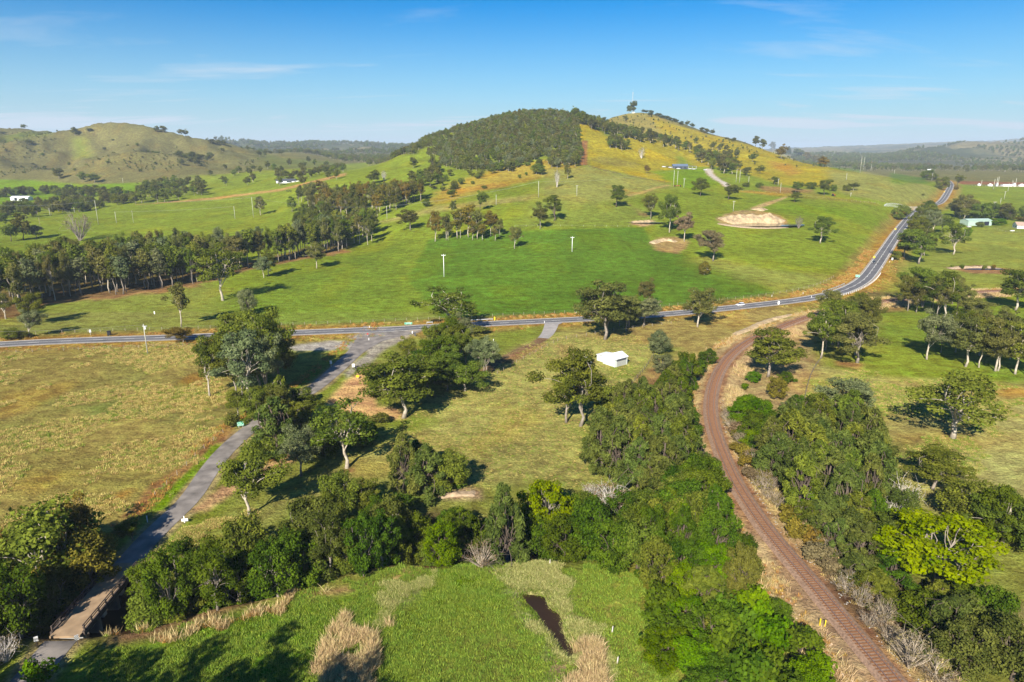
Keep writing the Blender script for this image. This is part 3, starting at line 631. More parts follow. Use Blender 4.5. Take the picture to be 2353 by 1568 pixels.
def sheet(name, P_, z, mat, kind='structure'):
    P_ = np.asarray(P_); bm = bmesh.new(); vs = [bm.verts.new((x, y, z)) for x, y in P_]; f = bm.faces.new(vs)
    bmesh.ops.triangulate(bm, faces=[f]); me = bpy.data.meshes.new(name); bm.to_mesh(me); bm.free()
    for p in me.polygons:
        if p.normal.z < 0: p.flip()
    me.materials.append(mat); return link(name, me, kind=kind)
zr = samp(Z0, CREEK[:,0], CREEK[:,1]).mean()
T_ = np.gradient(CREEK, axis=0); T_ /= np.hypot(T_[:,0], T_[:,1])[:,None]; Nn_ = np.c_[-T_[:,1], T_[:,0]]
V_ = np.concatenate([np.c_[CREEK + Nn_*6, np.full(len(CREEK), zr-4.3)], np.c_[CREEK - Nn_*6, np.full(len(CREEK), zr-4.3)]]); m_ = len(CREEK)
link('creek_water', np_mesh('creek_water', V_, [(m_+i, m_+i+1, i+1, i) for i in range(m_-1)], [M['water_brown']]), kind='structure')
T_ = np.gradient(CREEK2, axis=0); T_ /= np.hypot(T_[:,0], T_[:,1])[:,None]; Nn_ = np.c_[-T_[:,1], T_[:,0]]; m_ = len(CREEK2)
V_ = np.concatenate([np.c_[CREEK2 + Nn_*5, np.full(m_, -2.2)], np.c_[CREEK2 - Nn_*5, np.full(m_, -2.2)]])
link('creek_water', np_mesh('creek_water', V_, [(m_+i, m_+i+1, i+1, i) for i in range(m_-1)], [M['water_brown']]), kind='structure')
PC = POND.mean(0); sheet('pond_water', PC + (POND - PC) * 1.15, gz(*PC) + .62, M['water_brown'])
sheet('dam_water', DAMC + np.array([[math.cos(t)*34, math.sin(t)*13] for t in np.linspace(0, 2*math.pi, 28)[:-1]]), gz(*DAMC) + .9, M['water'])
w2 = gp('C2', 2120, 995); sheet('dam_water', np.array(w2) + np.array([[math.cos(t)*15, math.sin(t)*6] for t in np.linspace(0, 2*math.pi, 20)[:-1]]), gz(*w2) + .35, M['water'])
w3 = gp('C3', 2080, 1138); sheet('dam_water', np.array(w3) + np.array([[math.cos(t)*13, math.sin(t)*2.6] for t in np.linspace(0, 2*math.pi, 20)[:-1]]), gz(*w3) + .30, M['water_brown'])

# ============================================================ TREE MESHES
def leaf_mesh(name, cen, rad, per, size, rng, aspect=1.0, outw=.8, up=.25, shell=.55, upright=0.0, mat=None, tones=None):
    cen = np.asarray(cen); rad = np.asarray(rad)
    if rad.ndim == 1: rad = np.repeat(rad[:, None], 3, 1)
    n_ = len(cen); cnt = np.maximum(8, (per * (rad.mean(1) / rad.mean()) ** 2)).astype(int)
    ci = np.repeat(np.arange(n_), cnt); m_ = len(ci)
    d = rng.normal(size=(m_, 3)); d /= np.linalg.norm(d, axis=1)[:, None]
    r = shell + (1 - shell) * rng.random(m_); r *= 1 + .12 * rng.normal(size=m_)
    p = cen[ci] + d * rad[ci] * r[:, None]
    nn = d * outw + rng.normal(size=(m_, 3)) * .45 + np.array([0, 0, up]); nn /= np.linalg.norm(nn, axis=1)[:, None]
    a = np.cross(nn, rng.normal(size=(m_, 3)));
    if upright: a = a * (1 - upright) + np.array([0, 0, 1.0]) * upright; a -= nn * (a * nn).sum(1)[:, None]
    a /= np.linalg.norm(a, axis=1)[:, None] + 1e-9; bb = np.cross(nn, a)
    s = size * (.6 + .8 * rng.random(m_))[:, None]
    A_ = a * s * aspect ** .5; B_ = bb * s / aspect ** .5
    V = np.stack([p - A_*.5, p + B_*.5 - A_*.08, p + A_*.5, p - B_*.5 + A_*.08], 1).reshape(-1, 3)
    me = np_mesh(name, V, np.arange(m_*4).reshape(-1, 4), [mat] if mat else [])
    ct = rng.random(n_) if tones is None else np.asarray(tones)
    tone = np.clip(ct[ci] * .55 + rng.random(m_) * .45, 0, 1)
    at_ = me.attributes.new('tone', 'FLOAT', 'FACE'); at_.data.foreach_set('value', tone.astype(np.float32))
    return me

def limb(mb, a, b, r0, r1, rng, bend=.12, seg=4, n=5):
    a = np.array(a, float); b = np.array(b, float); L_ = np.linalg.norm(b - a); off = rng.normal(size=3) * bend * L_; off[2] = abs(off[2]) * -.3 + off[2]*.2
    pts = []; rr = []
    for i in range(seg + 1):
        t = i / seg; p = a + (b - a) * t + off * math.sin(math.pi * t) * .8 + np.array([0, 0, .10*L_*math.sin(math.pi*t)]); pts.append(p); rr.append(r0 + (r1 - r0) * t ** .8)
    mb.tube(pts, rr, n, cap=False); return pts

def skeleton(H, r0, top, cen, rng, th0, P_=6, lean=.03, thin=.05):
    """trunk, primary limbs and twigs reaching each leaf clump"""
    mb = MB(); tp = [np.array([0, 0, -.4])]; rr = [r0 * 1.5]
    k = 6; d = rng.normal(size=2) * lean * H
    for i in range(1, k + 1):
        t = i / k; tp.append(np.array([d[0]*t*t + rng.normal()*.012*H, d[1]*t*t + rng.normal()*.012*H, top*t])); rr.append(r0 * (1.12 - t * .80))
    mb.tube(tp, rr, 8); cen = np.asarray(cen)
    def tr(z):
        t = min(max(z / top, 0), 1) * k; i = min(int(t), k - 1); return tp[i] + (tp[i+1] - tp[i]) * (t - i)
    ang = np.arctan2(cen[:,1], cen[:,0]) + rng.normal(size=len(cen)) * .1; order = np.argsort(ang)
    for gi, grp in enumerate(np.array_split(order, P_)):
        if len(grp) == 0: continue
        c = cen[grp].mean(0); z0 = th0 + rng.random() * max(.1, (c[2] - th0) * .35); z0 = min(z0, c[2] * .8)
        s = tr(z0); e = s + (c - s) * .62; pts = limb(mb, s, e, r0 * .48, r0 * .25, rng, .10, 4, 6)
        for j in grp:
            a = pts[2 + rng.integers(0, 3)]; limb(mb, a, cen[j] - np.array([0, 0, .2]), r0 * .20, thin, rng, .14, 3, 4)
    return mb

def ell(rng, n_, c, r, zmin=-1, surf=.55, power=1.0):
    d = rng.normal(size=(n_*4, 3)); d /= np.linalg.norm(d, axis=1)[:, None]; d = d[d[:,2] > zmin]
    out_ = []
    for v in d:   # keep clumps apart
        v = v * (surf + (1 - surf) * rng.random() ** power)
        if all(np.linalg.norm(v - o_) > (1.35 / n_ ** .5) for o_ in out_): out_.append(v)
        if len(out_) >= n_: break
    return np.array(out_) * np.array(r) + np.array(c)

PROTO = {}
def proto(kind, trunk, crown, H, Wd):
    co = np.empty(len(crown.vertices) * 3, np.float32); crown.vertices.foreach_get('co', co); co = co.reshape(-1, 3)
    PROTO.setdefault(kind, []).append((trunk, crown, float(np.percentile(co[:, 2], 99.5)), 2 * float(np.percentile(np.hypot(co[:, 0], co[:, 1]), 94))))
for s in range(6):                      # open-crowned gum
    g_ = np.random.default_rng(100 + s); H = 18.0
    c = ell(g_, 36 + 3 * s, (g_.normal()*.8, g_.normal()*.8, H*.60), (H*.29, H*.29, H*.34), -.88, .42)
    c[:, :2] *= (1 + .26 * g_.normal(size=(len(c), 1))); r = .85 + 1.0 * g_.random(len(c)); r3 = np.c_[r*1.15, r*1.15, r*.8]
    mb = skeleton(H, .27, H*.72, c, g_, H*.16 + s*.3, 6)
    proto('gum', new_mesh('trunk', mb.v, mb.f, M['bark_grey'], True), leaf_mesh('crown', c, r3, 210, .36, g_, 1.6, mat=M['leaf_gum']), H, 13.5)
for s in range(3):                      # old white-limbed gum, thin crown
    g_ = np.random.default_rng(150 + s); H = 20.0
    c = ell(g_, 30, (0, 0, H*.62), (H*.32, H*.32, H*.32), -.8, .55); c[:, :2] *= (1 + .30 * g_.normal(size=(len(c), 1))); r = 1.0 + .9 * g_.random(len(c))
    mb = skeleton(H, .36, H*.60, c, g_, H*.20, 6, .04, .07)
    proto('old', new_mesh('trunk', mb.v, mb.f, M['bark_pale'], True), leaf_mesh('crown', c, np.c_[r*1.2, r*1.2, r*.75], 120, .46, g_, 1.6, mat=M['leaf_gum']), H, 15.5)
for s in range(5):                      # slender forest gum
    g_ = np.random.default_rng(200 + s); H = 22.0
    c = ell(g_, 24, (0, 0, H*.64), (H*.12, H*.12, H*.33), -1, .40); c[:, :2] *= (1 + .3 * g_.normal(size=(len(c), 1))); r = 1.0 + .8 * g_.random(len(c))
    mb = skeleton(H, .20, H*.86, c, g_, H*.30, 5, .02)
    proto('slim', new_mesh('trunk', mb.v, mb.f, M['bark_pale'], True), leaf_mesh('crown', c, np.c_[r, r, r*1.1], 95, .55, g_, 1.4, mat=M['leaf_slim']), H, 7.0)
for s in range(5):                      # dense broadleaf tree down to the ground
    g_ = np.random.default_rng(300 + s); H = 10.0
    c = ell(g_, 46, (0, 0, H*.50), (H*.40, H*.40, H*.44), -.85, .70); c[:, :2] *= (1 + .16 * g_.normal(size=(len(c), 1))); r = .75 + .75 * g_.random(len(c))
    mb = skeleton(H, .26, H*.6, c, g_, H*.15, 6)
    proto('round', new_mesh('trunk', mb.v, mb.f, M['bark_dark'], True), leaf_mesh('crown', c, np.c_[r, r, r*.85], 190, .30, g_, 1.2, mat=M['leaf_round']), H, 9.6)
for s in range(4):                      # she-oak: ragged upright cone of fine drooping needles
    g_ = np.random.default_rng(400 + s); H = 15.0; n_ = 60; t = g_.random(n_) ** .8; z = H * (.12 + .84 * t)
    rr = H * .27 * (1 - t) ** .6 * (.45 + .65 * g_.random(n_)) + .15; a = g_.random(n_) * 6.283
    c = np.c_[np.cos(a)*rr, np.sin(a)*rr, z]; r = (.6 + .6 * g_.random(n_)) * (1.15 - .5 * t)
    mb = skeleton(H, .26, H*.9, c, g_, H*.15, 8)
    proto('cas', new_mesh('trunk', mb.v, mb.f, M['bark_dark'], True), leaf_mesh('crown', c, np.c_[r*.9, r*.9, r*1.45], 120, .42, g_, 3.2, .7, .1, .3, .65, mat=M['leaf_cas']), H, 9.5)
for s in range(3):                      # layered yellow-green tree
    g_ = np.random.default_rng(500 + s); H = 13.0
    c = ell(g_, 60, (0, 0, H*.62), (H*.46, H*.46, H*.32), -.55, .75); c[:, :2] *= (1 + .14 * g_.normal(size=(len(c), 1))); r = .9 + .7 * g_.random(len(c))
    mb = skeleton(H, .32, H*.6, c, g_, H*.25, 6)
    proto('yellow', new_mesh('trunk', mb.v, mb.f, M['bark_grey'], True), leaf_mesh('crown', c, np.c_[r*1.15, r*1.15, r*.5], 130, .40, g_, 1.2, up=.5, mat=M['leaf_yellow']), H, 13.0)
for s in range(3):                      # shrub
    g_ = np.random.default_rng(600 + s); H = 3.0
    c = ell(g_, 14, (0, 0, H*.5), (H*.42, H*.42, H*.36), -.8, .5); r = .45 + .35 * g_.random(len(c))
    mb = skeleton(H, .07, H*.5, c, g_, H*.05, 4, .03, .015)
    proto('bush', new_mesh('stem', mb.v, mb.f, M['bark_dark'], True), leaf_mesh('crown', c, r, 90, .24, g_, 1.3, mat=M['leaf_round']), H, 3.4)
for s in range(3):                      # nearly bare tree of thin stems
    g_ = np.random.default_rng(700 + s); H = 8.0
    c = ell(g_, 30, (0, 0, H*.62), (H*.40, H*.40, H*.38), -.5, .70); mb = MB()
    for j in range(len(c)):
        p_ = limb(mb, (g_.normal()*.15, g_.normal()*.15, 0), c[j], .11, .03, g_, .08, 4, 4)
        for q in range(4): limb(mb, p_[2 + q % 3], c[j] + g_.normal(size=3) * 1.1, .04, .012, g_, .12, 3, 3)
    proto('bare', new_mesh('trunk', mb.v, mb.f, M['twig'], True), leaf_mesh('crown', c, .7 + .3*g_.random(len(c)), 16, .26, g_, 1.6, shell=.2, mat=M['leaf_purple']), H, 7.5)
g_ = np.random.default_rng(800); H = 5.0; c = ell(g_, 40, (0, 0, H*.52), (H*.40, H*.40, H*.42), -.95, .85)
c[:, :2] *= np.clip(1.35 - c[:, 2:3] / H, .3, 1.1); mb = skeleton(H, .14, H*.5, c, g_, H*.1, 5)
proto('cone', new_mesh('trunk', mb.v, mb.f, M['bark_pale'], True), leaf_mesh('crown', c, .6 + .2*g_.random(len(c)), 60, .28, g_, 1.2, mat=M['leaf_brown']), H, 4.6)
for s in range(4):                      # paddock tree seen from far away
    g_ = np.random.default_rng(900 + s); H = 14.0
    c = ell(g_, 22, (0, 0, H*.56), (H*.28, H*.28, H*.36), -.9, .5); c[:, :2] *= (1 + .25 * g_.normal(size=(len(c), 1))); r = 1.1 + .9 * g_.random(len(c))
    mb = skeleton(H, .22, H*.6, c, g_, H*.2, 5)
    proto('far', new_mesh('trunk', mb.v, mb.f, M['bark_grey'], True), leaf_mesh('crown', c, np.c_[r*1.1, r*1.1, r*.85], 62, .72, g_, 1.3, mat=M['leaf_dark']), H, 11.0)

NAME = {'gum': 'gum_tree', 'old': 'old_gum_tree', 'slim': 'slender_gum_tree', 'round': 'creek_tree', 'cas': 'she_oak_tree', 'yellow': 'yellow_green_tree',
        'bush': 'shrub', 'bare': 'bare_tree', 'cone': 'cone_shaped_tree', 'far': 'paddock_tree'}
CATN = {'bush': 'shrub'}
BLOCK = []                                 # places kept clear of grove trees: roads, rails, bridge
def tree(kind, X, Y, h, w, label, group=None, leaf=None, bark=None, var=None, rng=RNG, sink=0.15, z=None):
    v = PROTO[kind][(rng.integers(0, 99) if var is None else var) % len(PROTO[kind])]
    tm, cm, H, Wd = v
    root = empty(NAME[kind], (X, Y, (gz(X, Y) if z is None else z) - sink), rng.random() * 6.283, label, CATN.get(kind, 'tree'), group)
    root.scale = (w / Wd, w / Wd, h / H)
    t = link('stem' if kind == 'bush' else 'trunk', tm, root); c = link('crown', cm, root)
    if leaf: c.material_slots[0].link = 'OBJECT'; c.material_slots[0].material = M[leaf]
    if bark: t.material_slots[0].link = 'OBJECT'; t.material_slots[0].material = M[bark]
    return root
def T(tagc, kind, x, yb, yt, w, label, leaf=None, bark=None, var=None, group=None, corr=None, **kw):
    X, Y = gp(tagc, x, yb, **kw); y_t = px2(tagc, x, yt)[1]; yb_ = px2(tagc, x, yb)[1]; k = 1.0 if tagc == 'U' else .3377
    zb = gz(X, Y); h = CAM_H + slope_at(y_t) * Y - zb
    if corr is None: corr = 1 - .16 * float(sstep(700, 1250, np.array(yb_)))
    dep = Y * math.cos(TILT) + (CAM_H - zb) * math.sin(TILT)
    return tree(kind, X, Y, max(h * corr, .8 * (yb - yt) * k / F * dep, .5), w * (1.15 if kind in ('gum', 'old') else 1.05) * k / F * dep, label, group, leaf, bark, var)

# ============================================================ single trees, nearest first
TREES = [
 # bottom left and the minor road
 ('B1','old',370,900,235,620,'big white-limbed gum standing above the dark creek thicket left of the bridge','leaf_gum','bark_pale',0),
 ('B1','gum',905,610,440,170,'small bright green tree leaning over the minor road before the bridge','leaf_round',None,1),
 ('M1','gum',1700,1600,1035,440,'tall gum with pale trunk standing beside the minor road and dirt track','leaf_gum','bark_pale',2),
 ('M1','gum',2050,1325,935,300,'grey-green round-headed gum beside the brown dirt track','leaf_grey','bark_grey',3),
 ('M1','cas',1880,1190,745,340,'feathery olive she-oak behind the green road sign','leaf_cas',None,0),
 ('M1','gum',2070,940,725,190,'small leafy gum on the edge of the tan dirt yard','leaf_gum','bark_pale',4),
 ('M1','cas',2010,1010,790,200,'short she-oak tucked behind the feathery one at the minor road','leaf_cas',None,2),
 ('M1','bush',1575,1000,885,100,'dark shrub left of the green road sign','leaf_dark',None,0),
 ('M1','gum',1625,945,715,150,'slim young gum with two pale stems behind the green road sign','leaf_gum','bark_pale',5),
 ('M1','gum',1428,780,345,250,'leaning pale-trunked gum at the right edge of the dry paddock','leaf_gum','bark_pale',1),
 ('M1','gum',1250,420,310,190,'low spreading gum on the paddock edge beside the highway','leaf_brown','bark_grey',2),
 ('M1','gum',1705,830,300,380,'huge grey-green gum, front one of the tall clump by the lay-by','leaf_grey','bark_pale',0),
 ('M1','gum',1820,760,160,300,'tall dark gum, right-hand one of the clump by the lay-by','leaf_gum','bark_grey',3),
 ('M1','gum',1640,700,190,300,'tall gum, back left one of the clump by the lay-by','leaf_gum','bark_grey',4),
 ('M1','gum',1900,720,330,220,'dark low-crowned gum shading the side road by the lay-by','leaf_dark','bark_dark',5),
 ('M1','round',1690,230,55,120,'round grey tree peeping over the clump by the lay-by','leaf_grey',None,1),
 ('M2','old',95,1270,725,370,'stag-headed gum with bare white limbs above brown soil ring','leaf_gum','bark_pale',1),
 ('M2','round',200,1110,920,220,'dark leafy tree right of the stag-headed gum','leaf_round',None,0),
 ('M2','round',-60,1180,960,260,'dark leafy tree left of the stag-headed gum','leaf_round',None,2),
 ('M2','bush',330,960,890,120,'dark shrub at the corner of the dirt yard','leaf_dark',None,1),
 ('M2','gum',480,930,470,450,'broad gum with pink-tinged foliage beside the dirt yard','leaf_gum','bark_pale',4),
 ('M2','gum',500,560,370,140,'small gum at the north end of the dirt yard','leaf_gum','bark_grey',1),
 ('M2','gum',700,650,355,280,'bright olive gum in the middle clump between yard and track','leaf_round','bark_grey',2),
 ('M2','gum',650,760,500,300,'mid-green gum behind the pink-tinged gum','leaf_gum','bark_dark',5),
 ('M2','gum',860,560,280,250,'tall dark-olive gum behind the grey one','leaf_gum','bark_grey',0),
 ('M2','gum',760,400,285,100,'little grey gum close to the highway guardrail','leaf_grey','bark_pale',3),
 ('M2','gum',1045,650,385,180,'silvery grey round gum at the end of the clump by the track','leaf_grey','bark_grey',1),
 ('M2','gum',900,745,540,290,'low gum at the front of the middle clump','leaf_gum','bark_pale',3),
 ('M2','gum',780,740,600,220,'dark gum wedged in the front of the middle clump','leaf_dark','bark_grey',5),
 ('M2','old',785,345,40,400,'big spreading gum with a bare snag top at the highway guardrail','leaf_gum','bark_pale',2),
 ('M2','bush',990,360,300,140,'dark shrub beside the highway east of the guardrail','leaf_dark',None,2),
 ('M2','gum',1590,960,520,330,'leafy twin gum, left one of the pair below the white shed','leaf_gum','bark_grey',1),
 ('M2','gum',1682,985,420,420,'leafy twin gum, taller right one of the pair below the white shed','leaf_gum','bark_grey',0),
 ('M2','round',1920,960,690,260,'domed dark tree right of the twin gums','leaf_gum',None,3),
 ('M2','round',2040,870,705,110,'narrow dark tree behind the domed one','leaf_round',None,1),
 ('M2','gum',1850,395,0,330,'tall dark gum on brown litter south of the highway','leaf_slim','bark_grey',4),
 ('M2','gum',2010,310,90,260,'wide gum filling the row right of the tall dark one by the highway','leaf_slim','bark_grey',2),
 ('M2','gum',2120,305,110,200,'greyish gum at the end of the highway row','leaf_grey','bark_grey',5),
 ('M2','gum',2150,190,-20,130,'rounded gum standing in the green paddock just over the highway','leaf_slim','bark_grey',1),
 ('M2','round',2220,490,335,140,'round grey bush-like tree, top one of three by the slope fence','leaf_grey',None,2),
 ('M2','round',2240,625,485,130,'round grey bush-like tree, middle one of three by the slope fence','leaf_grey',None,0),
 ('M2','cas',2250,775,605,100,'narrow green tree, lowest of three by the slope fence','leaf_round',None,1),
 ('M2','cas',490,1440,970,260,'pointed she-oak, tallest at the left of the cluster in the centre paddock','leaf_cas',None,0),
 ('M2','cas',640,1450,1060,300,'broad she-oak in the centre paddock cluster','leaf_cas',None,3),
 ('M2','round',800,1420,1110,260,'dark rounded tree at the right of the centre paddock cluster','leaf_gum',None,4),
 ('M2','cas',560,1330,1040,220,'she-oak at the back of the centre paddock cluster','leaf_cas',None,1),
 ('M2','bush',840,1400,1330,150,'low leafy shrub at the foot of the centre paddock cluster','leaf_round',None,0),
 ('B2','cas',1170,690,110,330,'tall grey-green she-oak at the bend of the creek','leaf_cas',None,0),
 ('B2','cas',1100,640,300,200,'shorter she-oak left of the tall creek-bend one','leaf_cas',None,2),
 ('B2','yellow',1450,480,135,330,'tree with yellow and orange leaf tips among the dark creek trees','leaf_yellow',None,0),
 ('B2','bare',1890,380,170,230,'bleached leafless shrub above the dark green creek trees','leaf_purple','deadwood',0),
 ('B2','bare',1760,330,190,130,'small bleached leafless shrub left of the larger one','leaf_purple','deadwood',1),
 ('B2','bare',1010,780,610,240,'heap of dry brown branches on the creek bank','leaf_purple','twig',2),
 ('B2','round',745,770,450,250,'lime green round tree on the creek bank','leaf_lime',None,1),
 ('B2','yellow',860,560,330,260,'mid-green tree behind the lime green one','leaf_round',None,2),
 # railway side
 ('M3','gum',130,310,45,240,'round purple-brown gum between the highway and the railway','leaf_slim','bark_pale',3),
 ('M3','gum',610,650,320,320,'big round dark gum inside the railway curve','leaf_gum','bark_grey',4),
 ('M3','round',665,800,640,125,'brown-green cone-like bush in the dry railway corridor','leaf_brown',None,2),
 ('M3','round',725,690,605,90,'green bush behind the brown-green one','leaf_round',None,0),
 ('M3','round',515,690,610,90,'lime bush at the foot of the big round gum','leaf_lime',None,1),
 ('M3','bush',455,735,690,55,'small bright green shrub by the railway','leaf_lime',None,1),
 ('M3','round',800,860,765,110,'dark green bush against the paddock fence','leaf_round',None,3),
 ('M3','round',745,890,815,110,'grey-green bush against the paddock fence','leaf_grey',None,4),
 ('M3','bush',795,685,660,40,'little green shrub in the dry grass by the fence','leaf_round',None,0),
 ('M3','round',195,575,460,120,'bright green tree, uppermost of the row left of the railway','leaf_round',None,0),
 ('M3','round',130,650,530,130,'bright green tree, second of the row left of the railway','leaf_round',None,3),
 ('M3','gum',970,520,170,190,'upright gum on the left of the big olive clump','leaf_gum','bark_pale',5),
 ('M3','gum',1215,555,230,360,'broad gum at the front of the big olive clump','leaf_slim','bark_grey',0),
 ('M3','gum',1090,450,130,260,'gum in the middle of the big olive clump','leaf_gum','bark_grey',2),
 ('M3','gum',1060,330,100,240,'gum at the back left of the big olive clump','leaf_slim','bark_grey',1),
 ('M3','gum',1250,350,120,240,'gum at the back right of the big olive clump','leaf_slim','bark_grey',3),
 ('M3','gum',1190,950,640,370,'spreading grey-green gum casting shade in the right paddock','leaf_grey','bark_grey',2),
 ('M3','old',1865,1065,575,500,'great white-limbed gum alone in the right paddock','leaf_gum','bark_pale',0),
 ('M3','gum',1725,1410,1110,420,'dome-shaped dense gum over a bare muddy hollow','leaf_gum','bark_grey',0),
 ('M3','gum',1690,530,180,250,'open gum with pinkish trunk, leftmost of the right paddock row','leaf_grey','bark_pale',1),
 ('M3','gum',1785,485,280,120,'thin gum just behind the leftmost of the right paddock row','leaf_grey','bark_grey',3),
 ('M3','gum',1950,580,240,230,'gum with stout pale trunk, second of the right paddock row','leaf_slim','bark_pale',4),
 ('M3','gum',2045,585,240,180,'gum with thin trunk, third of the right paddock row','leaf_gum','bark_pale',2),
 ('M3','gum',2155,610,245,220,'gum, fourth of the right paddock row','leaf_slim','bark_pale',5),
 ('M3','old',2290,630,240,240,'pale-limbed gum ending the right paddock row at the picture edge','leaf_gum','bark_pale',2),
 ('C3','gum',1660,1395,1125,240,'olive gum, left one of the tall group by the railway','leaf_gum','bark_grey',2),
 ('C3','gum',1800,1470,1150,230,'olive gum with pale trunk, front one of the tall group by the railway','leaf_gum','bark_pale',0),
 ('C3','gum',1560,1420,1180,140,'dark gum at the left foot of the tall group by the railway','leaf_dark','bark_grey',3),
 ('C3','gum',1950,1470,1320,210,'low gum at the right of the tall group by the railway','leaf_slim','bark_grey',1),
 ('C3','gum',2290,1415,1140,240,'gum at the right edge of the picture beside the railway','leaf_gum','bark_pale',4),
 ('B3','yellow',1745,900,400,680,'great spreading yellow-green tree over the dark gully','leaf_yellow','bark_grey',1),
 ('B3','yellow',850,420,215,240,'small bright yellow-green tree under the she-oaks','leaf_lime',None,2),
 ('B3','gum',2200,620,220,360,'thin-crowned gum with pale trunk right of the yellow-green tree','leaf_gum','bark_pale',5),
 ('B3','bare',1290,1220,1080,150,'leafless grey shrub beside the railway, upper one','leaf_purple','twig',0),
 ('B3','bare',1560,1500,1190,280,'large leafless grey thicket tree beside the railway','leaf_purple','twig',1),
 ('B3','bare',1180,960,830,190,'leafless pale tree beside the railway near the wide curve end','leaf_purple','deadwood',2),
 ('B3','bare',620,260,130,150,'twiggy brown leafless shrub where the she-oaks begin','leaf_purple','twig',0),
 ('B3','bare',1760,1560,1420,260,'brown leafless thicket at the bottom right','leaf_purple','twig',2),
 ('B1','bush',290,1568,1385,200,'bright yellow-green shrub at the bottom left by the road end','leaf_lime',None,0),
 # highway fields
 ('M1','gum',205,385,185,150,'pale-stemmed grey-green gum, front one of the pair by the left highway','leaf_grey','bark_pale',1),
 ('M1','gum',205,300,80,180,'darker gum, rear one of the pair by the left highway','leaf_gum','bark_grey',2),
 ('M1','round',80,400,320,120,'low olive bush at the far left highway edge','leaf_gum',None,1),
 ('M1','round',165,390,335,80,'dark bush between the olive bush and the pale-stemmed gum','leaf_dark',None,2),
 ('C1','slim',1233,1527,1225,135,'slim pointed gum alone in the green field above the highway','leaf_slim','bark_pale',2),
 ('C1','old',1518,1350,955,250,'tall white-trunked gum leaning before the dense belt','leaf_gum','bark_pale',1),
 ('C1','gum',1795,1195,1050,105,'low round gum, left one of two in front of the belt','leaf_grey','bark_pale',3),
 ('C1','gum',1832,1182,1000,110,'round gum, right one of two in front of the belt','leaf_gum','bark_grey',4),
 ('C1','gum',2155,1130,955,115,'gum with white trunk near the right end of the belt','leaf_slim','bark_pale',5),
 ('C1','old',40,1475,1300,120,'white-trunked gum at the left edge before the belt','leaf_dark','bark_pale',0),
 ('C1','bare',548,942,755,155,'nearly leafless spreading tree in the left green field','leaf_purple','bark_grey',2),
 ('C1','far',75,948,810,100,'flat-topped tree, leftmost in the upper left field','leaf_gum','bark_dark',0),
 ('C1','far',160,937,755,110,'tall dark tree, second in the upper left field','leaf_dark','bark_dark',1),
 ('C1','far',248,926,835,88,'small round grey tree, third in the upper left field','leaf_grey','bark_dark',2),
 ('C1','gum',1775,768,640,82,'round gum with white trunk by the tall timber poles','leaf_slim','bark_pale',0),
 ('C1','far',1988,745,640,66,'oval dark tree in the long green field','leaf_gum',None,1),
 ('C1','far',402,522,448,64,'lone tree, left of three at the foot of the left hill','leaf_dark',None,2),
 ('C1','far',562,545,472,62,'leaning tree, middle of three at the foot of the left hill','leaf_gum',None,3),
 ('C1','far',645,548,478,88,'wide tree, right of three at the foot of the left hill','leaf_gum',None,0),
 ('C1','far',511,226,168,46,'tree on the crest of the left hill spur','leaf_dark',None,1),
 ('C1','far',610,196,176,40,'low tree on the skyline of the left hill','leaf_dark',None,2),
 ('C1','far',160,182,150,40,'thin wispy tree on the left skyline','leaf_dark',None,3),
 ('C1','far',22,215,198,50,'low tree at the far left skyline','leaf_dark',None,0),
 ('C1','far',1068,203,160,36,'left one of the first pair of skyline trees on the left hill','leaf_dark',None,1),
 ('C1','far',1112,205,160,44,'right one of the first pair of skyline trees on the left hill','leaf_dark',None,2),
 ('C1','far',1226,222,183,40,'left one of the second pair of skyline trees on the left hill','leaf_dark',None,3),
 ('C1','far',1263,224,181,46,'right one of the second pair of skyline trees on the left hill','leaf_dark',None,0),
 ('C1','far',1440,282,250,44,'left one of three skyline trees low on the left hill','leaf_dark',None,2),
 ('C1','far',1486,288,256,38,'middle one of three skyline trees low on the left hill','leaf_dark',None,3),
 ('C1','far',1522,292,257,40,'right one of three skyline trees low on the left hill','leaf_dark',None,1),
 ('C1','far',205,290,252,50,'dark tree in the gully of the left hill','leaf_dark',None,1),
 # middle slope
 ('C2','far',285,727,635,78,'dark tree on the green shoulder left of the wooded hill','leaf_dark',None,1),
 ('C2','bare',350,708,635,34,'dead pale stem on the green shoulder left of the wooded hill','leaf_dark','deadwood',0),
 ('C2','far',548,622,548,52,'tree high on the green shoulder','leaf_dark',None,2),
 ('C2','far',684,655,530,48,'tree at the edge of the wooded hill foot','leaf_dark',None,3),
 ('C2','far',803,822,760,66,'bushy tree below the wooded hill','leaf_gum',None,0),
 ('C2','round',638,885,830,52,'round bush-like tree at the end of the brown belt','leaf_gum',None,2),
 ('C2','gum',528,1045,905,138,'spreading dark tree alone left of the nine paddock gums','leaf_dark','bark_grey',3),
 ('C2','gum',824,935,842,48,'thin pale tree above the nine paddock gums','leaf_slim','bark_pale',4),
 ('C2','gum',1003,912,775,78,'upright dark tree above the nine paddock gums','leaf_gum','bark_dark',1),
 ('C2','gum',1237,1170,1022,95,'leaning pale-trunked tree right of the nine paddock gums','leaf_slim','bark_pale',2),
 ('C2','gum',1410,1035,873,88,'one-sided tree left of the broad one in the middle field','leaf_dark','bark_grey',5),
 ('C2','gum',1505,980,805,145,'broad dark tree in the middle field','leaf_gum','bark_dark',0),
 ('C2','bare',1525,752,632,38,'dead stag on the slope by the timber pole','leaf_dark','deadwood',1),
 ('C2','far',1597,694,590,44,'tree below the boundary firebreak, left one','leaf_dark','bark_pale',1),
 ('C2','far',1650,612,520,52,'dark tree at the foot of the boundary firebreak','leaf_dark',None,3),
 ('C2','gum',1930,887,738,98,'oval dark tree alone in the upper paddock','leaf_gum','bark_dark',4),
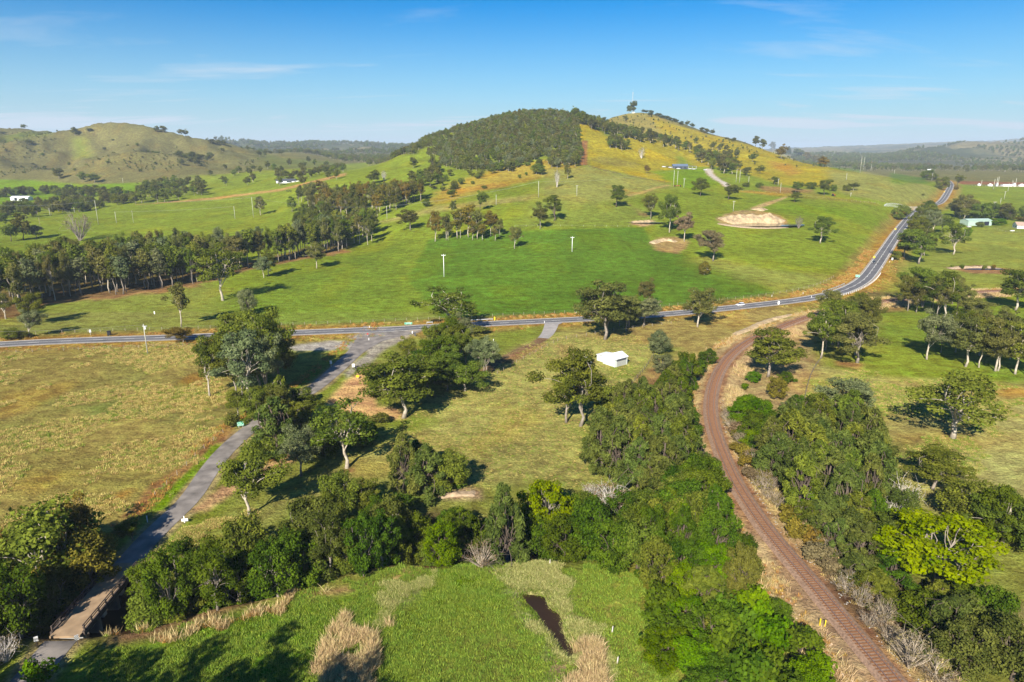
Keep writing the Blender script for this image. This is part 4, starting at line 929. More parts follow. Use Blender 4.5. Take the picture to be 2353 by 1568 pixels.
 ('C2','gum',2162,967,790,102,'tall dark tree left of the double-crowned one','leaf_dark','bark_grey',1),
 ('C2','gum',2290,1060,805,130,'tall double-crowned tree near the small dam','leaf_gum','bark_pale',3),
 ('C2','far',1385,665,590,70,'dark rounded thicket tree on the slope, left','leaf_gum',None,2),
 ('C2','far',1420,668,600,60,'dark rounded thicket tree on the slope, right','leaf_gum',None,1),
 ('C2','bush',1270,692,665,24,'small dark bush on the slope, left of two','leaf_gum',None,0),
 ('C2','bush',1315,674,648,20,'small dark bush on the slope, right of two','leaf_gum',None,1),
 ('C2','far',1197,642,562,46,'tree on the tan slope, right of two','leaf_dark',None,0),
 ('C2','far',1105,636,580,48,'rounded tree on the tan slope, left of two','leaf_gum',None,2),
 ('C2','bush',1030,762,738,38,'round dark bush by the lower slope','leaf_gum',None,2),
 ('C2','bush',955,732,708,28,'little round bush above the lower slope','leaf_gum',None,0),
 ('C2','bare',2100,556,478,46,'dead white tree on the yellow spur above the hill house','leaf_dark','deadwood',1),
 ('C2','far',2136,656,600,40,'small tree on the yellow slope left of the hill house','leaf_brown',None,1),
 ('C2','far',2045,222,165,56,'ragged tree beside the mast on the peak','leaf_dark',None,2),
 ('C2','far',2016,228,195,34,'small tree left of the mast on the peak','leaf_dark',None,1),
 ('C2','far',1992,312,268,32,'lone dark tree below the peak','leaf_dark',None,3),
 ('C2','far',2157,275,235,36,'tree on the right shoulder of the peak','leaf_dark',None,0),
 # right middle
 ('C3','gum',150,640,515,105,'dark tree below the hill house, left of the driveway','leaf_gum','bark_dark',3),
 ('C3','gum',342,662,555,112,'wide brownish tree at the foot of the hill driveway','leaf_dark','bark_dark',1),
 ('C3','gum',40,948,748,105,'purple-tinged gum with white trunk near the small dams','leaf_purple','bark_pale',5),
 ('C3','gum',235,1080,870,190,'purple-grey many-stemmed tree in the paddock','leaf_purple','bark_grey',2),
 ('C3','cone',176,1172,1085,80,'small round-topped cone tree alone on the dark green paddock','leaf_brown','bark_pale',0),
 ('C3','gum',795,615,540,58,'dark double tree at the right of the driveway fence, left','leaf_gum','bark_dark',4),
 ('C3','gum',820,600,540,54,'dark double tree at the right of the driveway fence, right','leaf_gum','bark_dark',1),
 ('C3','gum',790,678,610,90,'shaded dark tree at the end of the sandy track','leaf_gum','bark_dark',0),
 ('C3','gum',990,632,525,100,'tall dark tree in the group below the yellow hill','leaf_dark','bark_dark',2),
 ('C3','round',905,590,543,66,'round bush left of the tall dark tree below the yellow hill','leaf_gum',None,1),
 ('C3','round',1052,606,560,52,'round bush right of the tall dark tree below the yellow hill','leaf_gum',None,3),
 ('C3','round',1143,603,562,54,'dark bush, left of the small pair below the yellow hill','leaf_gum',None,2),
 ('C3','gum',1190,600,546,66,'flat-topped tree, right of the small pair below the yellow hill','leaf_dark','bark_pale',5),
 ('C3','bare',817,857,773,52,'stunted tree with bare trunk right of the quarry dam','leaf_dark','bark_grey',0),
 ('C3','gum',965,960,778,172,'neat umbrella-shaped tree alone in the paddock right of the quarry dam','leaf_gum','bark_pale',0),
 ('C3','round',1510,790,697,110,'dark dome tree on the near side of the highway','leaf_gum',None,4),
 ('C3','round',1790,587,508,82,'dark dome tree beside the far bend of the highway','leaf_gum',None,0),
 ('C3','gum',1897,575,490,58,'tall narrow tree beside the far bend of the highway','leaf_gum','bark_dark',1),
 ('C3','round',1886,607,575,32,'small bush at the far bend of the highway','leaf_brown',None,1),
 ('C3','round',1690,527,458,80,'dark dome tree behind the green rise','leaf_gum',None,2),
 ('C3','round',1735,532,482,54,'smaller dome tree behind the green rise','leaf_gum',None,3),
 ('C3','bush',1662,636,620,20,'tiny dark bush in the rough pasture','leaf_dark',None,0),
 ('C3','gum',1635,1100,865,240,'big gum with forked trunk right of the highway','leaf_gum','bark_grey',2),
 ('C3','gum',1530,1065,915,110,'slim gum left of the forked one by the highway','leaf_gum','bark_grey',4),
 ('C3','round',1477,1085,1010,64,'dark bush at the highway edge by the white marker','leaf_gum',None,1),
 ('C3','gum',1640,960,780,150,'gum in the middle of the highway-side row','leaf_gum','bark_grey',1),
 ('C3','gum',1730,900,735,130,'pale feathery gum in the highway-side row','leaf_grey','bark_pale',3),
 ('C3','gum',1790,890,765,110,'bright gum at the right of the highway-side row','leaf_gum','bark_grey',5),
 ('C3','round',1690,780,668,100,'dark dome tree hiding the highway dip','leaf_gum',None,0),
 ('C3','gum',1870,1035,825,180,'gum with stout white trunk by the sheds','leaf_gum','bark_pale',0),
 ('C3','gum',1915,790,628,125,'tall gum with pale trunk behind the green shed','leaf_slim','bark_pale',3),
 ('C3','gum',1880,780,655,80,'shorter gum left of the pale-trunked one behind the green shed','leaf_slim','bark_grey',4),
 ('C3','gum',1970,785,650,90,'gum right of the pale-trunked one behind the green shed','leaf_slim','bark_grey',1),
 ('C3','round',2055,800,690,160,'wide dark tree right behind the green shed','leaf_gum',None,3),
 ('C3','round',2115,795,685,100,'dark tree second to the right behind the green shed','leaf_gum',None,1),
 ('C3','gum',2195,790,685,130,'spreading tree by the lattice pole','leaf_dark','bark_pale',5),
 ('C3','round',2240,800,720,90,'low tree right of the spreading one by the lattice pole','leaf_dark',None,2),
 ('C3','round',2165,836,788,100,'yellow-green garden bush between the sheds','leaf_lime',None,0),
 ('C3','bush',2038,848,815,34,'dark round bush, left of two in front of the green shed','leaf_gum',None,1),
 ('C3','bush',2060,850,815,34,'dark round bush, right of two in front of the green shed','leaf_gum',None,2),
 ('C3','round',1965,912,853,52,'small bright yellow bush beside the stout white trunk','leaf_yellow',None,0),
 ('C3','round',2345,800,700,70,'dark tree at the right edge behind the cottage','leaf_gum',None,2),
 ('C3','round',2350,810,780,90,'reddish shrub behind the cottage','leaf_brown',None,1),
 ('C3','bush',1860,1125,1105,24,'tiny bush on the bank of the red-earth dam, leftmost','leaf_gum',None,0),
 ('C3','bush',1930,1133,1103,34,'round bush on the bank of the red-earth dam','leaf_gum',None,1),
 ('C3','bush',2082,1138,1108,32,'pointed bush on the bank of the red-earth dam','leaf_gum',None,2),
 ('C3','bush',2148,1135,1103,28,'bush at the right of the red-earth dam','leaf_brown',None,0),
 ('C3','far',505,405,340,66,'round dark tree on the yellow hillside','leaf_gum',None,0),
 ('C3','far',557,485,430,60,'round tree at the foot of the yellow hillside','leaf_gum',None,1),
 ('C3','far',465,500,440,64,'dark tree left of the round one at the foot of the yellow hillside','leaf_dark',None,2),
 ('C3','far',655,560,505,72,'wide dark tree by the pale timber poles','leaf_gum',None,3),
 ('C3','round',460,575,545,50,'low bush below the pale timber poles, left','leaf_gum',None,2),
 ('C3','round',550,582,545,50,'low bush below the pale timber poles, right','leaf_gum',None,3),
 ('C3','far',525,300,228,52,'tallest skyline tree on the yellow hill','leaf_dark',None,1),
 ('C3','far',572,318,250,42,'skyline tree right of the tallest on the yellow hill','leaf_dark',None,2),
 ('C3','far',640,335,268,44,'airy skyline tree on the yellow hill','leaf_dark',None,3),
 ('C3','far',700,385,285,70,'broad brown tree on the skyline of the yellow hill','leaf_brown',None,0),
 ('C3','far',745,375,300,40,'tree right of the broad brown skyline one','leaf_dark',None,1),
 ('C3','far',810,390,316,74,'wide pale-trunked tree on the skyline slope','leaf_dark','bark_pale',2),
 ('C3','far',870,405,340,64,'reddish tree on the skyline slope','leaf_brown',None,3),
 ('C3','far',940,415,355,60,'tree ending the skyline row of the yellow hill','leaf_brown',None,0),
]
for rec in TREES:
    t_, kd, x, yb, yt, w, lab, lf, bk, vr = rec
    T(t_, kd, x, yb, yt, w, lab, lf, bk, vr)
NINE_W = ['first', 'second', 'fourth', 'fifth', 'sixth', 'eighth', 'tenth', 'twelfth', 'seventh', 'third', 'ninth', 'eleventh']
NINE = [(697,1122,915,110),(772,1113,938,76),(848,1100,902,76),(868,1098,900,60),(925,1095,868,92),(985,1105,905,84),(1075,1085,910,88),(1137,1088,965,50),(952,1112,980,50),
        (785,1112,980,50),(1020,1112,1000,56),(1105,1118,1010,50)]
for i, (x, yb, yt, w) in enumerate(NINE):
    T('C2', 'slim' if i % 3 else 'gum', x, yb, yt, w * 1.05, NINE_W[i] + ' white-trunked gum from the left in the row in the middle field', 'leaf_slim' if i % 2 else 'leaf_brown', 'bark_pale', None, 'gums in the row in the middle field')

# ============================================================ groves: every tree a thing of its own
def clear_of_roads(X, Y, pad=0):
    for P_, d_ in ((HWY, 8), (MIN_, 5.0), (RAIL, 8.5)):
        if np.min(np.hypot(P_[:,0]-X, P_[:,1]-Y)) < d_ + pad: return False
    return True
LEAFW = {'leaf_gum': 'olive', 'leaf_dark': 'dark', 'leaf_slim': 'brownish', 'leaf_brown': 'russet', 'leaf_round': 'green', 'leaf_lime': 'bright-green', 'leaf_cas': 'dull-green', 'leaf_grey': 'grey', 'leaf_purple': 'dry'}
def grove(tagc, pts, n_, kinds, hr, wr, label, group, leaves=(None,), barks=(None,), sep=3.0, seed=0, pad=0, name=None, **kw):
    made = []
    rng = np.random.default_rng(seed); P_ = gpoly(tagc, pts, 3, **kw); lo = P_.min(0); hi = P_.max(0); got = []; tries = 0
    while len(got) < n_ and tries < n_ * 60:
        tries += 1; x, y = lo + (hi - lo) * rng.random(2)
        if not inside(np.array([x]), np.array([y]), P_)[0]: continue
        if got and np.min(np.hypot(*(np.array(got) - (x, y)).T)) < sep: continue
        if y < 800 and not clear_of_roads(x, y, pad): continue
        got.append((x, y)); kd = kinds[rng.integers(0, len(kinds))]; h = rng.uniform(*hr)
        lf = leaves[rng.integers(0, len(leaves))]; o = tree(kd, x, y, h, rng.uniform(*wr), label, group, lf, barks[rng.integers(0, len(barks))], None, rng)
        if name: o.name = name
        made.append((o, x / y, y, h, lf or ''))
    if made:      # say which one: how tall, what green, which row and which end of the grove
        q = lambda v, k: np.quantile([m[k] for m in made], v); rows = [q(.25, 2), q(.5, 2), q(.75, 2)]; ends = [q(v, 1) for v in (.1, .3, .5, .7, .9)]; hh = [q(.2, 3), q(.5, 3), q(.8, 3)]
        for o, a, y, h, lf in made:
            o['label'] = ' '.join([('short', 'low', 'tall', 'lofty')[sum(h > t for t in hh)], LEAFW.get(lf, 'dark'), label + ',', ('front row,', 'second row,', 'third row,', 'back row,')[sum(y > t for t in rows)],
                                   ('leftmost part', 'left part', 'centre left', 'centre right', 'right part', 'rightmost part')[sum(a > t for t in ends)]])
    return got
# dense belt in the left field
grove('C1', [(-100,1500),(350,1365),(590,1335),(870,1305),(1290,1245),(1560,1170),(1830,1100),(2100,1060),(2352,990),(2352,930),(2050,1010),(1700,1110),(1300,1100),(870,1130),(450,1190),(0,1290),(-100,1300)],
      165, ['slim','slim','gum'], (20,26), (7.5,10.5), 'gum in the dense belt', 'gums in the dense belt', ['leaf_slim','leaf_slim','leaf_gum','leaf_gum','leaf_grey'], ['bark_pale','bark_grey','bark_grey'], 3.6, 1)
grove('C1', [(-60,1290),(300,1210),(450,1200),(300,1140),(0,1180),(-60,1200)], 16, ['gum','round'], (10,15), (9,12), 'tree behind the belt, far left', 'trees behind the left end of the belt', ['leaf_gum','leaf_dark'], [None], 6, 2)
grove('C2', [(0,1190),(120,1185),(215,1178),(330,1130),(300,1060),(180,1040),(60,1080),(-60,1120),(-180,1200)], 26, ['slim','gum'], (19,24), (8,11), 'white-trunked gum at the belt\'s right end', 'gums at the right end of the belt', ['leaf_slim','leaf_gum'], ['bark_pale'], 4, 3)
grove('C2', [(-160,1150),(-20,1120),(0,1020),(60,960),(-60,900),(-220,980),(-280,1100)], 20, ['gum','round'], (14,19), (9,12), 'tree between belt and brown grove', 'trees between belt and brown grove', ['leaf_gum','leaf_dark'], ['bark_grey'], 5, 4)
grove('C2', [(-250,900),(0,960),(320,955),(440,905),(640,850),(610,815),(420,835),(150,840),(-100,830),(-260,850)], 75, ['slim','gum'], (18,22), (8,11), 'gum in the brown grove above the belt', 'gums in the brown grove', ['leaf_slim','leaf_brown','leaf_dark'], ['bark_pale','bark_grey'], 4.5, 5)
grove('C2', [(450,760),(560,770),(700,740),(760,640),(700,640),(620,700),(480,740)], 14, ['far'], (12,17), (9,12), 'tree below the wooded hill\'s left', 'trees below the left of the wooded hill', ['leaf_dark','leaf_gum'], [None], 6, 6)
# dark bands by the white barn
grove('C1', [(-60,820),(210,800),(420,768),(600,742),(800,700),(950,690),(900,660),(600,675),(300,700),(100,725),(-60,740)], 62, ['far','round'], (10,15), (10,14), 'tree in the band beyond the long field', 'trees in the upper left band', ['leaf_gum','leaf_dark','leaf_slim'], [None], 7, 7, name='band_tree')
grove('C1', [(330,645),(500,648),(900,655),(940,640),(640,622),(350,618)], 24, ['far','round'], (10,16), (12,16), 'tree in the rear band below the hill', 'trees in the rear band', ['leaf_gum','leaf_dark'], [None], 8, 8, name='band_tree')
grove('C1', [(-60,650),(95,645),(320,628),(310,618),(100,620),(-60,625)], 12, ['round'], (11,15), (13,17), 'round tree behind the white barn', 'trees behind the white barn', ['leaf_gum','leaf_dark'], [None], 9, 9, name='barn_tree')
grove('C1', [(940,690),(1150,680),(1330,655),(1420,630),(1400,590),(1250,560),(1050,560),(940,620)], 42, ['far'], (13,18), (12,15), 'tree in the big valley thicket', 'trees in the big thicket', ['leaf_gum','leaf_dark'], [None], 8, 10, name='thicket_tree')
grove('C1', [(1190,370),(1300,340),(1440,370),(1480,430),(1400,445),(1250,440),(1200,400)], 30, ['far'], (11,15), (12,16), 'tree in the copse on the left hill', 'trees in the hillside copse', ['leaf_dark'], [None], 9, 11, name='hillside_tree')
grove('C1', [(1900,545),(2060,540),(2180,500),(2340,470),(2340,450),(2100,490),(1900,520)], 26, ['far'], (11,15), (11,14), 'tree behind the dark-roofed valley house', 'trees behind the far dark-roofed house', ['leaf_dark','leaf_slim'], [None], 7, 12, name='valley_tree')
grove('C1', [(1300,640),(1500,600),(1800,560),(2100,600),(2340,560),(2340,420),(1900,440),(1500,470),(1280,500)], 34, ['far'], (11,16), (9,13), 'tree scattered on the valley pasture', 'trees scattered in the far valley', ['leaf_dark','leaf_gum'], [None,'bark_pale'], 22, 13, name='valley_tree')
grove('C1', [(1500,480),(2000,420),(2340,440),(2340,350),(1900,330),(1500,330),(1380,400)], 48, ['far'], (11,16), (10,15), 'far tree at the valley head', 'trees at the head of the valley', ['leaf_dark'], [None], 20, 14, name='valley_tree')
grove('C1', [(100,520),(900,500),(1250,470),(1150,300),(700,230),(250,260),(0,330),(0,480)], 34, ['bush','far'], (3,8), (5,9), 'scrubby bush on the left hill', 'bushes on the left hill', ['leaf_dark','leaf_gum'], [None], 12, 15, name='hill_bush')
# slope trees round the wooded hill
grove('C2', [(650,700),(900,660),(1150,600),(1400,565),(1620,560),(1560,610),(1250,640),(1000,700),(800,790),(680,780)], 26, ['far','bush'], (4,10), (6,9), 'small tree on the tan slope', 'trees on the tan slope', ['leaf_gum','leaf_dark'], [None], 10, 16, name='slope_tree')
grove('C2', [(1610,240),(1720,268),(1900,325),(2100,378),(2340,462),(2352,500),(2200,472),(2050,440),(1900,410),(1780,380),(1680,330)], 70, ['slim','far'], (13,18), (9,12), 'gum in the strip along the spur', 'gums in the strip along the spur', ['leaf_dark','leaf_gum'], ['bark_pale','bark_grey'], 6, 17, ymin=900, ymax=1300)
grove('C2', [(1860,490),(1930,498),(2010,510),(2075,545),(2060,520),(1960,470),(1880,455)], 14, ['far','gum'], (12,17), (9,12), 'gum in the yellow spur\'s copse', 'gums in the copse on the yellow spur', ['leaf_dark','leaf_gum'], ['bark_pale'], 5, 18)
grove('C3', [(-20,330),(60,350),(120,400),(180,440),(300,490),(400,500),(420,470),(330,400),(200,370),(60,310)], 38, ['slim','far'], (13,18), (9,12), 'gum above the hill driveway', 'gums above the hill driveway', ['leaf_dark','leaf_gum','leaf_slim'], ['bark_pale','bark_grey'], 6, 19, ymin=850)
grove('C3', [(100,280),(350,310),(420,360),(380,400),(250,330),(120,300)], 10, ['far'], (11,15), (8,11), 'scattered gum on the yellow hillside', 'gums on the upper yellow hillside', ['leaf_dark'], ['bark_pale'], 12, 20, ymin=1100, name='hillside_tree')
for i, (x, y, yt) in enumerate([(2115,238,222),(2135,244,226),(2165,252,228),(2205,268,246),(2222,272,248),(2240,278,262),(2262,283,264),(2280,288,266),(2300,295,280),(2320,300,282),(2340,306,292)]):
    T('C2', 'far', x, y + 4, yt, 34, 'stunted tree on the descending skyline right of the peak', 'leaf_dark', None, None, 'trees on the skyline right of the peak', ymin=1400)
for i, (x, y, yt) in enumerate([(20,148,128),(60,160,122),(95,172,140),(160,198,170),(190,208,178),(232,218,182),(330,250,238),(375,268,240)]):
    T('C3', 'far', x, y + 4, yt, 36, 'stunted tree on the descending skyline right of the peak', 'leaf_dark', None, None, 'trees on the skyline right of the peak', ymin=1300)
# right plain
grove('C3', [(960,440),(1060,452),(1240,450),(1500,440),(1700,470),(1820,480),(1800,440),(1500,420),(1200,425),(980,420)], 34, ['far'], (12,18), (13,18), 'tree on the plain beyond the rise', 'trees on the plain beyond the spur', ['leaf_dark','leaf_brown','leaf_gum'], [None], 16, 21, ymin=1150)
grove('C3', [(1850,480),(2100,490),(2352,470),(2352,440),(2100,450),(1850,455)], 12, ['far'], (10,15), (11,15), 'tree on the far right pasture', 'trees on the far right pasture', ['leaf_dark'], [None], 40, 22)
# creek thickets near the camera
DK = ['leaf_round','leaf_round','leaf_gum','leaf_dark']
grove('U', [(345,1385),(350,1330),(440,1310),(560,1290),(680,1250),(760,1215),(850,1190),(930,1200),(960,1235),(900,1290),(860,1325),(740,1330),(650,1370),(560,1380),(460,1420),(370,1428),(345,1420)],
      74, ['round','round','gum'], (8.5,14), (7,10.5), 'bushy tree in the thicket right of the bridge', 'trees of the creek thicket right of the bridge', DK, ['bark_grey'], 3.6, 30)
grove('U', [(-160,1380),(40,1330),(150,1290),(205,1285),(210,1300),(160,1360),(90,1420),(50,1460),(10,1480),(-60,1520),(-200,1560)],
      50, ['round','round','gum'], (8,13), (7,10), 'bushy tree in the thicket left of the bridge', 'trees of the creek thicket left of the bridge', DK, ['bark_grey'], 3.6, 31)
grove('U', [(-100,1560),(40,1500),(100,1500),(60,1560),(0,1640),(-100,1640)], 8, ['bush','bare'], (4,6), (4.5,6), 'straggly scrub in the bottom left corner', 'scrub at the bottom left corner', ['leaf_brown','leaf_purple'], ['deadwood'], 3, 32)
grove('B2', [(600,640),(780,690),(900,620),(1000,600),(1020,480),(800,480),(640,560)], 9, ['round'], (6,9), (6,9), 'tree beside the lime green creek tree', 'trees around the lime one', ['leaf_round','leaf_gum'], [None], 4, 33)
grove('B2', [(1330,600),(1500,700),(1620,750),(1800,780),(2050,800),(2200,760),(2352,700),(2500,600),(2400,420),(2150,400),(1900,430),(1700,420),(1500,450),(1340,480)],
      62, ['round'], (7.5,11), (7.5,10), 'tree in the creek wood left of the railway', 'trees of the dense wood left of the railway', ['leaf_round','leaf_round','leaf_gum'], [None], 4.0, 34)
grove('B3', [(0,420),(180,420),(330,520),(440,600),(470,700),(450,780),(420,1000),(300,1100),(60,1100),(-160,1000),(-200,700),(-100,480)],
      52, ['round','round','cas'], (5,12), (5.5,9.5), 'tree in the wood beside the straight railway', 'trees of the wood beside the straight railway', ['leaf_round','leaf_round','leaf_lime','leaf_gum','leaf_dark','leaf_round'], [None], 4.0, 35)
grove('B3', [(-200,1130),(300,1150),(600,1100),(720,1180),(760,1330),(950,1400),(1020,1568),(1000,1700),(100,1750),(60,1500),(-120,1400)],
      46, ['round','bush'], (3.5,8.5), (5,8.5), 'tree in the bottom edge wood', 'trees of the bottom wood', ['leaf_round','leaf_round','leaf_lime'], [None], 3.8, 36)
grove('B3', [(120,240),(250,330),(380,430),(160,420),(-100,330),(-250,200),(-100,150)], 22, ['round'], (8,11), (8,10), 'tree between she-oaks and railway', 'trees between she-oaks and railway', ['leaf_round','leaf_gum'], [None], 4.0, 37)
grove('M3', [(100,700),(40,760),(100,900),(70,1050),(180,1120),(240,1250),(330,1380),(420,1500),(200,1568),(-100,1500),(-250,1300),(-200,1000),(-100,800),(0,720)],
      52, ['round','cas'], (8,12), (7,9.5), 'tree left of the railway curve', 'trees along the left of the railway curve', ['leaf_round','leaf_round','leaf_cas'], [None], 4.2, 38)
grove('M2', [(1850,1130),(1880,1050),(2000,980),(2150,960),(2300,960),(2352,1100),(2352,1420),(2200,1480),(2000,1430),(1900,1350),(1830,1330),(1800,1250)],
      40, ['cas'], (12,16), (8.5,11), 'she-oak in the stand left of the railway', 'she-oaks left of the railway', ['leaf_cas','leaf_cas','leaf_gum'], [None], 4.6, 39)
grove('M3', [(340,880),(420,860),(520,900),(600,1020),(720,1080),(640,1200),(560,1280),(480,1180),(380,1060),(330,1000)], 17, ['round'], (5,8), (6.5,9), 'tree right of the railway curve', 'trees along the right of the railway curve', ['leaf_lime','leaf_round'], [None], 4, 40)
grove('M3', [(700,1200),(880,1050),(1100,1030),(1260,1150),(1330,1350),(1350,1568),(1100,1700),(850,1650),(700,1500),(580,1380),(600,1250)],
      50, ['cas'], (12,16), (8.5,11.5), 'she-oak in the stand right of the railway', 'she-oaks right of the railway', ['leaf_cas','leaf_cas','leaf_gum'], [None], 4.8, 41)
grove('B3', [(720,560),(900,520),(1250,460),(1420,560),(1480,720),(1500,900),(1350,1050),(1180,900),(1000,760),(860,640)],
      34, ['round','cas'], (6.5,10), (7,9.5), 'tree below the right she-oak stand', 'trees below the she-oak stand', ['leaf_round','leaf_gum','leaf_cas'], [None], 4.3, 42)
grove('B3', [(1560,1000),(1650,1200),(1750,1380),(1900,1500),(2100,1560),(2352,1580),(2352,1450),(2180,1330),(2100,1180),(1950,1060),(1800,1000)],
      34, ['cas','round'], (7,11), (7.5,10), 'tree in the bottom right stand', 'trees of the bottom right stand', ['leaf_cas','leaf_gum','leaf_round'], [None], 4.3, 43)
grove('B3', [(1950,560),(2100,600),(2352,760),(2500,800),(2500,560),(2352,500),(2150,480),(1950,440)], 24, ['round','gum'], (8,12), (8,11), 'tree along the right edge gully', 'trees along the right gully', ['leaf_gum','leaf_cas','leaf_round'], ['bark_grey'], 5, 44)
grove('B3', [(1400,380),(1550,420),(1620,520),(1500,600),(1380,500)], 8, ['bare','round'], (5,8), (6,8), 'thin tree beside the yellow-green one', 'thin trees beside the yellow-green one', ['leaf_gum','leaf_cas'], ['deadwood'], 4, 45)
grove('B3', [(430,60),(560,300),(760,560),(1000,850),(1250,1150),(1500,1500),(1600,1500),(1400,1180),(1150,880),(900,600),(680,330),(520,80)], 26, ['bare','bare','bush'], (2.5,5), (3.5,5.5), 'brush along the right of the railway', 'leafless brush along the railway', ['leaf_purple','leaf_brown'], ['twig'], 3.2, 92, pad=-4.5, name='railway_brush')
grove('M3', [(330,900),(300,1000),(330,1150),(420,1330),(480,1480),(540,1480),(460,1250),(400,1050)], 10, ['bare','bush'], (2.5,4), (3.5,5), 'brush at the railway curve', 'brush at the railway curve', ['leaf_purple','leaf_brown'], ['twig'], 3.2, 93, pad=-4.5, name='railway_brush')
grove('M3', [(950,520),(1250,560),(1340,430),(1260,260),(1050,230),(930,380)], 8, ['gum'], (13,18), (10,13), 'gum in the big olive clump', 'gums in the big olive clump', ['leaf_slim','leaf_gum','leaf_dark'], ['bark_grey'], 6, 57)
grove('C3', [(1560,1440),(1700,1470),(1900,1500),(1980,1440),(1850,1360),(1650,1370)], 6, ['gum'], (13,18), (10,13), 'gum in the tall railway group', 'gums in the tall railway group', ['leaf_gum','leaf_slim'], ['bark_grey'], 7, 58, pad=-3)
grove('M3', [(1820,520),(2050,590),(2352,640),(2500,600),(2352,480),(2050,400),(1880,400)], 9, ['gum'], (13,18), (10,13), 'gum in the right paddock row', 'gums in the right paddock row', ['leaf_slim','leaf_gum'], ['bark_pale'], 7, 59)
grove('C3', [(1520,1060),(1660,1060),(1780,930),(1840,860),(1740,760),(1640,800),(1560,920)], 12, ['gum','round'], (12,18), (11,14), 'tree in the highway-side row', 'trees in the highway-side row', ['leaf_gum','leaf_dark'], ['bark_grey'], 8, 75, pad=1)
grove('C3', [(1840,795),(2000,800),(2270,805),(2270,775),(2050,765),(1850,765)], 9, ['gum','round'], (12,16), (13,16), 'tree behind the green shed', 'trees behind the green shed', ['leaf_gum','leaf_dark'], ['bark_pale'], 9, 76)
grove('M2', [(620,700),(680,520),(800,430),(980,500),(1040,620),(900,740),(760,760)], 10, ['gum'], (11,17), (9,13), 'gum in the middle clump by the track', 'gums in the middle clump', ['leaf_gum','leaf_gum','leaf_grey','leaf_round'], ['bark_grey'], 5, 46)
grove('M1', [(1560,860),(1700,850),(1880,760),(1900,600),(1720,640),(1580,700)], 7, ['gum'], (14,21), (11,15), 'gum in the clump by the lay-by', 'gums in the lay-by clump', ['leaf_gum','leaf_grey','leaf_dark'], ['bark_grey'], 6, 47)
grove('M1', [(1780,1060),(1900,1160),(2080,1050),(2130,940),(1990,900),(1850,950)], 8, ['gum','cas'], (9,14), (8,11), 'tree between minor road and dirt yard', 'trees between road and yard', ['leaf_gum','leaf_cas','leaf_dark'], ['bark_grey'], 4.5, 48, pad=-2)
grove('M2', [(1880,380),(2000,340),(2130,300),(2130,260),(1950,280),(1840,330)], 4, ['gum'], (12,16), (9,12), 'gum in the row south of the highway', 'gums in the row south of the highway', ['leaf_slim','leaf_gum'], ['bark_grey'], 7, 49, pad=-3)
grove('B1', [(100,900),(350,960),(620,860),(660,740),(500,700),(300,760),(60,800)], 9, ['gum','round'], (9,14), (8,11), 'tree behind the white-limbed gum, far left', 'trees behind the big white-limbed gum', ['leaf_gum','leaf_dark','leaf_brown'], ['bark_grey'], 5, 56)
# tall gums behind the camera whose shade lies on the meadow
for x, y, h in ((-50, 50, 30), (-38, 47, 29), (-63, 46, 29), (-27, 40, 28), (-74, 52, 25)):
    tree('gum', x, y, h, 17, 'tall gum standing below the picture, its shade on the meadow', 'gums below the picture', 'leaf_gum', 'bark_grey')

# ============================================================ masses nobody could count: woods, tussocks, reeds
def scatter(name, pts, rots, scls, protos, kind='stuff', seed=0):
    """one object: points that carry small mesh pieces"""
    me = bpy.data.meshes.new(name); pts = np.asarray(pts, np.float32); n_ = len(pts)
    me.vertices.add(n_); me.vertices.foreach_set('co', pts.ravel())
    for nm, val in (('spin', rots), ('big', scls)):
        a_ = me.attributes.new(nm, 'FLOAT', 'POINT'); a_.data.foreach_set('value', np.asarray(val, np.float32))
    a_ = me.attributes.new('pick', 'INT', 'POINT'); a_.data.foreach_set('value', np.random.default_rng(seed).integers(0, len(protos), n_).astype(np.int32))
    ob = link(name, me, kind=kind)
    ng = bpy.data.node_groups.new(name + '_nodes', 'GeometryNodeTree')
    ng.interface.new_socket('Geometry', in_out='INPUT', socket_type='NodeSocketGeometry'); ng.interface.new_socket('Geometry', in_out='OUTPUT', socket_type='NodeSocketGeometry')
    gn = ng.nodes; gl = ng.links; gi = gn.new('NodeGroupInput'); go = gn.new('NodeGroupOutput')
    iop = gn.new('GeometryNodeInstanceOnPoints'); jn = gn.new('GeometryNodeJoinGeometry')
    for p_ in reversed(protos):
        oi = gn.new('GeometryNodeObjectInfo'); oi.inputs['Object'].default_value = p_; oi.inputs['As Instance'].default_value = True; gl.new(oi.outputs['Geometry'], jn.inputs[0])
    def attr(nm, ty):
        a = gn.new('GeometryNodeInputNamedAttribute'); a.data_type = ty; a.inputs['Name'].default_value = nm; return a.outputs['Attribute']
    cx_ = gn.new('ShaderNodeCombineXYZ'); gl.new(attr('spin', 'FLOAT'), cx_.inputs[2])
    iop.inputs['Pick Instance'].default_value = True
    gl.new(gi.outputs[0], iop.inputs['Points']); gl.new(jn.outputs[0], iop.inputs['Instance']); gl.new(attr('pick', 'INT'), iop.inputs['Instance Index'])
    gl.new(cx_.outputs[0], iop.inputs['Rotation']); gl.new(attr('big', 'FLOAT'), iop.inputs['Scale']); gl.new(iop.outputs[0], go.inputs[0])
    md = ob.modifiers.new('pieces', 'NODES'); md.node_group = ng
    return ob
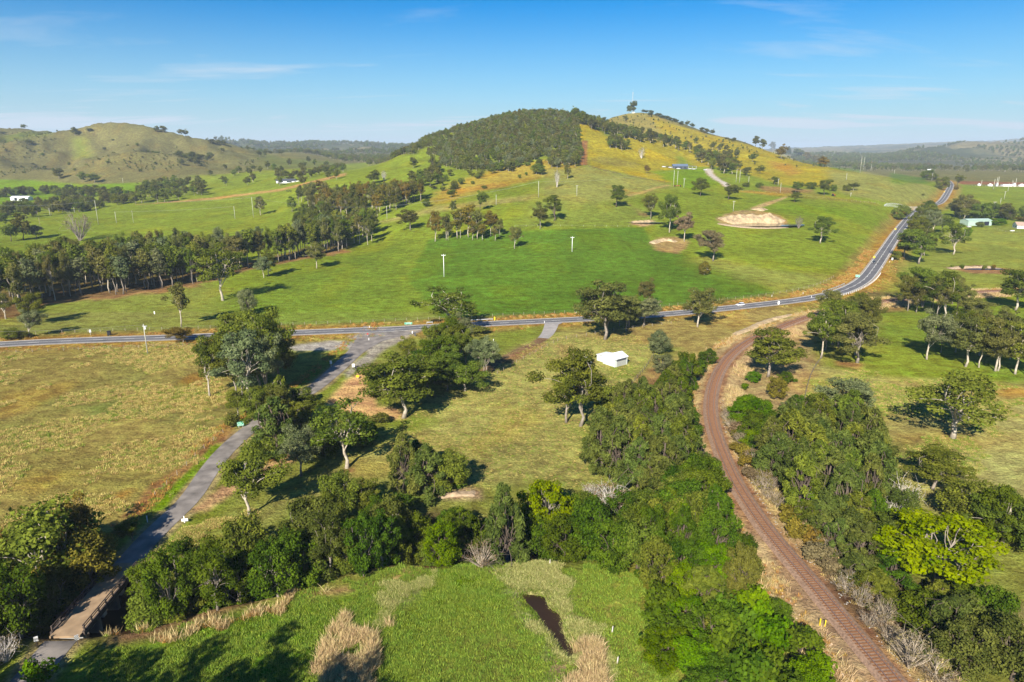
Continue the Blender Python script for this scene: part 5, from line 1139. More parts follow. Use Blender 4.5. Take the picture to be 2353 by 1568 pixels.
def joined(trunk, crown, leafm, barkm):
    def arr(me):
        co = np.empty(len(me.vertices) * 3, np.float32); me.vertices.foreach_get('co', co); return co.reshape(-1, 3), [tuple(p.vertices) for p in me.polygons]
    va, fa = arr(trunk); vb, fb = arr(crown); tn = np.empty(len(fb), np.float32); crown.attributes['tone'].data.foreach_get('value', tn)
    me = bpy.data.meshes.new('wood_piece'); me.from_pydata(np.vstack([va, vb]).tolist(), [], fa + [tuple(i + len(va) for i in f) for f in fb])
    me.materials.append(M[barkm]); me.materials.append(M[leafm]); me.polygons.foreach_set('material_index', np.r_[np.zeros(len(fa)), np.ones(len(fb))].astype(np.int32))
    a_ = me.attributes.new('tone', 'FLOAT', 'FACE'); a_.data.foreach_set('value', np.r_[np.zeros(len(fa)), tn].astype(np.float32)); me.update()
    return bpy.data.objects.new('wood_piece', me)
forest_p = [joined(PROTO['far'][i][0], PROTO['far'][i][1], lf, bk) for i, (lf, bk) in enumerate([('leaf_dark','bark_pale'), ('leaf_gum','bark_grey'), ('leaf_slim','bark_pale'), ('leaf_gum','bark_pale')])] + \
    [joined(PROTO['far'][i][0], PROTO['far'][i][1], lf, 'bark_pale') for i, lf in enumerate(['leaf_grey', 'leaf_slim'])]
far_p = forest_p[:4]
def mass(name, tagc, pts, n_, seed, smin, smax, sep, label, ymin=600, ymax=13500, mask=None, protos=forest_p):
    rng = np.random.default_rng(seed); P_ = np.array([gp(tagc, x, y, ymin=ymin, ymax=ymax) for x, y in pts]) if tagc else np.array(pts)
    lo = P_.min(0); hi = P_.max(0); X = lo[0] + (hi[0]-lo[0]) * rng.random(n_*14); Y = lo[1] + (hi[1]-lo[1]) * rng.random(n_*14)
    m_ = inside(X, Y, P_)
    if mask is not None: m_ &= mask(X, Y)
    X, Y = X[m_], Y[m_]; keep = []; grid = {}
    for i in range(len(X)):
        c_ = (int(X[i] // sep), int(Y[i] // sep))
        if any(grid.get((c_[0]+a, c_[1]+b_)) is not None and np.hypot(X[grid[(c_[0]+a, c_[1]+b_)]]-X[i], Y[grid[(c_[0]+a, c_[1]+b_)]]-Y[i]) < sep for a in (-1,0,1) for b_ in (-1,0,1)): continue
        grid[c_] = i; keep.append(i)
        if len(keep) >= n_: break
    X, Y = X[keep], Y[keep]
    ob = scatter(name, np.c_[X, Y, samp(Z, X, Y) - .3], rng.random(len(X)) * 6.28, rng.uniform(smin, smax, len(X)), protos, seed=seed); ob['label'] = label
    return ob
# the wooded hill
WX = lambda x, Y: (x - 1176.5) / 1618.0 * Y
hillpoly = [(WX(905,1150),1130),(WX(905,1300),1330),(WX(1000,1300),1380),(WX(1200,1300),1400),(WX(1320,1300),1330),(WX(1400,1200),1190),(WX(1325,1120),1110),(WX(1335,960),960),(WX(1338,870),880),(WX(1310,850),850),(WX(1240,840),838),(WX(1150,850),850),(WX(1090,860),860),(WX(1060,880),872),(WX(1010,930),920),(WX(960,1080),1060)]
mass('hill_woodland', None, hillpoly, 2400, 50, .50, 1.0, 5.4, 'dense grey-green eucalypt wood covering the central hill', mask=lambda X, Y: fbm(X/34, Y/50, 3, 77) > .25 + .5*np.clip((920-Y)/150, 0, .5) + .16*sstep(-.06, -.12, X/Y))
mass('valley_woodland', None, [(WX(560,2300),2300),(WX(720,2300),2300),(WX(900,1500),1500),(WX(960,1500),1500),(WX(960,2400),2400),(WX(900,3400),3400),(WX(520,3400),3400)], 900, 51, .9, 1.5, 14, 'woodland in the far valley left of the wooded hill', protos=far_p, mask=lambda X, Y: fbm(X/160, Y/260, 3, 78) > .47)
mass('far_ridge_woodland', None, [(WX(500,3800),3800),(WX(960,3800),3800),(WX(960,5400),5400),(WX(480,5400),5400)], 1500, 52, 1.3, 2.2, 22, 'blue wooded ridges on the left horizon', protos=far_p, mask=lambda X, Y: fbm(X/300, Y/500, 3, 79) > .40)
mass('plain_woodland', None, [(WX(1830,1700),1700),(WX(2500,1800),1800),(WX(2560,3300),3300),(WX(1780,3300),3300)], 1100, 53, .95, 1.5, 15, 'belts of trees across the far plain', protos=far_p, mask=lambda X, Y: fbm(X/420, Y/170, 3, 80) > .56 - .05*(Y > 2300))
mass('right_hill_woodland', None, [(WX(1830,3300),3300),(WX(2600,3100),3100),(WX(2600,4600),4600),(WX(1800,5000),5000)], 2000, 54, 1.0, 1.9, 20, 'scrubby woodland on the brown hill at the right horizon', protos=far_p, mask=lambda X, Y: fbm(X/260, Y/420, 3, 81) + .06*(X/Y < .58) > .53)
mass('hillside_scrub', None, [(WX(-60,1350),1350),(WX(560,1350),1350),(WX(640,2100),2100),(WX(-60,1950),1950)], 620, 55, .14, .48, 8, 'low scrub scattered in the gullies of the left hill', mask=lambda X, Y: fbm(X/90, Y/160, 4, 82) > .56)
mass('yellow_hill_scrub', None, [(WX(1380,1200),1250),(WX(1900,1150),1050),(WX(1820,1400),1400),(WX(1600,1650),1620),(WX(1400,1700),1680)], 170, 56, .16, .5, 9, 'scrub dotted over the yellow hill', mask=lambda X, Y: fbm(X/70, Y/110, 3, 83) > .50)

def tuft(name, n_, h, spread, w, mat, seed, lean=.9):
    g_ = np.random.default_rng(seed); V = []; Fa = []
    for i in range(n_):
        a = g_.random() * 6.283; r = spread * g_.random() ** .6; bx, by = math.cos(a)*r, math.sin(a)*r
        hh = h * (.6 + .6 * g_.random()); lx, ly = g_.normal() * lean * hh * .5 + bx*.5, g_.normal() * lean * hh * .5 + by*.5; d = g_.random() * 6.283; wx, wy = math.cos(d)*w, math.sin(d)*w
        b_ = len(V); V += [(bx-wx, by-wy, -.05), (bx+wx, by+wy, -.05), (bx+lx*.5+wx*.7, by+ly*.5+wy*.7, hh*.6), (bx+lx*.5-wx*.7, by+ly*.5-wy*.7, hh*.6), (bx+lx, by+ly, hh)]
        Fa += [(b_, b_+1, b_+2, b_+3), (b_+3, b_+2, b_+4)]
    me = new_mesh(name, V, Fa, mat); a_ = me.attributes.new('tone', 'FLOAT', 'FACE'); a_.data.foreach_set('value', np.repeat(g_.random(n_), 2).astype(np.float32))
    return bpy.data.objects.new(name, me)
GR = {'dry': mat_leaf('dry_grass', (0.26, 0.205, 0.080), (0.56, 0.46, 0.20), .2, .25), 'green': mat_leaf('green_grass', (0.090, 0.140, 0.026), (0.235, 0.300, 0.070), .2, .25),
      'orange': mat_leaf('russet_grass', (0.22, 0.120, 0.045), (0.46, 0.29, 0.11), .2, .25), 'reed': mat_leaf('reed', (0.28, 0.21, 0.11), (0.62, 0.50, 0.29), .2, .2),
      'sedge': mat_leaf('pale_sedge', (0.19, 0.20, 0.070), (0.44, 0.42, 0.19), .2, .2)}
TF = {k: [tuft(k + '_tuft', 14, {'reed': 1.5, 'sedge': .55, 'orange': .7}.get(k, .34), {'reed': .7, 'sedge': .6}.get(k, .5), {'reed': .045, 'sedge': .045}.get(k, .05), m_, 10 + i) for i in range(3)] for k, m_ in GR.items()}
def grass(name, tagc, pts, n_, kinds, smin, smax, seed, label, mask=None):
    P_ = gpoly(tagc, pts, 3); rng = np.random.default_rng(seed); lo = P_.min(0); hi = P_.max(0); X = lo[0] + (hi[0]-lo[0]) * rng.random(n_*5); Y = lo[1] + (hi[1]-lo[1]) * rng.random(n_*5)
    jx = (fbm(X/6, Y/6, 4, seed) - .5) * 22; jy = (fbm(X/6 + 50, Y/6, 4, seed) - .5) * 22
    m_ = inside(X + jx, Y + jy, P_) & (vnoise(X/2.3, Y/2.3, seed) + .7*rng.random(len(X)) > .55); X, Y = X[m_], Y[m_]
    if mask is not None: m_ = mask(X, Y); X, Y = X[m_], Y[m_]
    for P2, dd in ((MIN_, 3.6), (RAIL, 3.6)):
        d_, _ = dist_line(X, Y, P2[::3]); X, Y = X[d_ > dd], Y[d_ > dd]
    X, Y = X[:n_], Y[:n_]
    ob = scatter(name, np.c_[X, Y, samp(Z, X, Y)], rng.random(len(X)) * 6.28, rng.uniform(smin, smax, len(X)), sum([TF[k] for k in kinds], []), seed=seed); ob['label'] = label
def along(name, P_, off0, off1, n_, kinds, smin, smax, seed, label, clear=None):
    rng = np.random.default_rng(seed); P_ = np.asarray(P_); T__ = np.gradient(P_, axis=0); T__ /= np.hypot(T__[:,0], T__[:,1])[:,None] + 1e-9
    i = rng.integers(0, len(P_), n_); s_ = rng.uniform(off0, off1, n_); X = P_[i,0] - T__[i,1]*s_ + rng.normal(size=n_)*.6; Y = P_[i,1] + T__[i,0]*s_ + rng.normal(size=n_)*.6
    k_ = fbm(X/9, Y/9, 3, seed) > .42; X, Y = X[k_], Y[k_]
    if clear is not None: d_, _ = dist_line(X, Y, clear[0][::3]); X, Y = X[d_ > clear[1]], Y[d_ > clear[1]]
    ob = scatter(name, np.c_[X, Y, samp(Z, X, Y)], rng.random(len(X)) * 6.28, rng.uniform(smin, smax, len(X)), sum([TF[k] for k in kinds], []), seed=seed); ob['label'] = label
grass('tussock_grass', 'U', [(-150,812),(330,797),(550,790),(520,930),(540,985),(440,1095),(330,1190),(200,1260),(0,1290),(-200,1290)], 15000, ['dry','dry','dry','green'], .6, 1.5, 60, 'dry tussock grass of the left paddock', mask=lambda X, Y: fbm(X/16, Y/16, 3, 90) > .44)
grass('meadow_grass', 'U', [(250,1568),(250,1500),(420,1445),(640,1390),(860,1350),(1000,1300),(1200,1290),(1480,1320),(1480,1400),(1560,1600),(1560,1700),(200,1700)], 14000, ['green'], .5, 1.3, 61, 'lush meadow grass at the bottom')
grass('reeds', 'B2', [(-20,1200),(80,1120),(160,1150),(240,1300),(280,1568),(290,1700),(-40,1700)], 1100, ['reed'], .45, 1.0, 62, 'dry brown reeds in the meadow')
grass('pond_reeds', 'B2', [(1480,1420),(1640,1300),(1760,1300),(1830,1400),(1860,1568),(1860,1700),(1460,1700)], 1300, ['reed','reed','sedge'], .45, 1.0, 63, 'dry reeds below the pond')
grass('pond_sedge', 'B2', [(1110,830),(1240,740),(1420,760),(1560,860),(1700,1120),(1880,1300),(1900,1568),(1500,1500),(1480,1350),(1300,1100)], 5600, ['sedge','sedge','green'], .5, 1.1, 64, 'pale sedge around the pond', mask=lambda X, Y: ~inside(X, Y, PC + (POND - PC) * .82))
grass('sedge_swale', 'B2', [(380,900),(690,800),(690,900),(600,1000),(300,1200),(240,1180),(300,1050)], 1700, ['sedge','green'], .5, 1.0, 65, 'pale sedge in the meadow swale')
grass('paddock_grass', 'U', [(1040,890),(1150,820),(1260,775),(1500,770),(1420,1050),(1380,1110),(1210,1110),(1060,1130),(900,1000)], 7000, ['green','dry'], .35, .8, 66, 'short grass of the centre paddock')
grass('right_paddock_grass', 'M3', [(900,560),(1500,640),(2352,700),(2352,1500),(1500,1500),(1250,1100),(870,900)], 8000, ['dry','green','green'], .4, 1.0, 67, 'patchy grass of the right paddock', mask=lambda X, Y: fbm(X/12, Y/12, 3, 91) > .46)
along('highway_verge_grass', HWY[HWY[:,1] < 500], 6.2, 13, 4200, ['orange','dry'], .7, 1.4, 68, 'tall russet grass north of the highway')
along('highway_verge_grass', HWY[HWY[:,1] < 500], -13, -6.2, 2600, ['orange','dry','green'], .6, 1.1, 69, 'grass south of the highway', (DRV, 4))
along('railway_verge_grass', RAIL[RAIL[:,1] < 420], 4.2, 10, 5500, ['dry','reed'], .4, .9, 70, 'straw grass right of the railway')
along('railway_verge_grass', RAIL[RAIL[:,1] < 420], -10, -4.6, 5500, ['dry','orange','reed'], .4, .9, 71, 'straw grass left of the railway')
along('minor_road_grass', MIN_[:k_end], -9.5, -6, 900, ['green','orange'], .6, 1.3, 72, 'grass and weeds along the minor road ditch')
grass('road_corner_grass', 'B1', [(1160,640),(1250,560),(1400,440),(1560,400),(1740,420),(1560,520),(1350,660),(1200,690)], 1500, ['dry','dry','green'], .8, 1.5, 73, 'tall weeds between minor road and paddock')
grass('creek_bank_grass', 'B1', [(560,1290),(800,1220),(1200,1250),(1500,1200),(1900,1080),(2200,980),(2200,940),(1850,1030),(1500,1150),(1100,1190),(700,1200)], 1800, ['orange','reed','green'], .5, 1.1, 74, 'rank grass on the creek bank')

# ============================================================ railway
def frames(P_, step):
    d = np.r_[0, np.cumsum(np.hypot(*np.diff(P_, axis=0).T))]; s = np.arange(0, d[-1], step); X = np.interp(s, d, P_[:,0]); Y = np.interp(s, d, P_[:,1])
    T__ = np.gradient(np.c_[X, Y], axis=0); T__ /= np.hypot(T__[:,0], T__[:,1])[:,None] + 1e-9; return X, Y, T__
RX, RYY, RT = frames(RAIL[::-1], 1.5); RN = np.c_[-RT[:,1], RT[:,0]]; rz_ = np.convolve(np.pad(samp(Z, RX, RYY), 8, mode='edge'), np.ones(17)/17, 'valid') + .05
rail_root = empty('railway_track', (float(RX[0]), float(RYY[0]), float(rz_[0])), 0, 'single railway line on rusty ballast curving through the scrub', 'railway track')
ox, oy, oz = rail_root.location
prof_ = [(-2.6, -.35), (-1.75, .28), (1.75, .28), (2.6, -.35)]
V_ = np.stack([np.stack([RX + RN[:,0]*w_ - ox, RYY + RN[:,1]*w_ - oy, rz_ + h_ - oz], -1) for w_, h_ in prof_], 1).reshape(-1, 3); m_ = len(RX); I = np.arange(m_*4).reshape(m_, 4)
link('ballast', np_mesh('ballast', V_, [(I[r,c+1], I[r,c], I[r+1,c], I[r+1,c+1]) for r in range(m_-1) for c in range(3)], [M['ballast']]), rail_root)
for s_ in (-.7525, .7525):
    pr = [(s_-.04, .33), (s_-.04, .50), (s_+.04, .50), (s_+.04, .33)]
    V_ = np.stack([np.stack([RX + RN[:,0]*w_ - ox, RYY + RN[:,1]*w_ - oy, rz_ + h_ - oz], -1) for w_, h_ in pr], 1).reshape(-1, 3)
    me = np_mesh('rail', V_, [(I[r,c+1], I[r,c], I[r+1,c], I[r+1,c+1]) for r in range(m_-1) for c in range(3)], [M['rail'], M['railtop']]); me.polygons.foreach_set('material_index', np.tile([0, 1, 0], m_-1).astype(np.int32))
    link('rail', me, rail_root)
SX, SY, ST = frames(RAIL[::-1], .66); SZ = np.interp(np.arange(len(SX)) * .66, np.arange(len(RX)) * 1.5, rz_)
sb = MB().box(-1.25, 1.25, -.125, .125, .20, .345); slp = new_mesh('sleeper', sb.v, sb.f, M['sleeper'])
vis = np.nonzero(SY > 60)[0]; first = vis[:300]
for i in first:
    o = bpy.data.objects.new('sleeper', slp); COL.objects.link(o); o.parent = rail_root
    o.location = (SX[i]-ox, SY[i]-oy, SZ[i]-oz); o.rotation_euler = (0, 0, math.atan2(ST[i,1], ST[i,0]) - math.pi/2)
rest = vis[300:]; mb = MB()
for i in rest:
    if SY[i] > 420: break
    nx_, ny_ = -ST[i,1], ST[i,0]; tx, ty = ST[i]; V = []
    for zz in (.20, .345):
        for a, b_ in ((-1.25,-.125),(1.25,-.125),(1.25,.125),(-1.25,.125)): V.append((SX[i]+nx_*a+tx*b_-ox, SY[i]+ny_*a+ty*b_-oy, SZ[i]+zz-oz))
    mb.add(V, [(4,7,6,5),(0,1,5,4),(1,2,6,5),(2,3,7,6),(3,0,4,7)])
mb.build('sleeper_row', M['sleeper'], rail_root, kind='stuff')

# ============================================================ bridge
bp0 = MIN_[k_end]; bp1 = MIN_[k_b]; bv = bp1 - bp0; BL = float(np.hypot(*bv)); bang = math.atan2(bv[1], bv[0])
z0b, z1b = gz(*MIN_[k_end-3]) + .10, gz(*MIN_[k_b+3]) + .10; bz = z0b
br = empty('road_bridge', (bp0[0], bp0[1], bz), bang, 'narrow one-lane road bridge with a tan deck and dark timber rails over the creek', 'bridge')
br.rotation_euler = (0, -math.atan2(z1b - z0b, BL), bang)
MB().box(-1.2, BL+1.0, -2.35, 2.35, -.35, 0).build('deck', M['deck'], br)
for s_ in (-1, 1):
    MB().box(-.4, BL+.2, min(s_*2.35, s_*2.7), max(s_*2.35, s_*2.7), -.7, .18).build('kerb_beam', M['timber'], br)
    ny = s_ * 2.52; npost = int(BL / 2.1)
    for i in range(npost + 1):
        x = .2 + (BL - .4) * i / npost; MB().box(x-.11, x+.11, ny-.1, ny+.1, .182, 1.12).build('post', M['timber'], br)
    for z0_, z1_ in ((.56, .72), (.98, 1.16)): MB().box(0, BL, ny - s_*.10 - .05, ny - s_*.10 + .05, z0_ + .002, z1_).build('rail', M['timber'], br)
for i in (1, 2):
    x = BL * i / 3; pb = MB().box(x-.5, x+.5, -2.6, 2.6, -1.6, -.72); pb.box(x-.35, x+.35, -1.5, 1.5, -6.4, -1.602); pb.build('pier', M['concrete'], br)
for x in (.1, BL - .2): MB().box(x-.35, x+.35, -2.3, 2.3, -4.5, -.36).build('abutment', M['concrete'], br)

# ============================================================ fences
def fence(name, P_, step, label, h=1.25, r=.10, mat='twig', wires=2, group=None, cat='fence', limit=None):
    X, Y, T__ = frames(np.asarray(P_), step)
    root = empty(name, (X[0], Y[0], gz(X[0], Y[0])), 0, label, cat, group); o_ = root.location; zs = samp(Z, X, Y)
    pm = MB().tube([(0,0,-.2),(0,0,h)], [r, r*.9], 5); pme = new_mesh('post', pm.v, pm.f, M[mat])
    for i in range(len(X)):
        o = bpy.data.objects.new('post', pme); COL.objects.link(o); o.parent = root; o.location = (X[i]-o_[0], Y[i]-o_[1], zs[i]-o_[2]); o.rotation_euler = (RNG.normal()*.04, RNG.normal()*.04, 0)
    for w_ in range(wires):
        MB().tube([(X[i]-o_[0], Y[i]-o_[1], zs[i]-o_[2] + h*(.45+.45*w_)) for i in range(len(X))], .014, 3, False).build('wire', M['wire'], root)
    return root
def off_line(P_, s_):
    P_ = np.asarray(P_); T__ = np.gradient(P_, axis=0); T__ /= np.hypot(T__[:,0], T__[:,1])[:,None] + 1e-9; return P_ + np.c_[-T__[:,1], T__[:,0]] * s_
hw = HWY[HWY[:,1] < 395]; hw = hw[hw[:,0] > -260]
fence('paddock_fence', off_line(hw, 15.5), 5.0, 'long post and wire fence on the north side of the highway', 1.3, .10, 'twig')
hs_ = hw[hw[:,0] < -105]; fence('paddock_fence', off_line(hs_, -13.5), 5.5, 'post and wire fence between the dry paddock and the highway', 1.2, .09, 'twig')
fence('paddock_fence', smooth_line(gpoly('M2', [(1530,405),(1600,388),(1700,375),(1830,350),(2000,325),(2150,308),(2352,285)], 2, False), 2), 5.0, 'post and wire fence south of the highway above the white shed', 1.3, .10, 'twig')
fence('paddock_fence', smooth_line(gpoly('M3', [(975,525),(940,570),(900,640),(870,740),(853,850),(850,945)], 2, False), 2), 3.2, 'leaning dark fence along the edge of the right paddock', 1.3, .10, 'bark_dark')
fence('paddock_fence', smooth_line(gpoly('M2', [(2180,510),(2130,590),(2080,650),(2040,695),(2020,730)], 2, False), 2), 3.5, 'dark fence below the white shed along the rusty slope', 1.4, .10, 'bark_dark')
fence('paddock_fence', smooth_line(gpoly('M1', [(1520,1040),(1450,1095),(1340,1190),(1250,1280),(1145,1385),(1015,1500),(930,1568)], 2, False), 2), 5.0, 'post and wire fence between the dry paddock and the minor road', 1.2, .09, 'twig')
fence('paddock_fence', smooth_line(gpoly('M2', [(1500,420),(1448,445),(1350,500),(1235,560),(1100,640)], 2, False), 2), 5.0, 'fence along the brown ditch beside the dirt track', 1.2, .09, 'twig')
fence('paddock_fence', smooth_line(gpoly('C3', [(400,600),(560,612),(700,622),(900,645),(1100,668),(1380,695)], 2, False), 4), 6.0, 'fence across the top of the right paddock to the stockyard', 1.4, .11, 'twig')
fence('paddock_fence', smooth_line(gpoly('C2', [(1240,1020),(1500,1018),(1800,1020),(2060,1022)], 2, False), 4), 9.0, 'fence along the top of the dark green paddock', 1.2, .10, 'pole')
fence('paddock_fence', smooth_line(gpoly('C2', [(1708,600),(1706,540),(1712,480),(1714,440)], 2, False), 4), 7.0, 'fence running up the firebreak of the wooded hill', 1.6, .16, 'bark_dark')
fence('paddock_fence', smooth_line(gpoly('C2', [(1712,606),(1900,655),(2100,695),(2310,728)], 2, False), 4), 8.0, 'dark fence across the slope below the yellow spur', 1.6, .16, 'bark_dark')
fence('paddock_fence', smooth_line(gpoly('C3', [(2040,845),(2150,860),(2230,885),(2352,890)], 2, False), 3), 6.0, 'garden fence in front of the green shed and cottage', 1.3, .10, 'twig')
fence('stock_yard', smooth_line(gpoly('C3', [(1400,708),(1500,712),(1640,720),(1650,708),(1560,698),(1420,696),(1400,708)], 1, False), 2, 1), 2.2, 'grey rail stockyard beside the highway', 1.9, .14, 'galv', 2, cat='stockyard')
# guard rails
def guard(P_, label, step=2.5):
    X, Y, T__ = frames(np.asarray(P_), step); zs = samp(Z, X, Y); root = empty('guard_rail', (X[0], Y[0], zs[0]), 0, label, 'guard rail'); o_ = root.location
    pm = MB().box(-.08, .08, -.08, .08, 0, .85); pme = new_mesh('post', pm.v, pm.f, M['galv'])
    for i in range(len(X)):
        o = bpy.data.objects.new('post', pme); COL.objects.link(o); o.parent = root; o.location = (X[i]-o_[0], Y[i]-o_[1], zs[i]-o_[2])
    V = []; n_ = len(X); prf = [(.50,.00),(.58,.07),(.66,.0),(.74,.07),(.84,.0)]
    for i in range(n_):
        for h_, q in prf: V.append((X[i]-o_[0] + T__[i,1]*(.12+q), Y[i]-o_[1] - T__[i,0]*(.12+q), zs[i]-o_[2]+h_))
    link('beam', new_mesh('beam', V, [(i*5+k, (i+1)*5+k, (i+1)*5+k+1, i*5+k+1) for i in range(n_-1) for k in range(4)], M['galv']), root)
def seg(P_, xa, xb):   # part of a line between two bearings
    a = P_[:,0] / np.maximum(P_[:,1], 1); return P_[(a > xa) & (a < xb)]
aU = lambda x, y: gp('U', x, y)[0] / gp('U', x, y)[1]
guard(off_line(seg(hw, aU(967,755), aU(1010,753)), 6.3), 'short west piece of the white guardrail north of the highway')
guard(off_line(seg(hw, aU(1068,749), aU(1163,744)), 6.3), 'east piece of the white guardrail north of the highway')
hc = HWY[(HWY[:,1] > 325) & (HWY[:,1] < 480)]
guard(off_line(seg(hc, aU(1912,681), aU(1968,658)), 5.6), 'grey guardrail on the inside of the far highway bend')
fence('marker_posts', off_line(seg(hc, aU(1880,686), aU(1998,640)), -5.8), 2.6, 'row of white posts on the outside of the far highway bend', 1.0, .13, 'white', 1, cat='guard rail')

# ============================================================ power poles and lines
def hgt(tagc, X, Y, yt): return CAM_H + slope_at(px2(tagc, 0, yt)[1]) * Y - gz(X, Y)
def pole(tagc, x, yb, yt, label, arm=0, r=.17, xf=False, mat='pole', **kw):
    X, Y = gp(tagc, x, yb, **kw); h = hgt(tagc, X, Y, yt); rr = r * (1 + max(0, Y - 300) / 900)
    root = empty('power_pole', (X, Y, gz(X, Y)), 0, label, 'power pole')
    MB().tube([(0,0,-.5),(0,0,h)], [rr*1.1, rr*.75], 8).build('mast', M[mat], root, True)
    if arm:
        MB().box(-arm/2, arm/2, -rr-.12, -rr*.8, h-.75, h-.50).build('cross_arm', M[mat], root)
        for a in (-.45, 0, .45):
            MB().tube([(a*arm,-rr-.06,h-.498),(a*arm,-rr-.06,h-.15)], [.07,.05], 6).build('insulator', M['galv'], root)
    if xf: MB().tube([(.55,-.1,h-2.0),(.55,-.1,h-1.0)], [.30,.30], 10).build('transformer', M['white'], root); MB().box(-.5, 1.3, -.2, .2, h-.9, h-.7).build('bracket', M['galv'], root)
    return (X, Y, gz(X, Y) + h - .3)
PO = {}
PO['n'] = pole('M1', 1005, 492, 290, 'weathered grey pole with transformer at the edge of the dry paddock', 0, .19, True)
PO['g1'] = pole('C2', 757, 1362, 1208, 'white pole with crossarm, nearer one in the dark green paddock', 2.6, .19, mat='white')
PO['g2'] = pole('C2', 1628, 1192, 1088, 'white pole with crossarm, farther one in the dark green paddock', 2.6, .19, mat='white')
PO['a'] = pole('C1', 670, 832, 668, 'tall leaning timber pole in the long field, nearest the leafless tree')
PO['b'] = pole('C1', 1725, 783, 645, 'tall timber pole beside the white-trunked round gum')
PO['c'] = pole('C1', 793, 822, 745, 'short pole at the left end of the low wire in the long field')
PO['d'] = pole('C1', 1600, 795, 708, 'short pole at the right end of the low wire in the long field')
PO['e'] = pole('C1', 908, 820, 735, 'thin pole between the two low ones in the long field', 0, .1)
PO['f'] = pole('C1', 342, 775, 718, 'pale pole before the dark band, left one')
PO['h'] = pole('C1', 272, 838, 785, 'brown pole near the grey round tree', 0, .14, mat='twig')
PO['i'] = pole('C1', 508, 752, 714, 'pale pole before the dark band, right one')
pole('C1', 838, 550, 516, 'small pole by the dam under the left hill', 0, .16)
pole('C1', 488, 582, 555, 'small pole in the bright field under the left hill', 0, .16)
PO['k'] = pole('C2', 370, 972, 880, 'timber pole at the end of the brown grove')
PO['l'] = pole('C2', 1112, 875, 803, 'timber pole on the pale slope, left one')
PO['m'] = pole('C2', 1400, 822, 710, 'tall timber pole on the pale slope, middle one')
PO['o'] = pole('C2', 1660, 813, 738, 'timber pole with small crossarm on the slope, right one', 2.2)
PO['p'] = pole('C2', 2318, 745, 637, 'left one of two tall poles below the hill house')
PO['q'] = pole('C2', 2343, 748, 641, 'right one of two tall poles below the hill house')
pole('C3', 37, 582, 518, 'pole with crossarm beside the two tall ones below the hill house', 2.6)
PO['r'] = pole('C3', 392, 545, 455, 'left one of two tall poles at the hill driveway')
PO['s'] = pole('C3', 415, 548, 458, 'right one of two tall poles at the hill driveway')
pole('C3', 478, 545, 505, 'short pole right of the two tall driveway poles')
pole('C3', 678, 567, 520, 'pole with crossarm between the upper trees', 2.4)
pole('C3', 693, 614, 548, 'plain pole by the upper fence')
pole('C3', 373, 742, 670, 'pole with crossarm on the bank of the quarry dam', 2.4)
pole('C3', 1142, 529, 482, 'lone pole on the yellow slope')
PO['t'] = pole('C3', 1236, 481, 370, 'left one of the two tallest poles on the green rise')
PO['u'] = pole('C3', 1258, 459, 372, 'right one of the two tallest poles on the green rise')
pole('C3', 1310, 465, 418, 'pole before the dark trees beyond the green rise')
pole('C3', 1468, 487, 460, 'small pole beyond the green rise')
pole('C3', 1724, 532, 480, 'pole where the highway vanishes', 0, .2)
pole('C3', 1172, 642, 615, 'small pole with crossarm above the right paddock', 2.0)
for i, (x, yb, yt) in enumerate([(2060,568,530),(2163,572,510),(2172,575,507),(2143,592,522),(2292,572,518),(2242,605,552),(2268,570,530),(2275,570,532)]):
    pole('C3', x, yb, yt, ['first pole left of the substation','left of the twin poles in the substation','right of the twin poles in the substation','pole in front of the twin substation poles','thick pole at the right end of the substation','pole standing in the field before the substation','thin mast in the right of the substation, left one','thin mast in the right of the substation, right one'][i], 0, .12 if i > 5 else .2)
pole('C3', 2216, 662, 606, 'pole with wide crossarm in the field below the substation', 3.0)
pole('C3', 2190, 690, 652, 'pole behind the dark trees of the sheds', 0)
# steel lattice pole behind the green shed
X, Y = gp('C3', 2135, 790); h = hgt('C3', X, Y, 680); lat = empty('lattice_pole', (X, Y, gz(X, Y)), 0, 'pale lattice pole with flat top behind the green shed', 'power pole')
mb = MB()
for sx, sy in ((-1,-1),(1,-1),(1,1),(-1,1)): mb.tube([(sx*.7, sy*.7, 0), (sx*.4, sy*.4, h)], .09, 4)
for i in range(8):
    z0_, z1_ = h*i/8, h*(i+1)/8; w0, w1 = .7-.3*i/8, .7-.3*(i+1)/8
    for (ax, ay), (bx, by) in (((-1,-1),(1,-1)),((1,-1),(1,1)),((1,1),(-1,1)),((-1,1),(-1,-1))): mb.tube([(ax*w0, ay*w0, z0_), (bx*w1, by*w1, z1_)], .05, 3)
mb.build('frame', M['pole'], lat); MB().box(-2, 2, -.3, .3, h, h+.3).build('cross_arm', M['pole'], lat)
def wire(a, b_, label, sag=.02, r=.05):
    a, b_ = np.array(a), np.array(b_); L_ = np.linalg.norm(b_ - a); pts = [tuple(a + (b_-a)*t + np.array([0, 0, -4*sag*L_*t*(1-t)])) for t in np.linspace(0, 1, 13)]
    o_ = MB().tube(pts, r, 3, False).build('power_line', M['wire']); tag(o_, label, 'power line')
wire(PO['a'], PO['b'], 'thin power line between the two tall poles of the long field'); wire(PO['c'], PO['d'], 'low power line between the two short poles of the long field', .008, .05)
wire(PO['a'], gp('C1', -200, 780) + (gz(*gp('C1', -200, 780)) + 16,), 'power line running left from the leaning timber pole')
wire(PO['g1'], PO['g2'], 'power line between the two white poles of the green paddock', .012, .012)
wire(PO['b'], PO['k'], 'power line from the long field towards the brown grove'); wire(PO['k'], PO['m'], 'power line over the pale slope')
wire(PO['n'], gp('M1', -200, 470) + (gz(*gp('M1', -200, 470)) + 7,), 'power line from the transformer pole along the highway', .01, .02)
wire(PO['m'], PO['p'], 'power line up to the hill house poles'); wire(PO['s'], PO['t'], 'power line over the yellow hillside')

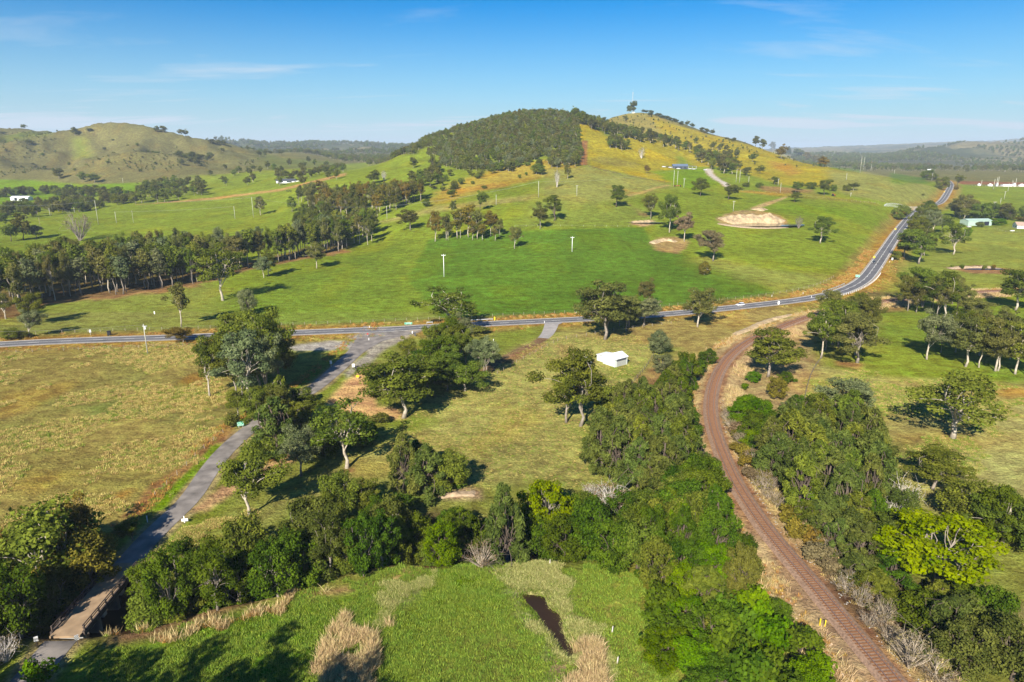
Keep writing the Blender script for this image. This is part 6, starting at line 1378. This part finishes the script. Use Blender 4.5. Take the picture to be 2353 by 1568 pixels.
# ============================================================ mast on the peak
X, Y = gp('C2', 2037, 236, ymin=1400); h = hgt('C2', X, Y, 104); mt = empty('radio_mast', (X, Y, gz(X, Y)), .3, 'tall thin lattice radio mast on the peak', 'mast')
mb = MB(); nseg = 16
for k in range(3):
    a = k * 2.094; mb.tube([(math.cos(a)*1.1, math.sin(a)*1.1, 0), (math.cos(a)*.5, math.sin(a)*.5, h)], .16, 4)
for i in range(nseg):
    w0, w1 = 1.1-.6*i/nseg, 1.1-.6*(i+1)/nseg
    for k in range(3): a, b_ = k*2.094, (k+1)*2.094; mb.tube([(math.cos(a)*w0, math.sin(a)*w0, h*i/nseg), (math.cos(b_)*w1, math.sin(b_)*w1, h*(i+1)/nseg)], .10, 3)
mb.build('lattice', M['galv'], mt); MB().tube([(0,0,h),(0,0,h+6)], .12, 5).build('antenna', M['galv'], mt)
for z_ in (.93, .97): MB().tube([(-1.8,0,h*z_),(1.8,0,h*z_)], .25, 6).build('aerial_arm', M['galv'], mt)
X, Y = gp('C2', 2012, 238, ymin=1400); MB().tube([(X,Y,gz(X,Y)),(X,Y,gz(X,Y)+hgt('C2',X,Y,160))], [.22,.12], 5).build('radio_aerial', M['galv'], None, True, label='thin aerial left of the lattice mast on the peak', cat='mast')
X, Y = gp('C2', 2044, 236, ymin=1400); hb = empty('equipment_hut', (X, Y-3, gz(X, Y-3)), .2, 'small pale equipment hut under the mast', 'hut'); MB().box(-3,3,-2,2,-1,3).build('wall', M['shed_wall'], hb); MB().add([(-3.3,-2.4,3),(3.3,-2.4,3),(3.3,2.4,3.2),(-3.3,2.4,3.2),(-3.3,-2.4,3.2),(3.3,-2.4,3.2),(3.3,2.4,3.5),(-3.3,2.4,3.5)],[(3,2,1,0),(4,5,6,7),(0,1,5,4),(1,2,6,5),(2,3,7,6),(3,0,4,7)]).build('roof', M['dark_steel'], hb)

# ============================================================ sheds and houses
def gable(root, L_, Wd, hw_, hr_, wall, roof, over=.35, rname='roof'):
    """long axis x; walls as a shell, two roof slopes"""
    w = MB(); a, b_ = L_/2, Wd/2
    w.add([(-a,-b_,-.3),(a,-b_,-.3),(a,b_,-.3),(-a,b_,-.3),(-a,-b_,hw_),(a,-b_,hw_),(a,b_,hw_),(-a,b_,hw_),(-a,0,hr_),(a,0,hr_)],
          [(0,1,5,4),(2,3,7,6),(1,2,6,9,5),(3,0,4,8,7),(4,5,9,8),(6,7,8,9)]); w.build('wall', M[wall], root)
    sl = (hr_-hw_)/b_; t = .12
    for s_ in (-1, 1):
        y0, y1 = s_*(b_+over), 0; z0_, z1_ = hw_ - sl*over + .04, hr_ + .04
        V = [(-a-over,y0,z0_),(a+over,y0,z0_),(a+over,y1,z1_),(-a-over,y1,z1_)]; V += [(x,y,z+t) for x,y,z in V]
        fs = [(3,2,1,0),(4,5,6,7),(0,1,5,4),(1,2,6,5),(2,3,7,6),(3,0,4,7)]
        MB().add(V, fs if s_ < 0 else [tuple(reversed(f)) for f in fs]).build(rname, M[roof], root)
        rb = MB()    # standing ribs of the sheet roof
        nrib = max(6, int(L_/1.2))
        for i in range(nrib+1):
            x = -a - over + .05 + (L_ + 2*over - .1)*i/nrib
            rb.add([(x-.04,y0,z0_+t),(x+.04,y0,z0_+t),(x+.04,y1,z1_+t),(x-.04,y1,z1_+t),(x-.04,y0,z0_+t+.06),(x+.04,y0,z0_+t+.06),(x+.04,y1,z1_+t+.06),(x-.04,y1,z1_+t+.06)], [(4,5,6,7),(0,1,5,4),(1,2,6,5),(2,3,7,6),(3,0,4,7)])
        rb.build('roof_rib', M[roof], root)
# white shed in the middle (corner seen near (1190,825) of the close view)
cn = np.array(gp('U', 2250*.5883 + 1190/7.843*.5883, (1330 + 830/7.843)*.5883)); zc = gz(*cn)
sh = empty('white_shed', (0, 0, 0), 0, 'white gabled steel shed with roller door half hidden by the twin gums', 'shed')
ang = math.radians(38); ux = np.array([math.cos(ang), math.sin(ang)]); uy = np.array([-math.sin(ang), math.cos(ang)])   # long axis away to the right
SL, SW, SHh = 6.4, 6.0, 2.9
c0 = cn + ux*SL/2 + uy*SW/2; sh.location = (c0[0], c0[1], zc); sh.rotation_euler = (0, 0, ang)
gable(sh, SL, SW, SHh, SHh + 1.2, 'shed_wall', 'white_steel', .25)
MB().box(-SL/2+.9, SL/2-.7, -SW/2-.06, -SW/2-.005, 0, 2.0).build('roller_door', M['galv'], sh); MB().box(-SL/2+.8, SL/2-.6, -SW/2-.10, -SW/2-.004, 2.002, 2.6).build('door_head', M['dark_steel'], sh)
MB().box(-SL/2-.05, -SL/2-.004, -SW/2+.6, SW/2-.6, 2.35, 2.47).build('girt', M['galv'], sh)
wing = MB().box(-SL/2+1, SL/2-.4, SW/2+.01, SW/2+4.2, -.2, 2.2); wing.build('side_wing', M['shed_wall'], sh)
MB().add([(-SL/2+.8,SW/2+.01,2.7),(SL/2-.2,SW/2+.01,2.7),(SL/2-.2,SW/2+4.5,2.21),(-SL/2+.8,SW/2+4.5,2.21),(-SL/2+.8,SW/2+.01,2.82),(SL/2-.2,SW/2+.01,2.82),(SL/2-.2,SW/2+4.5,2.33),(-SL/2+.8,SW/2+4.5,2.33)],[(3,2,1,0),(4,5,6,7),(0,1,5,4),(1,2,6,5),(2,3,7,6),(3,0,4,7)]).build('wing_roof', M['white_steel'], sh)
X, Y = gp('M2', 1830, 575); tk = empty('water_tank', (X-5, Y+3, gz(X-5, Y+3)), 0, 'white water tank in the trees left of the white shed', 'tank'); MB().tube([(0,0,0),(0,0,2.3)], 1.8, 20).build('barrel', M['white_steel'], tk); MB().tube([(0,0,2.302),(0,0,2.7)], [1.85,.3], 20).build('lid', M['white_steel'], tk)
# white barn on the left
X, Y = gp('C1', 150, 668); ba = empty('white_barn', (X, Y, gz(X, Y)), -.03, 'long white barn with two dark bays at the far left', 'barn')
BWd = 120*.3377/F*Y
gable(ba, BWd, 11, 4.8, 6.6, 'white_steel', 'white_steel', .4)
for x in (-.28, .16): MB().box(BWd*x, BWd*(x+.16), -5.56, -5.505, 0, 4.2).build('bay_shade_panel', M['dark_open'], ba); MB().box(BWd*(x+.16), BWd*(x+.19), -5.60, -5.507, 0, 4.4).build('post', M['white'], ba)  # flat dark panels on the wall paint the shade inside the two open bays
# far dark-roofed house
X, Y = gp('C1', 1948, 548); fh = empty('far_house', (X, Y, gz(X, Y)), .1, 'low house with dark roof and white walls in the far valley', 'house'); gable(fh, 26, 12, 3.2, 5.6, 'white', 'dark_steel', .8)
MB().box(-10, -3, -6.06, -6.005, .8, 2.4).build('window', M['glass'], fh); MB().box(2, 9, -6.06, -6.005, .8, 2.4).build('window', M['glass'], fh)
MB().box(14, 24, -5, 4, 0, 2.6).build('lean_to', M['white'], fh); MB().box(13.6, 24.4, -5.4, 4.4, 2.602, 2.85).build('lean_to_roof', M['white_steel'], fh)
# house on the hill
X, Y = gp('C2', 2352, 628); X2, Y2 = gp('U', 1562, 388); hh = empty('hill_house', (X2, Y2, gz(X2, Y2)), -.12, 'charcoal steel house with blue-grey roof on the hill terrace', 'house')
gable(hh, 20, 12, 3.6, 6.2, 'dark_steel', 'blue_roof', .5)
MB().box(10.3, 22, -6.5, 4, 3.4, 3.65).build('carport_roof', M['blue_roof'], hh)
for x, y in ((10.8,-6.2),(16,-6.2),(21.6,-6.2),(21.6,3.6)): MB().box(x-.15, x+.15, y-.15, y+.15, -.5, 3.398).build('post', M['galv'], hh)
MB().box(-20, -10.3, -5, 3, 3.2, 3.45).build('lean_to_roof', M['dark_steel'], hh)
for x, y in ((-19.6,-4.7),(-15,-4.7),(-10.8,-4.7)): MB().box(x-.15, x+.15, y-.15, y+.15, -.5, 3.198).build('post', M['galv'], hh)
for x in (-7, -1, 5): MB().box(x, x+3, -6.06, -6.005, .3, 2.6).build('window', M['glass'], hh)
# green shed and cottage on the right
X, Y = gp('C3', 2020, 835); gs = empty('green_shed', (X, Y, gz(X, Y)), .10, 'pale green steel shed with open dark bays on the right', 'shed')
gable(gs, 26, 12, 4.8, 6.4, 'green_steel', 'green_steel', .3)
for x in (-2, 4.4): MB().box(x, x+5.6, -6.06, -6.005, 0, 4.0).build('bay_shade_panel', M['dark_open'], gs)  # open bays drawn as near-black panels, interior shade put into the colour
X, Y = gp('C3', 2352, 857); ct = empty('white_cottage', (X+2, Y, gz(X, Y)), -.25, 'white cottage with terracotta tiled roof at the right edge', 'house')
gable(ct, 20, 11, 3.2, 6.0, 'white', 'tile_roof', .6)
for y in (-2.5, 1.5): MB().box(-10.06, -10.005, y, y+1.4, 1.0, 2.3).build('window', M['glass'], ct)
MB().box(-4, 4, -7.6, -5.52, 2.6, 2.8).build('verandah_roof', M['tile_roof'], ct); MB().box(-2, 2, -5.56, -5.505, .2, 2.4).build('door', M['dark_open'], ct)
# substation
X, Y = gp('C3', 2180, 572); ss = empty('substation', (X, Y, gz(X, Y)), -.03, 'white electrical substation compound in the far right field', 'substation')
MB().box(-42, 62, -6, 8, -.6, .12).build('gravel_pad', M['gravel'], ss)
for i, (x, w_, h_) in enumerate([(-38,4,4),(-20,7,3.5),(-6,3,5),(24,4,4.5),(34,10,3),(50,6,4)]): MB().box(x, x+w_, -3, 1, .122, h_).box(x+w_*.3, x+w_*.7, -2.2, .2, h_+.002, h_+1.4).build('transformer', M['white'], ss)
MB().box(4, 20, -5, 2, .122, 3.2).build('control_room', M['white'], ss); MB().box(3.5, 20.5, -5.5, 2.5, 3.202, 3.6).build('roof', M['white_steel'], ss)
for x in range(-52, 62, 6): MB().box(x-.12, x+.12, -7.9, -7.7, .122, 2.4).build('fence_post', M['galv'], ss)
for i, (x, y) in enumerate([(2120,1720),(3600,0)][:1]):
    pass
# tiny far houses among the trees of the plain
for x, y, lab in ((2000,448,'tiny white house beyond the highway bend'),):
    X, Y = gp('C3', 1700, 468, ymin=1200); o_ = empty('plain_house', (X, Y, gz(X, Y)), .2, lab, 'house'); gable(o_, 14, 8, 3, 5, 'white', 'white_steel', .4)

# ============================================================ cars
def car(X, Y, rz, paint, label, group=None, z=None, wagon=True, name='parked_car', scale=1.0):
    root = empty(name, (X, Y, (gz(X, Y) if z is None else z) + .09), rz, label, 'car', group); root.scale = (scale,)*3
    secs = [(-2.25,.80,.42,.80),(-2.15,.88,.30,.95),(-1.3,.90,.28,1.00),(0,.91,.28,1.00),(1.1,.90,.28,.98),(1.9,.86,.30,.88),(2.25,.76,.40,.70)]
    V = []; 
    for x, w, z0_, z1_ in secs: V += [(x,-w,z0_),(x,-w*.98,z1_-.12),(x,-w*.86,z1_),(x,w*.86,z1_),(x,w*.98,z1_-.12),(x,w,z0_)]
    Fa = [(i*6+k, i*6+(k+1) % 6, (i+1)*6+(k+1) % 6, (i+1)*6+k) for i in range(len(secs)-1) for k in range(6)] + [tuple(range(6)), tuple(range(36, 42))[::-1]]
    Fa = [tuple(reversed(f)) for f in Fa]; MB().add(V, Fa).build('body', M[paint], root, True)
    cab = [(-2.05 if wagon else -1.7,.76,.99),(-1.75 if wagon else -1.0,.64,1.48),(.25,.64,1.50),(1.05,.74,.99)]
    V = []
    for x, w, z_ in cab: V += [(x,-w,z_),(x,w,z_)]
    V += [(cab[0][0]+.05,-.78,.98),(cab[3][0]-.02,-.78,.98),(cab[0][0]+.05,.78,.98),(cab[3][0]-.02,.78,.98)]
    MB().add(V, [(0,1,3,2)[::-1],(4,5,7,6)[::-1],(0,2,4,6),(1,7,5,3)]).build('window', M['glass'], root)
    MB().box(cab[1][0]-.02, .28, -.66, .66, 1.485, 1.54).build('roof', M[paint], root)
    for x in (-1.4, 1.4):
        for y in (-.80, .80):
            w_ = MB().tube([(x, y-.11, .33), (x, y+.11, .33)], .33, 14).build('wheel', M['tyre'], root); MB().tube([(x, y-.13, .33), (x, y+.13, .33)], .18, 10).build('rim', M['galv'], w_)
    for y in (-.62, .62): MB().box(2.10, 2.27, y-.16, y+.16, .55, .72).build('headlight', M['white'], root); MB().box(-2.27, -2.12, y-.15, y+.15, .62, .85).build('tail_light', M['lamp_red'], root)
    return root
def on_road(x, y, side):
    X, Y = gp('U', x, y); d_ = np.hypot(HWY[:,0]-X, HWY[:,1]-Y); i = int(np.argmin(d_)); t = HWY[min(i+1, len(HWY)-1)] - HWY[i-1]; t /= np.hypot(*t)
    return HWY[i,0] - t[1]*side, HWY[i,1] + t[0]*side, math.atan2(t[1], t[0])
X, Y, a = on_road(1711, 708, 1.8); car(X, Y, a + math.pi, 'car_white', 'white station wagon driving on the highway', name='moving_car')
X, Y, a = on_road(2013.5, 608, 1.8); car(X, Y, a + math.pi, 'car_dark', 'dark car driving on the highway beyond the bend', name='moving_car', wagon=False)
for i, (x, rz, lab) in enumerate([(-23,.1,'white vehicle at the far left of the hill house'),(-14,.3,'white vehicle under the lean-to of the hill house'),(-4,0,'white car parked in front of the charcoal wall'),(13,.1,'white car under the carport of the hill house'),(18.5,-.1,'second white car under the carport, outer one'),(33,.2,'white car parked alone right of the hill house')]):
    X = X2 + x; Y = Y2 - (9 if i in (2, 5) else 3); car(X, Y, rz, 'car_white', lab, 'cars parked at the hill house', scale=1.15)
X, Y = gp('C3', 1978, 852); car(X, Y, .2, 'car_white', 'white car parked before the green shed', name='parked_car')
X, Y = gp('C3', 2272, 876); tk = empty('water_trough', (X, Y, gz(X, Y)), .1, 'white trough in front of the cottage garden', 'trough'); MB().box(-2,2,-.6,.6,0,.7).build('basin', M['white'], tk); MB().box(-1.8,1.8,-.45,.45,.702,.72).build('water', M['water'], tk)
# small tractor, red
X, Y = gp('C3', 1055, 640); tr_ = empty('red_tractor', (X, Y, gz(X, Y)), .4, 'small red tractor in the rough pasture', 'tractor')
MB().box(-.2,2.0,-.5,.5,.9,1.8).build('bonnet', M['red'], tr_); MB().box(-1.6,-.22,-.8,.8,1.0,2.8).build('cab', M['glass'], tr_); MB().box(-1.7,-.1,-.9,.9,2.802,2.95).build('roof', M['red'], tr_)
for x, y, r_ in ((-.9,-1.0,.85),(-.9,1.0,.85),(1.5,-.8,.5),(1.5,.8,.5)): MB().tube([(x,y-.2,r_),(x,y+.2,r_)], r_, 14).build('wheel', M['tyre'], tr_)
X, Y = gp('C3', -5, 575); o_ = empty('farm_implement', (X, Y, gz(X, Y)), .3, 'pink-red farm implement by the two tall poles', 'implement'); MB().box(-5,5,-.2,.2,.9,1.2).box(-.3,.3,-1.5,1.5,.8,1.1).build('beam', M['red'], o_)
for x in (-3.5, 3.5): MB().tube([(x,-.3,.8),(x,.3,.8)], .8, 12).build('wheel', M['tyre'], o_)

# ============================================================ signs, posts and little things
def sign(tagc, x, yb, yt, wpx, hpx, mat, label, legs=2, face=None, name='road_sign', text=None, post='galv', cat='sign'):
    X, Y = gp(tagc, x, yb); zb = gz(X, Y); dep = Y*math.cos(TILT) + (CAM_H-zb)*math.sin(TILT); w = wpx*.3377/F*dep; hh_ = hpx*.3377/F*dep/.92
    top = max(hgt(tagc, X, Y, yt), hh_ + .3); a = math.atan2(X, Y) * -1 if face is None else face
    root = empty(name, (X, Y, zb), a, label, cat)
    MB().box(-w/2, w/2, -.03, .03, top-hh_, top).build('panel', M[mat], root)
    for k in range(legs):
        xx = 0 if legs == 1 else (-w*.3 if k == 0 else w*.3); MB().tube([(xx,.08,-.2),(xx,.08,top-.05)], .06, 6).build('leg', M[post], root)
    if mat == 'green_sign':      # white border and lines of lettering too small to read
        e = .06; bd = MB(); z0_, z1_ = top-hh_, top
        bd.box(-w/2+e, w/2-e, -.042, -.032, z1_-2*e, z1_-e).box(-w/2+e, w/2-e, -.042, -.032, z0_+e, z0_+2*e).box(-w/2+e, -w/2+2*e, -.042, -.032, z0_+2*e+.002, z1_-2*e-.002).box(w/2-2*e, w/2-e, -.042, -.032, z0_+2*e+.002, z1_-2*e-.002)
        bd.build('border', M['white'], root); rng = random.Random(int(x)); lt = MB()
        for r_ in range(3):
            zz = z1_ - hh_*(.26 + .24*r_); xx = -w*.38
            while xx < w*.34:
                lw = rng.uniform(.10, .2)*w*.4
                if rng.random() < .82: lt.box(xx, min(xx+lw, w*.38), -.046, -.033, zz-hh_*.05, zz+hh_*.06)
                xx += lw + w*.025
        lt.build('lettering', M['white'], root)
    return root, w, hh_, top
sign('M1', 1640, 1002, 955, 42, 27, 'green_sign', 'green direction sign with white lettering beside the minor road')
sign('M2', 515, 303, 286, 52, 13, 'green_sign', 'wide green and white direction sign north of the highway', name='road_sign')
sign('C3', 1218, 1196, 1174, 26, 14, 'green_sign', 'green direction sign inside the far highway bend')
sign('M2', 141, 596, 560, 18, 22, 'white', 'white blank back of a sign at the right of the minor road', 1)
sign('M1', 2254, 588, 539, 15, 21, 'white', 'white blank back of a sign in the weeds left of the minor road', 1)
sign('M2', 170, 665, 638, 20, 14, 'yellow', 'yellow warning sign low in the grass by the dirt yard', 1)
sign('M2', 560, 378, 350, 10, 22, 'dark_steel', 'dark narrow sign at the mouth of the minor road', 1); sign('M2', 542, 366, 350, 6, 14, 'white', 'small white marker left of the dark narrow sign', 1)
rs = sign('M2', 238, 380, 352, 9, 9, 'red', 'small red and white sign on the junction island', 1)[0]
sign('M1', 618, 372, 328, 12, 18, 'white', 'white box-like sign by the paddock fence north of the highway', 1)
sign('M1', 1052, 226, 204, 7, 18, 'white', 'lone white post marker in the green field', 1)
sign('C3', 680, 1388, 1362, 11, 20, 'white', 'white marker board beside the highway near the wagon', 1)
sign('C3', 1453, 1088, 1066, 9, 14, 'white', 'white marker beside the highway at the dark bush', 1)
sign('C3', 1048, 1312, 1298, 12, 8, 'yellow', 'yellow end marker of the far guardrail', 1)
sign('M2', 1101, 276, 250, 8, 22, 'yellow', 'yellow post marker behind the guardrail', 1)
def diamond(tagc, x, yb, yt, label):
    X, Y = gp(tagc, x, yb); h = max(hgt(tagc, X, Y, yt), 1.6); root = empty('warning_sign', (X, Y, gz(X, Y)), -math.atan2(X, Y), label, 'sign'); s_ = .85
    V = [(0,-.03,h-2*s_),(s_,-.03,h-s_),(0,-.03,h),(-s_,-.03,h-s_)]; V += [(x_, .03, z_) for x_, y_, z_ in V]
    MB().add(V, [(0,1,2,3),(7,6,5,4),(0,4,5,1),(1,5,6,2),(2,6,7,3),(3,7,4,0)]).build('panel', M['yellow'], root); MB().tube([(0,.09,-.2),(0,.09,h-.2)], .05, 6).build('leg', M['galv'], root)
diamond('C3', 1330, 1072, 1046, 'yellow diamond sign beside the highway above the dark car'); diamond('C3', 1475, 880, 856, 'yellow diamond sign farther up the highway'); diamond('C3', 1807, 628, 605, 'yellow diamond sign at the far crest of the highway')
# striped hazard boards at the bridge
def hazard(x, yb, yt, label, flip):
    r_, w, hh_, top = sign('B1', x, yb, yt, 25, 36, 'white', label, 1, name='hazard_board', post='timber'); st = MB()
    for k in range(-1, 4):
        z0_ = top - hh_ + hh_*(k*.30); sl = w*.7*(1 if flip else -1)
        V = []
        for yy in (-.045, -.033):
            for xx, zz in ((-w/2, z0_), (w/2, z0_+sl), (w/2, z0_+sl+hh_*.15), (-w/2, z0_+hh_*.15)): V.append((xx, yy, min(max(zz, top-hh_+.005), top-.005)))
        if V[3][2] - V[0][2] + V[2][2] - V[1][2] > .05: st.add(V, [(0,1,2,3),(7,6,5,4),(0,4,5,1),(1,5,6,2),(2,6,7,3),(3,7,4,0)])
    st.build('stripe', M['black'], r_)
hazard(535, 1335, 1247, 'black and white striped hazard board right of the bridge end', True); hazard(258, 1340, 1258, 'black and white striped hazard board left of the bridge end', False)
for t_, x, yb, yt, lab in (('B1',1258,492,464,'white marker with a crosspiece at the right kerb of the minor road'),('B1',1006,488,462,'white slanting guide post left of the minor road')):
    X, Y = gp(t_, x, yb); r_ = empty('guide_post', (X, Y, gz(X, Y)), .2, lab, 'marker post'); MB().box(-.10,.10,-.06,.06,0,1.5).build('post', M['white'], r_)
    if x > 1100: MB().box(-.55,.75,-.13,-.062,.35,.95).build('board', M['white'], r_)
gp_me = MB().box(-.09,.09,-.05,.05,0,1.05); gme_ = new_mesh('guide_post', gp_me.v, gp_me.f, M['white'])
for i, (t_, x, y) in enumerate([('M2',250,325),('M2',540,362),('M2',1093,408),('M2',246,405),('M2',1440,292),('C3',905,1335),('C3',848,1305),('C3',636,1322),('C3',1385,1138),('C3',1435,1102),('M2',2060,262),('M2',1655,225)]):
    X, Y = gp(t_, x, y); o = link('guide_post', gme_); o.location = (X, Y, gz(X, Y)); tag(o, 'small white roadside guide post', 'marker post', 'white guide posts along the highway')
X, Y = gp('M1', 746, 376); bn = empty('wheelie_bin', (X, Y, gz(X, Y)), .3, 'black bin standing in the russet grass by the highway', 'bin'); MB().box(-.6,.6,-.6,.6,0,1.9).build('body', M['black'], bn); MB().box(-.68,.68,-.7,.66,1.902,2.05).build('lid', M['black'], bn)
X, Y = gp('B3', 957, 1215); ym = empty('track_marker', (X, Y, gz(X, Y)), .2, 'pair of yellow marker posts beside the railway', 'marker post'); MB().tube([(0,0,-.2),(0,0,1.3)], .11, 6).build('post', M['yellow'], ym); MB().tube([(.55,-.5,-.2),(.6,-.5,1.3)], .09, 6).build('post', M['yellow'], ym)
# gate at the driveway, meadow stumps
for x, y in ((1475,770),(1375,725),(1900,1230),(1935,1440)):
    X, Y = gp('B2', x, y); MB().tube([(X,Y,gz(X,Y)-.2),(X+.1,Y,gz(X,Y)+1.2)], [.12,.09], 6).build('fence_stump', M['deadwood'], None, label='grey broken fence post in the meadow above the pond', cat='post', group='broken posts in the meadow')
# cattle far away
cb_ = MB().tube([(-1.0,0,1.0),(-.6,0,1.05),(.5,0,1.05),(.9,0,1.1)], [.25,.42,.40,.28], 8).tube([(.85,0,1.2),(1.25,0,1.35),(1.5,0,1.15)], [.20,.17,.12], 6)
for x in (-.75, .6):
    for y in (-.22, .22): cb_.tube([(x,y,0),(x,y,.8)], [.07,.11], 5)
cow = new_mesh('cow', cb_.v, cb_.f, M['black'], True)
for i, (x, y) in enumerate([(1952,608),(1962,610),(1972,607),(1980,609),(1520,592)]):
    X, Y = gp('C1', x, y); o = link('cow', cow); o.location = (X, Y, gz(X, Y)); o.rotation_euler = (0,0,i*1.3); tag(o, 'black cow grazing on the far pasture', 'cow', 'black cows on the far pasture')

# ============================================================ earth banks and rubble
def bank(name, P_, width, height, mat, label, seed, cat='earth bank', nx=10, rough=.5, crest=.4, z=None):
    X, Y, T__ = frames(np.asarray(P_), max(.6, width/14)); n_ = len(X); Nn = np.c_[-T__[:,1], T__[:,0]]; w_ = np.linspace(0, 1, nx + 1)
    s = np.linspace(0, 1, n_); envl = np.clip(np.minimum(s, 1-s)*7, 0, 1)**.6 * (.55 + .9*fbm(s*9+seed, s*0+seed, 3, seed))
    env = np.interp(w_, [0, .18, crest, 1], [0, .85, 1.0, 0])
    A_ = X[:,None] + Nn[:,0][:,None]*(w_-.5)*width; B_ = Y[:,None] + Nn[:,1][:,None]*(w_-.5)*width
    nzv = fbm(A_*1.1, B_*1.1, 4, seed) - .5; Zz = samp(Z, A_, B_) - .25 + env[None,:]*envl[:,None]*height*(1 + nzv*rough*1.6) + nzv*height*rough*.5*env[None,:]
    I_ = np.arange(n_*(nx+1)).reshape(n_, nx+1)
    o_ = link(name, np_mesh(name, np.stack([A_, B_, Zz], -1).reshape(-1, 3), [(I_[r,c], I_[r,c+1], I_[r+1,c+1], I_[r+1,c])[::-1] for r in range(n_-1) for c in range(nx)], [M[mat]]), label=label, cat=cat); return o_
bank('quarry_bank', smooth_line(gpoly('C3', [(320,800),(360,793),(450,790),(560,792),(660,797),(725,810)], 1, False), 2), 19, 5.0, 'sand', 'pale sandy cliff behind the quarry dam', 3, nx=22, rough=.38, crest=.6)
bank('quarry_mound', smooth_line(gpoly('C3', [(525,735),(560,728),(600,738)], 1, False), 2), 14, 2.2, 'sand', 'small pale mound on top of the quarry bank', 5)
bank('dam_rim', smooth_line(gpoly('C3', [(260,822),(400,846),(560,856),(700,848),(750,826)], 1, False), 2), 9, .9, 'rock', 'pale stony rim in front of the quarry dam', 6)
bank('eroded_bank', smooth_line(gpoly('M3', [(350,370),(420,345),(500,312),(600,268),(700,240),(815,215)], 1, False), 2), 5, .9, 'sand', 'pale eroded cutting face above the railway', 7)
bank('small_dam_bank', smooth_line(gpoly('C2', [(2035,990),(2100,984),(2180,982)], 1, False), 2), 6, 1.2, 'sand', 'sandy bank of the small upper dam', 8)
bank('small_dam_bank', smooth_line(gpoly('C2', [(2165,1135),(2220,1115),(2290,1110),(2352,1128)], 1, False), 2), 7, 1.6, 'sand', 'sandy bank of the lower dam beside the purple-tinged gum', 9)
bank('red_dam_bank', smooth_line(gpoly('C3', [(1830,1132),(1950,1122),(2100,1124),(2250,1140)], 1, False), 2), 8, 1.2, 'rock', 'reddish bank of the long dam in the right field', 10)
bank('creek_scarp', smooth_line(gpoly('B2', [(700,300),(800,285),(900,275),(1000,285)], 1, False), 2), 4, .7, 'rock', 'pinkish eroded scarp above the creek trees', 11)
rng = np.random.default_rng(5)
def rocks(name, P_, off, n_, smin, smax, mat, label, seed):
    r_ = np.random.default_rng(seed); ic = bmesh.new(); bmesh.ops.create_icosphere(ic, subdivisions=1, radius=1)
    for v in ic.verts: v.co *= r_.uniform(.7, 1.2)
    me = bpy.data.meshes.new('stone'); ic.to_mesh(me); ic.free(); me.materials.append(M[mat]); o_ = bpy.data.objects.new('stone', me)
    i = r_.integers(0, len(P_), n_); pts = P_[i] + r_.normal(size=(n_, 2)) * off; ob = scatter(name, np.c_[pts, samp(Z, pts[:,0], pts[:,1])], r_.random(n_)*6.28, r_.uniform(smin, smax, n_), [o_]); ob['label'] = label
rocks('rubble', off_line(RAIL[(RAIL[:,1] < 170)], -6.5), .9, 300, .08, .26, 'rock', 'grey stones along the left foot of the railway', 1)
rocks('rubble', off_line(RAIL[(RAIL[:,1] < 200)], 3.4), .35, 200, .08, .16, 'concrete', 'pale stones beside the right sleepers', 2)

# ============================================================ air
hz_ = MB().box(-16000, 16000, -420, 15500, -12, 230)
hm = bpy.data.materials.new('haze_air'); hm.use_nodes = True; hn = hm.node_tree.nodes
for x in list(hn): hn.remove(x)
ho = hn.new('ShaderNodeOutputMaterial'); hv = hn.new('ShaderNodeVolumePrincipled'); hv.inputs['Color'].default_value = (.70, .84, 1.0, 1); hv.inputs['Density'].default_value = .00008; hv.inputs['Anisotropy'].default_value = 0.0
hm.node_tree.links.new(hv.outputs[0], ho.inputs['Volume'])
hz_.build('haze', hm, kind='stuff')
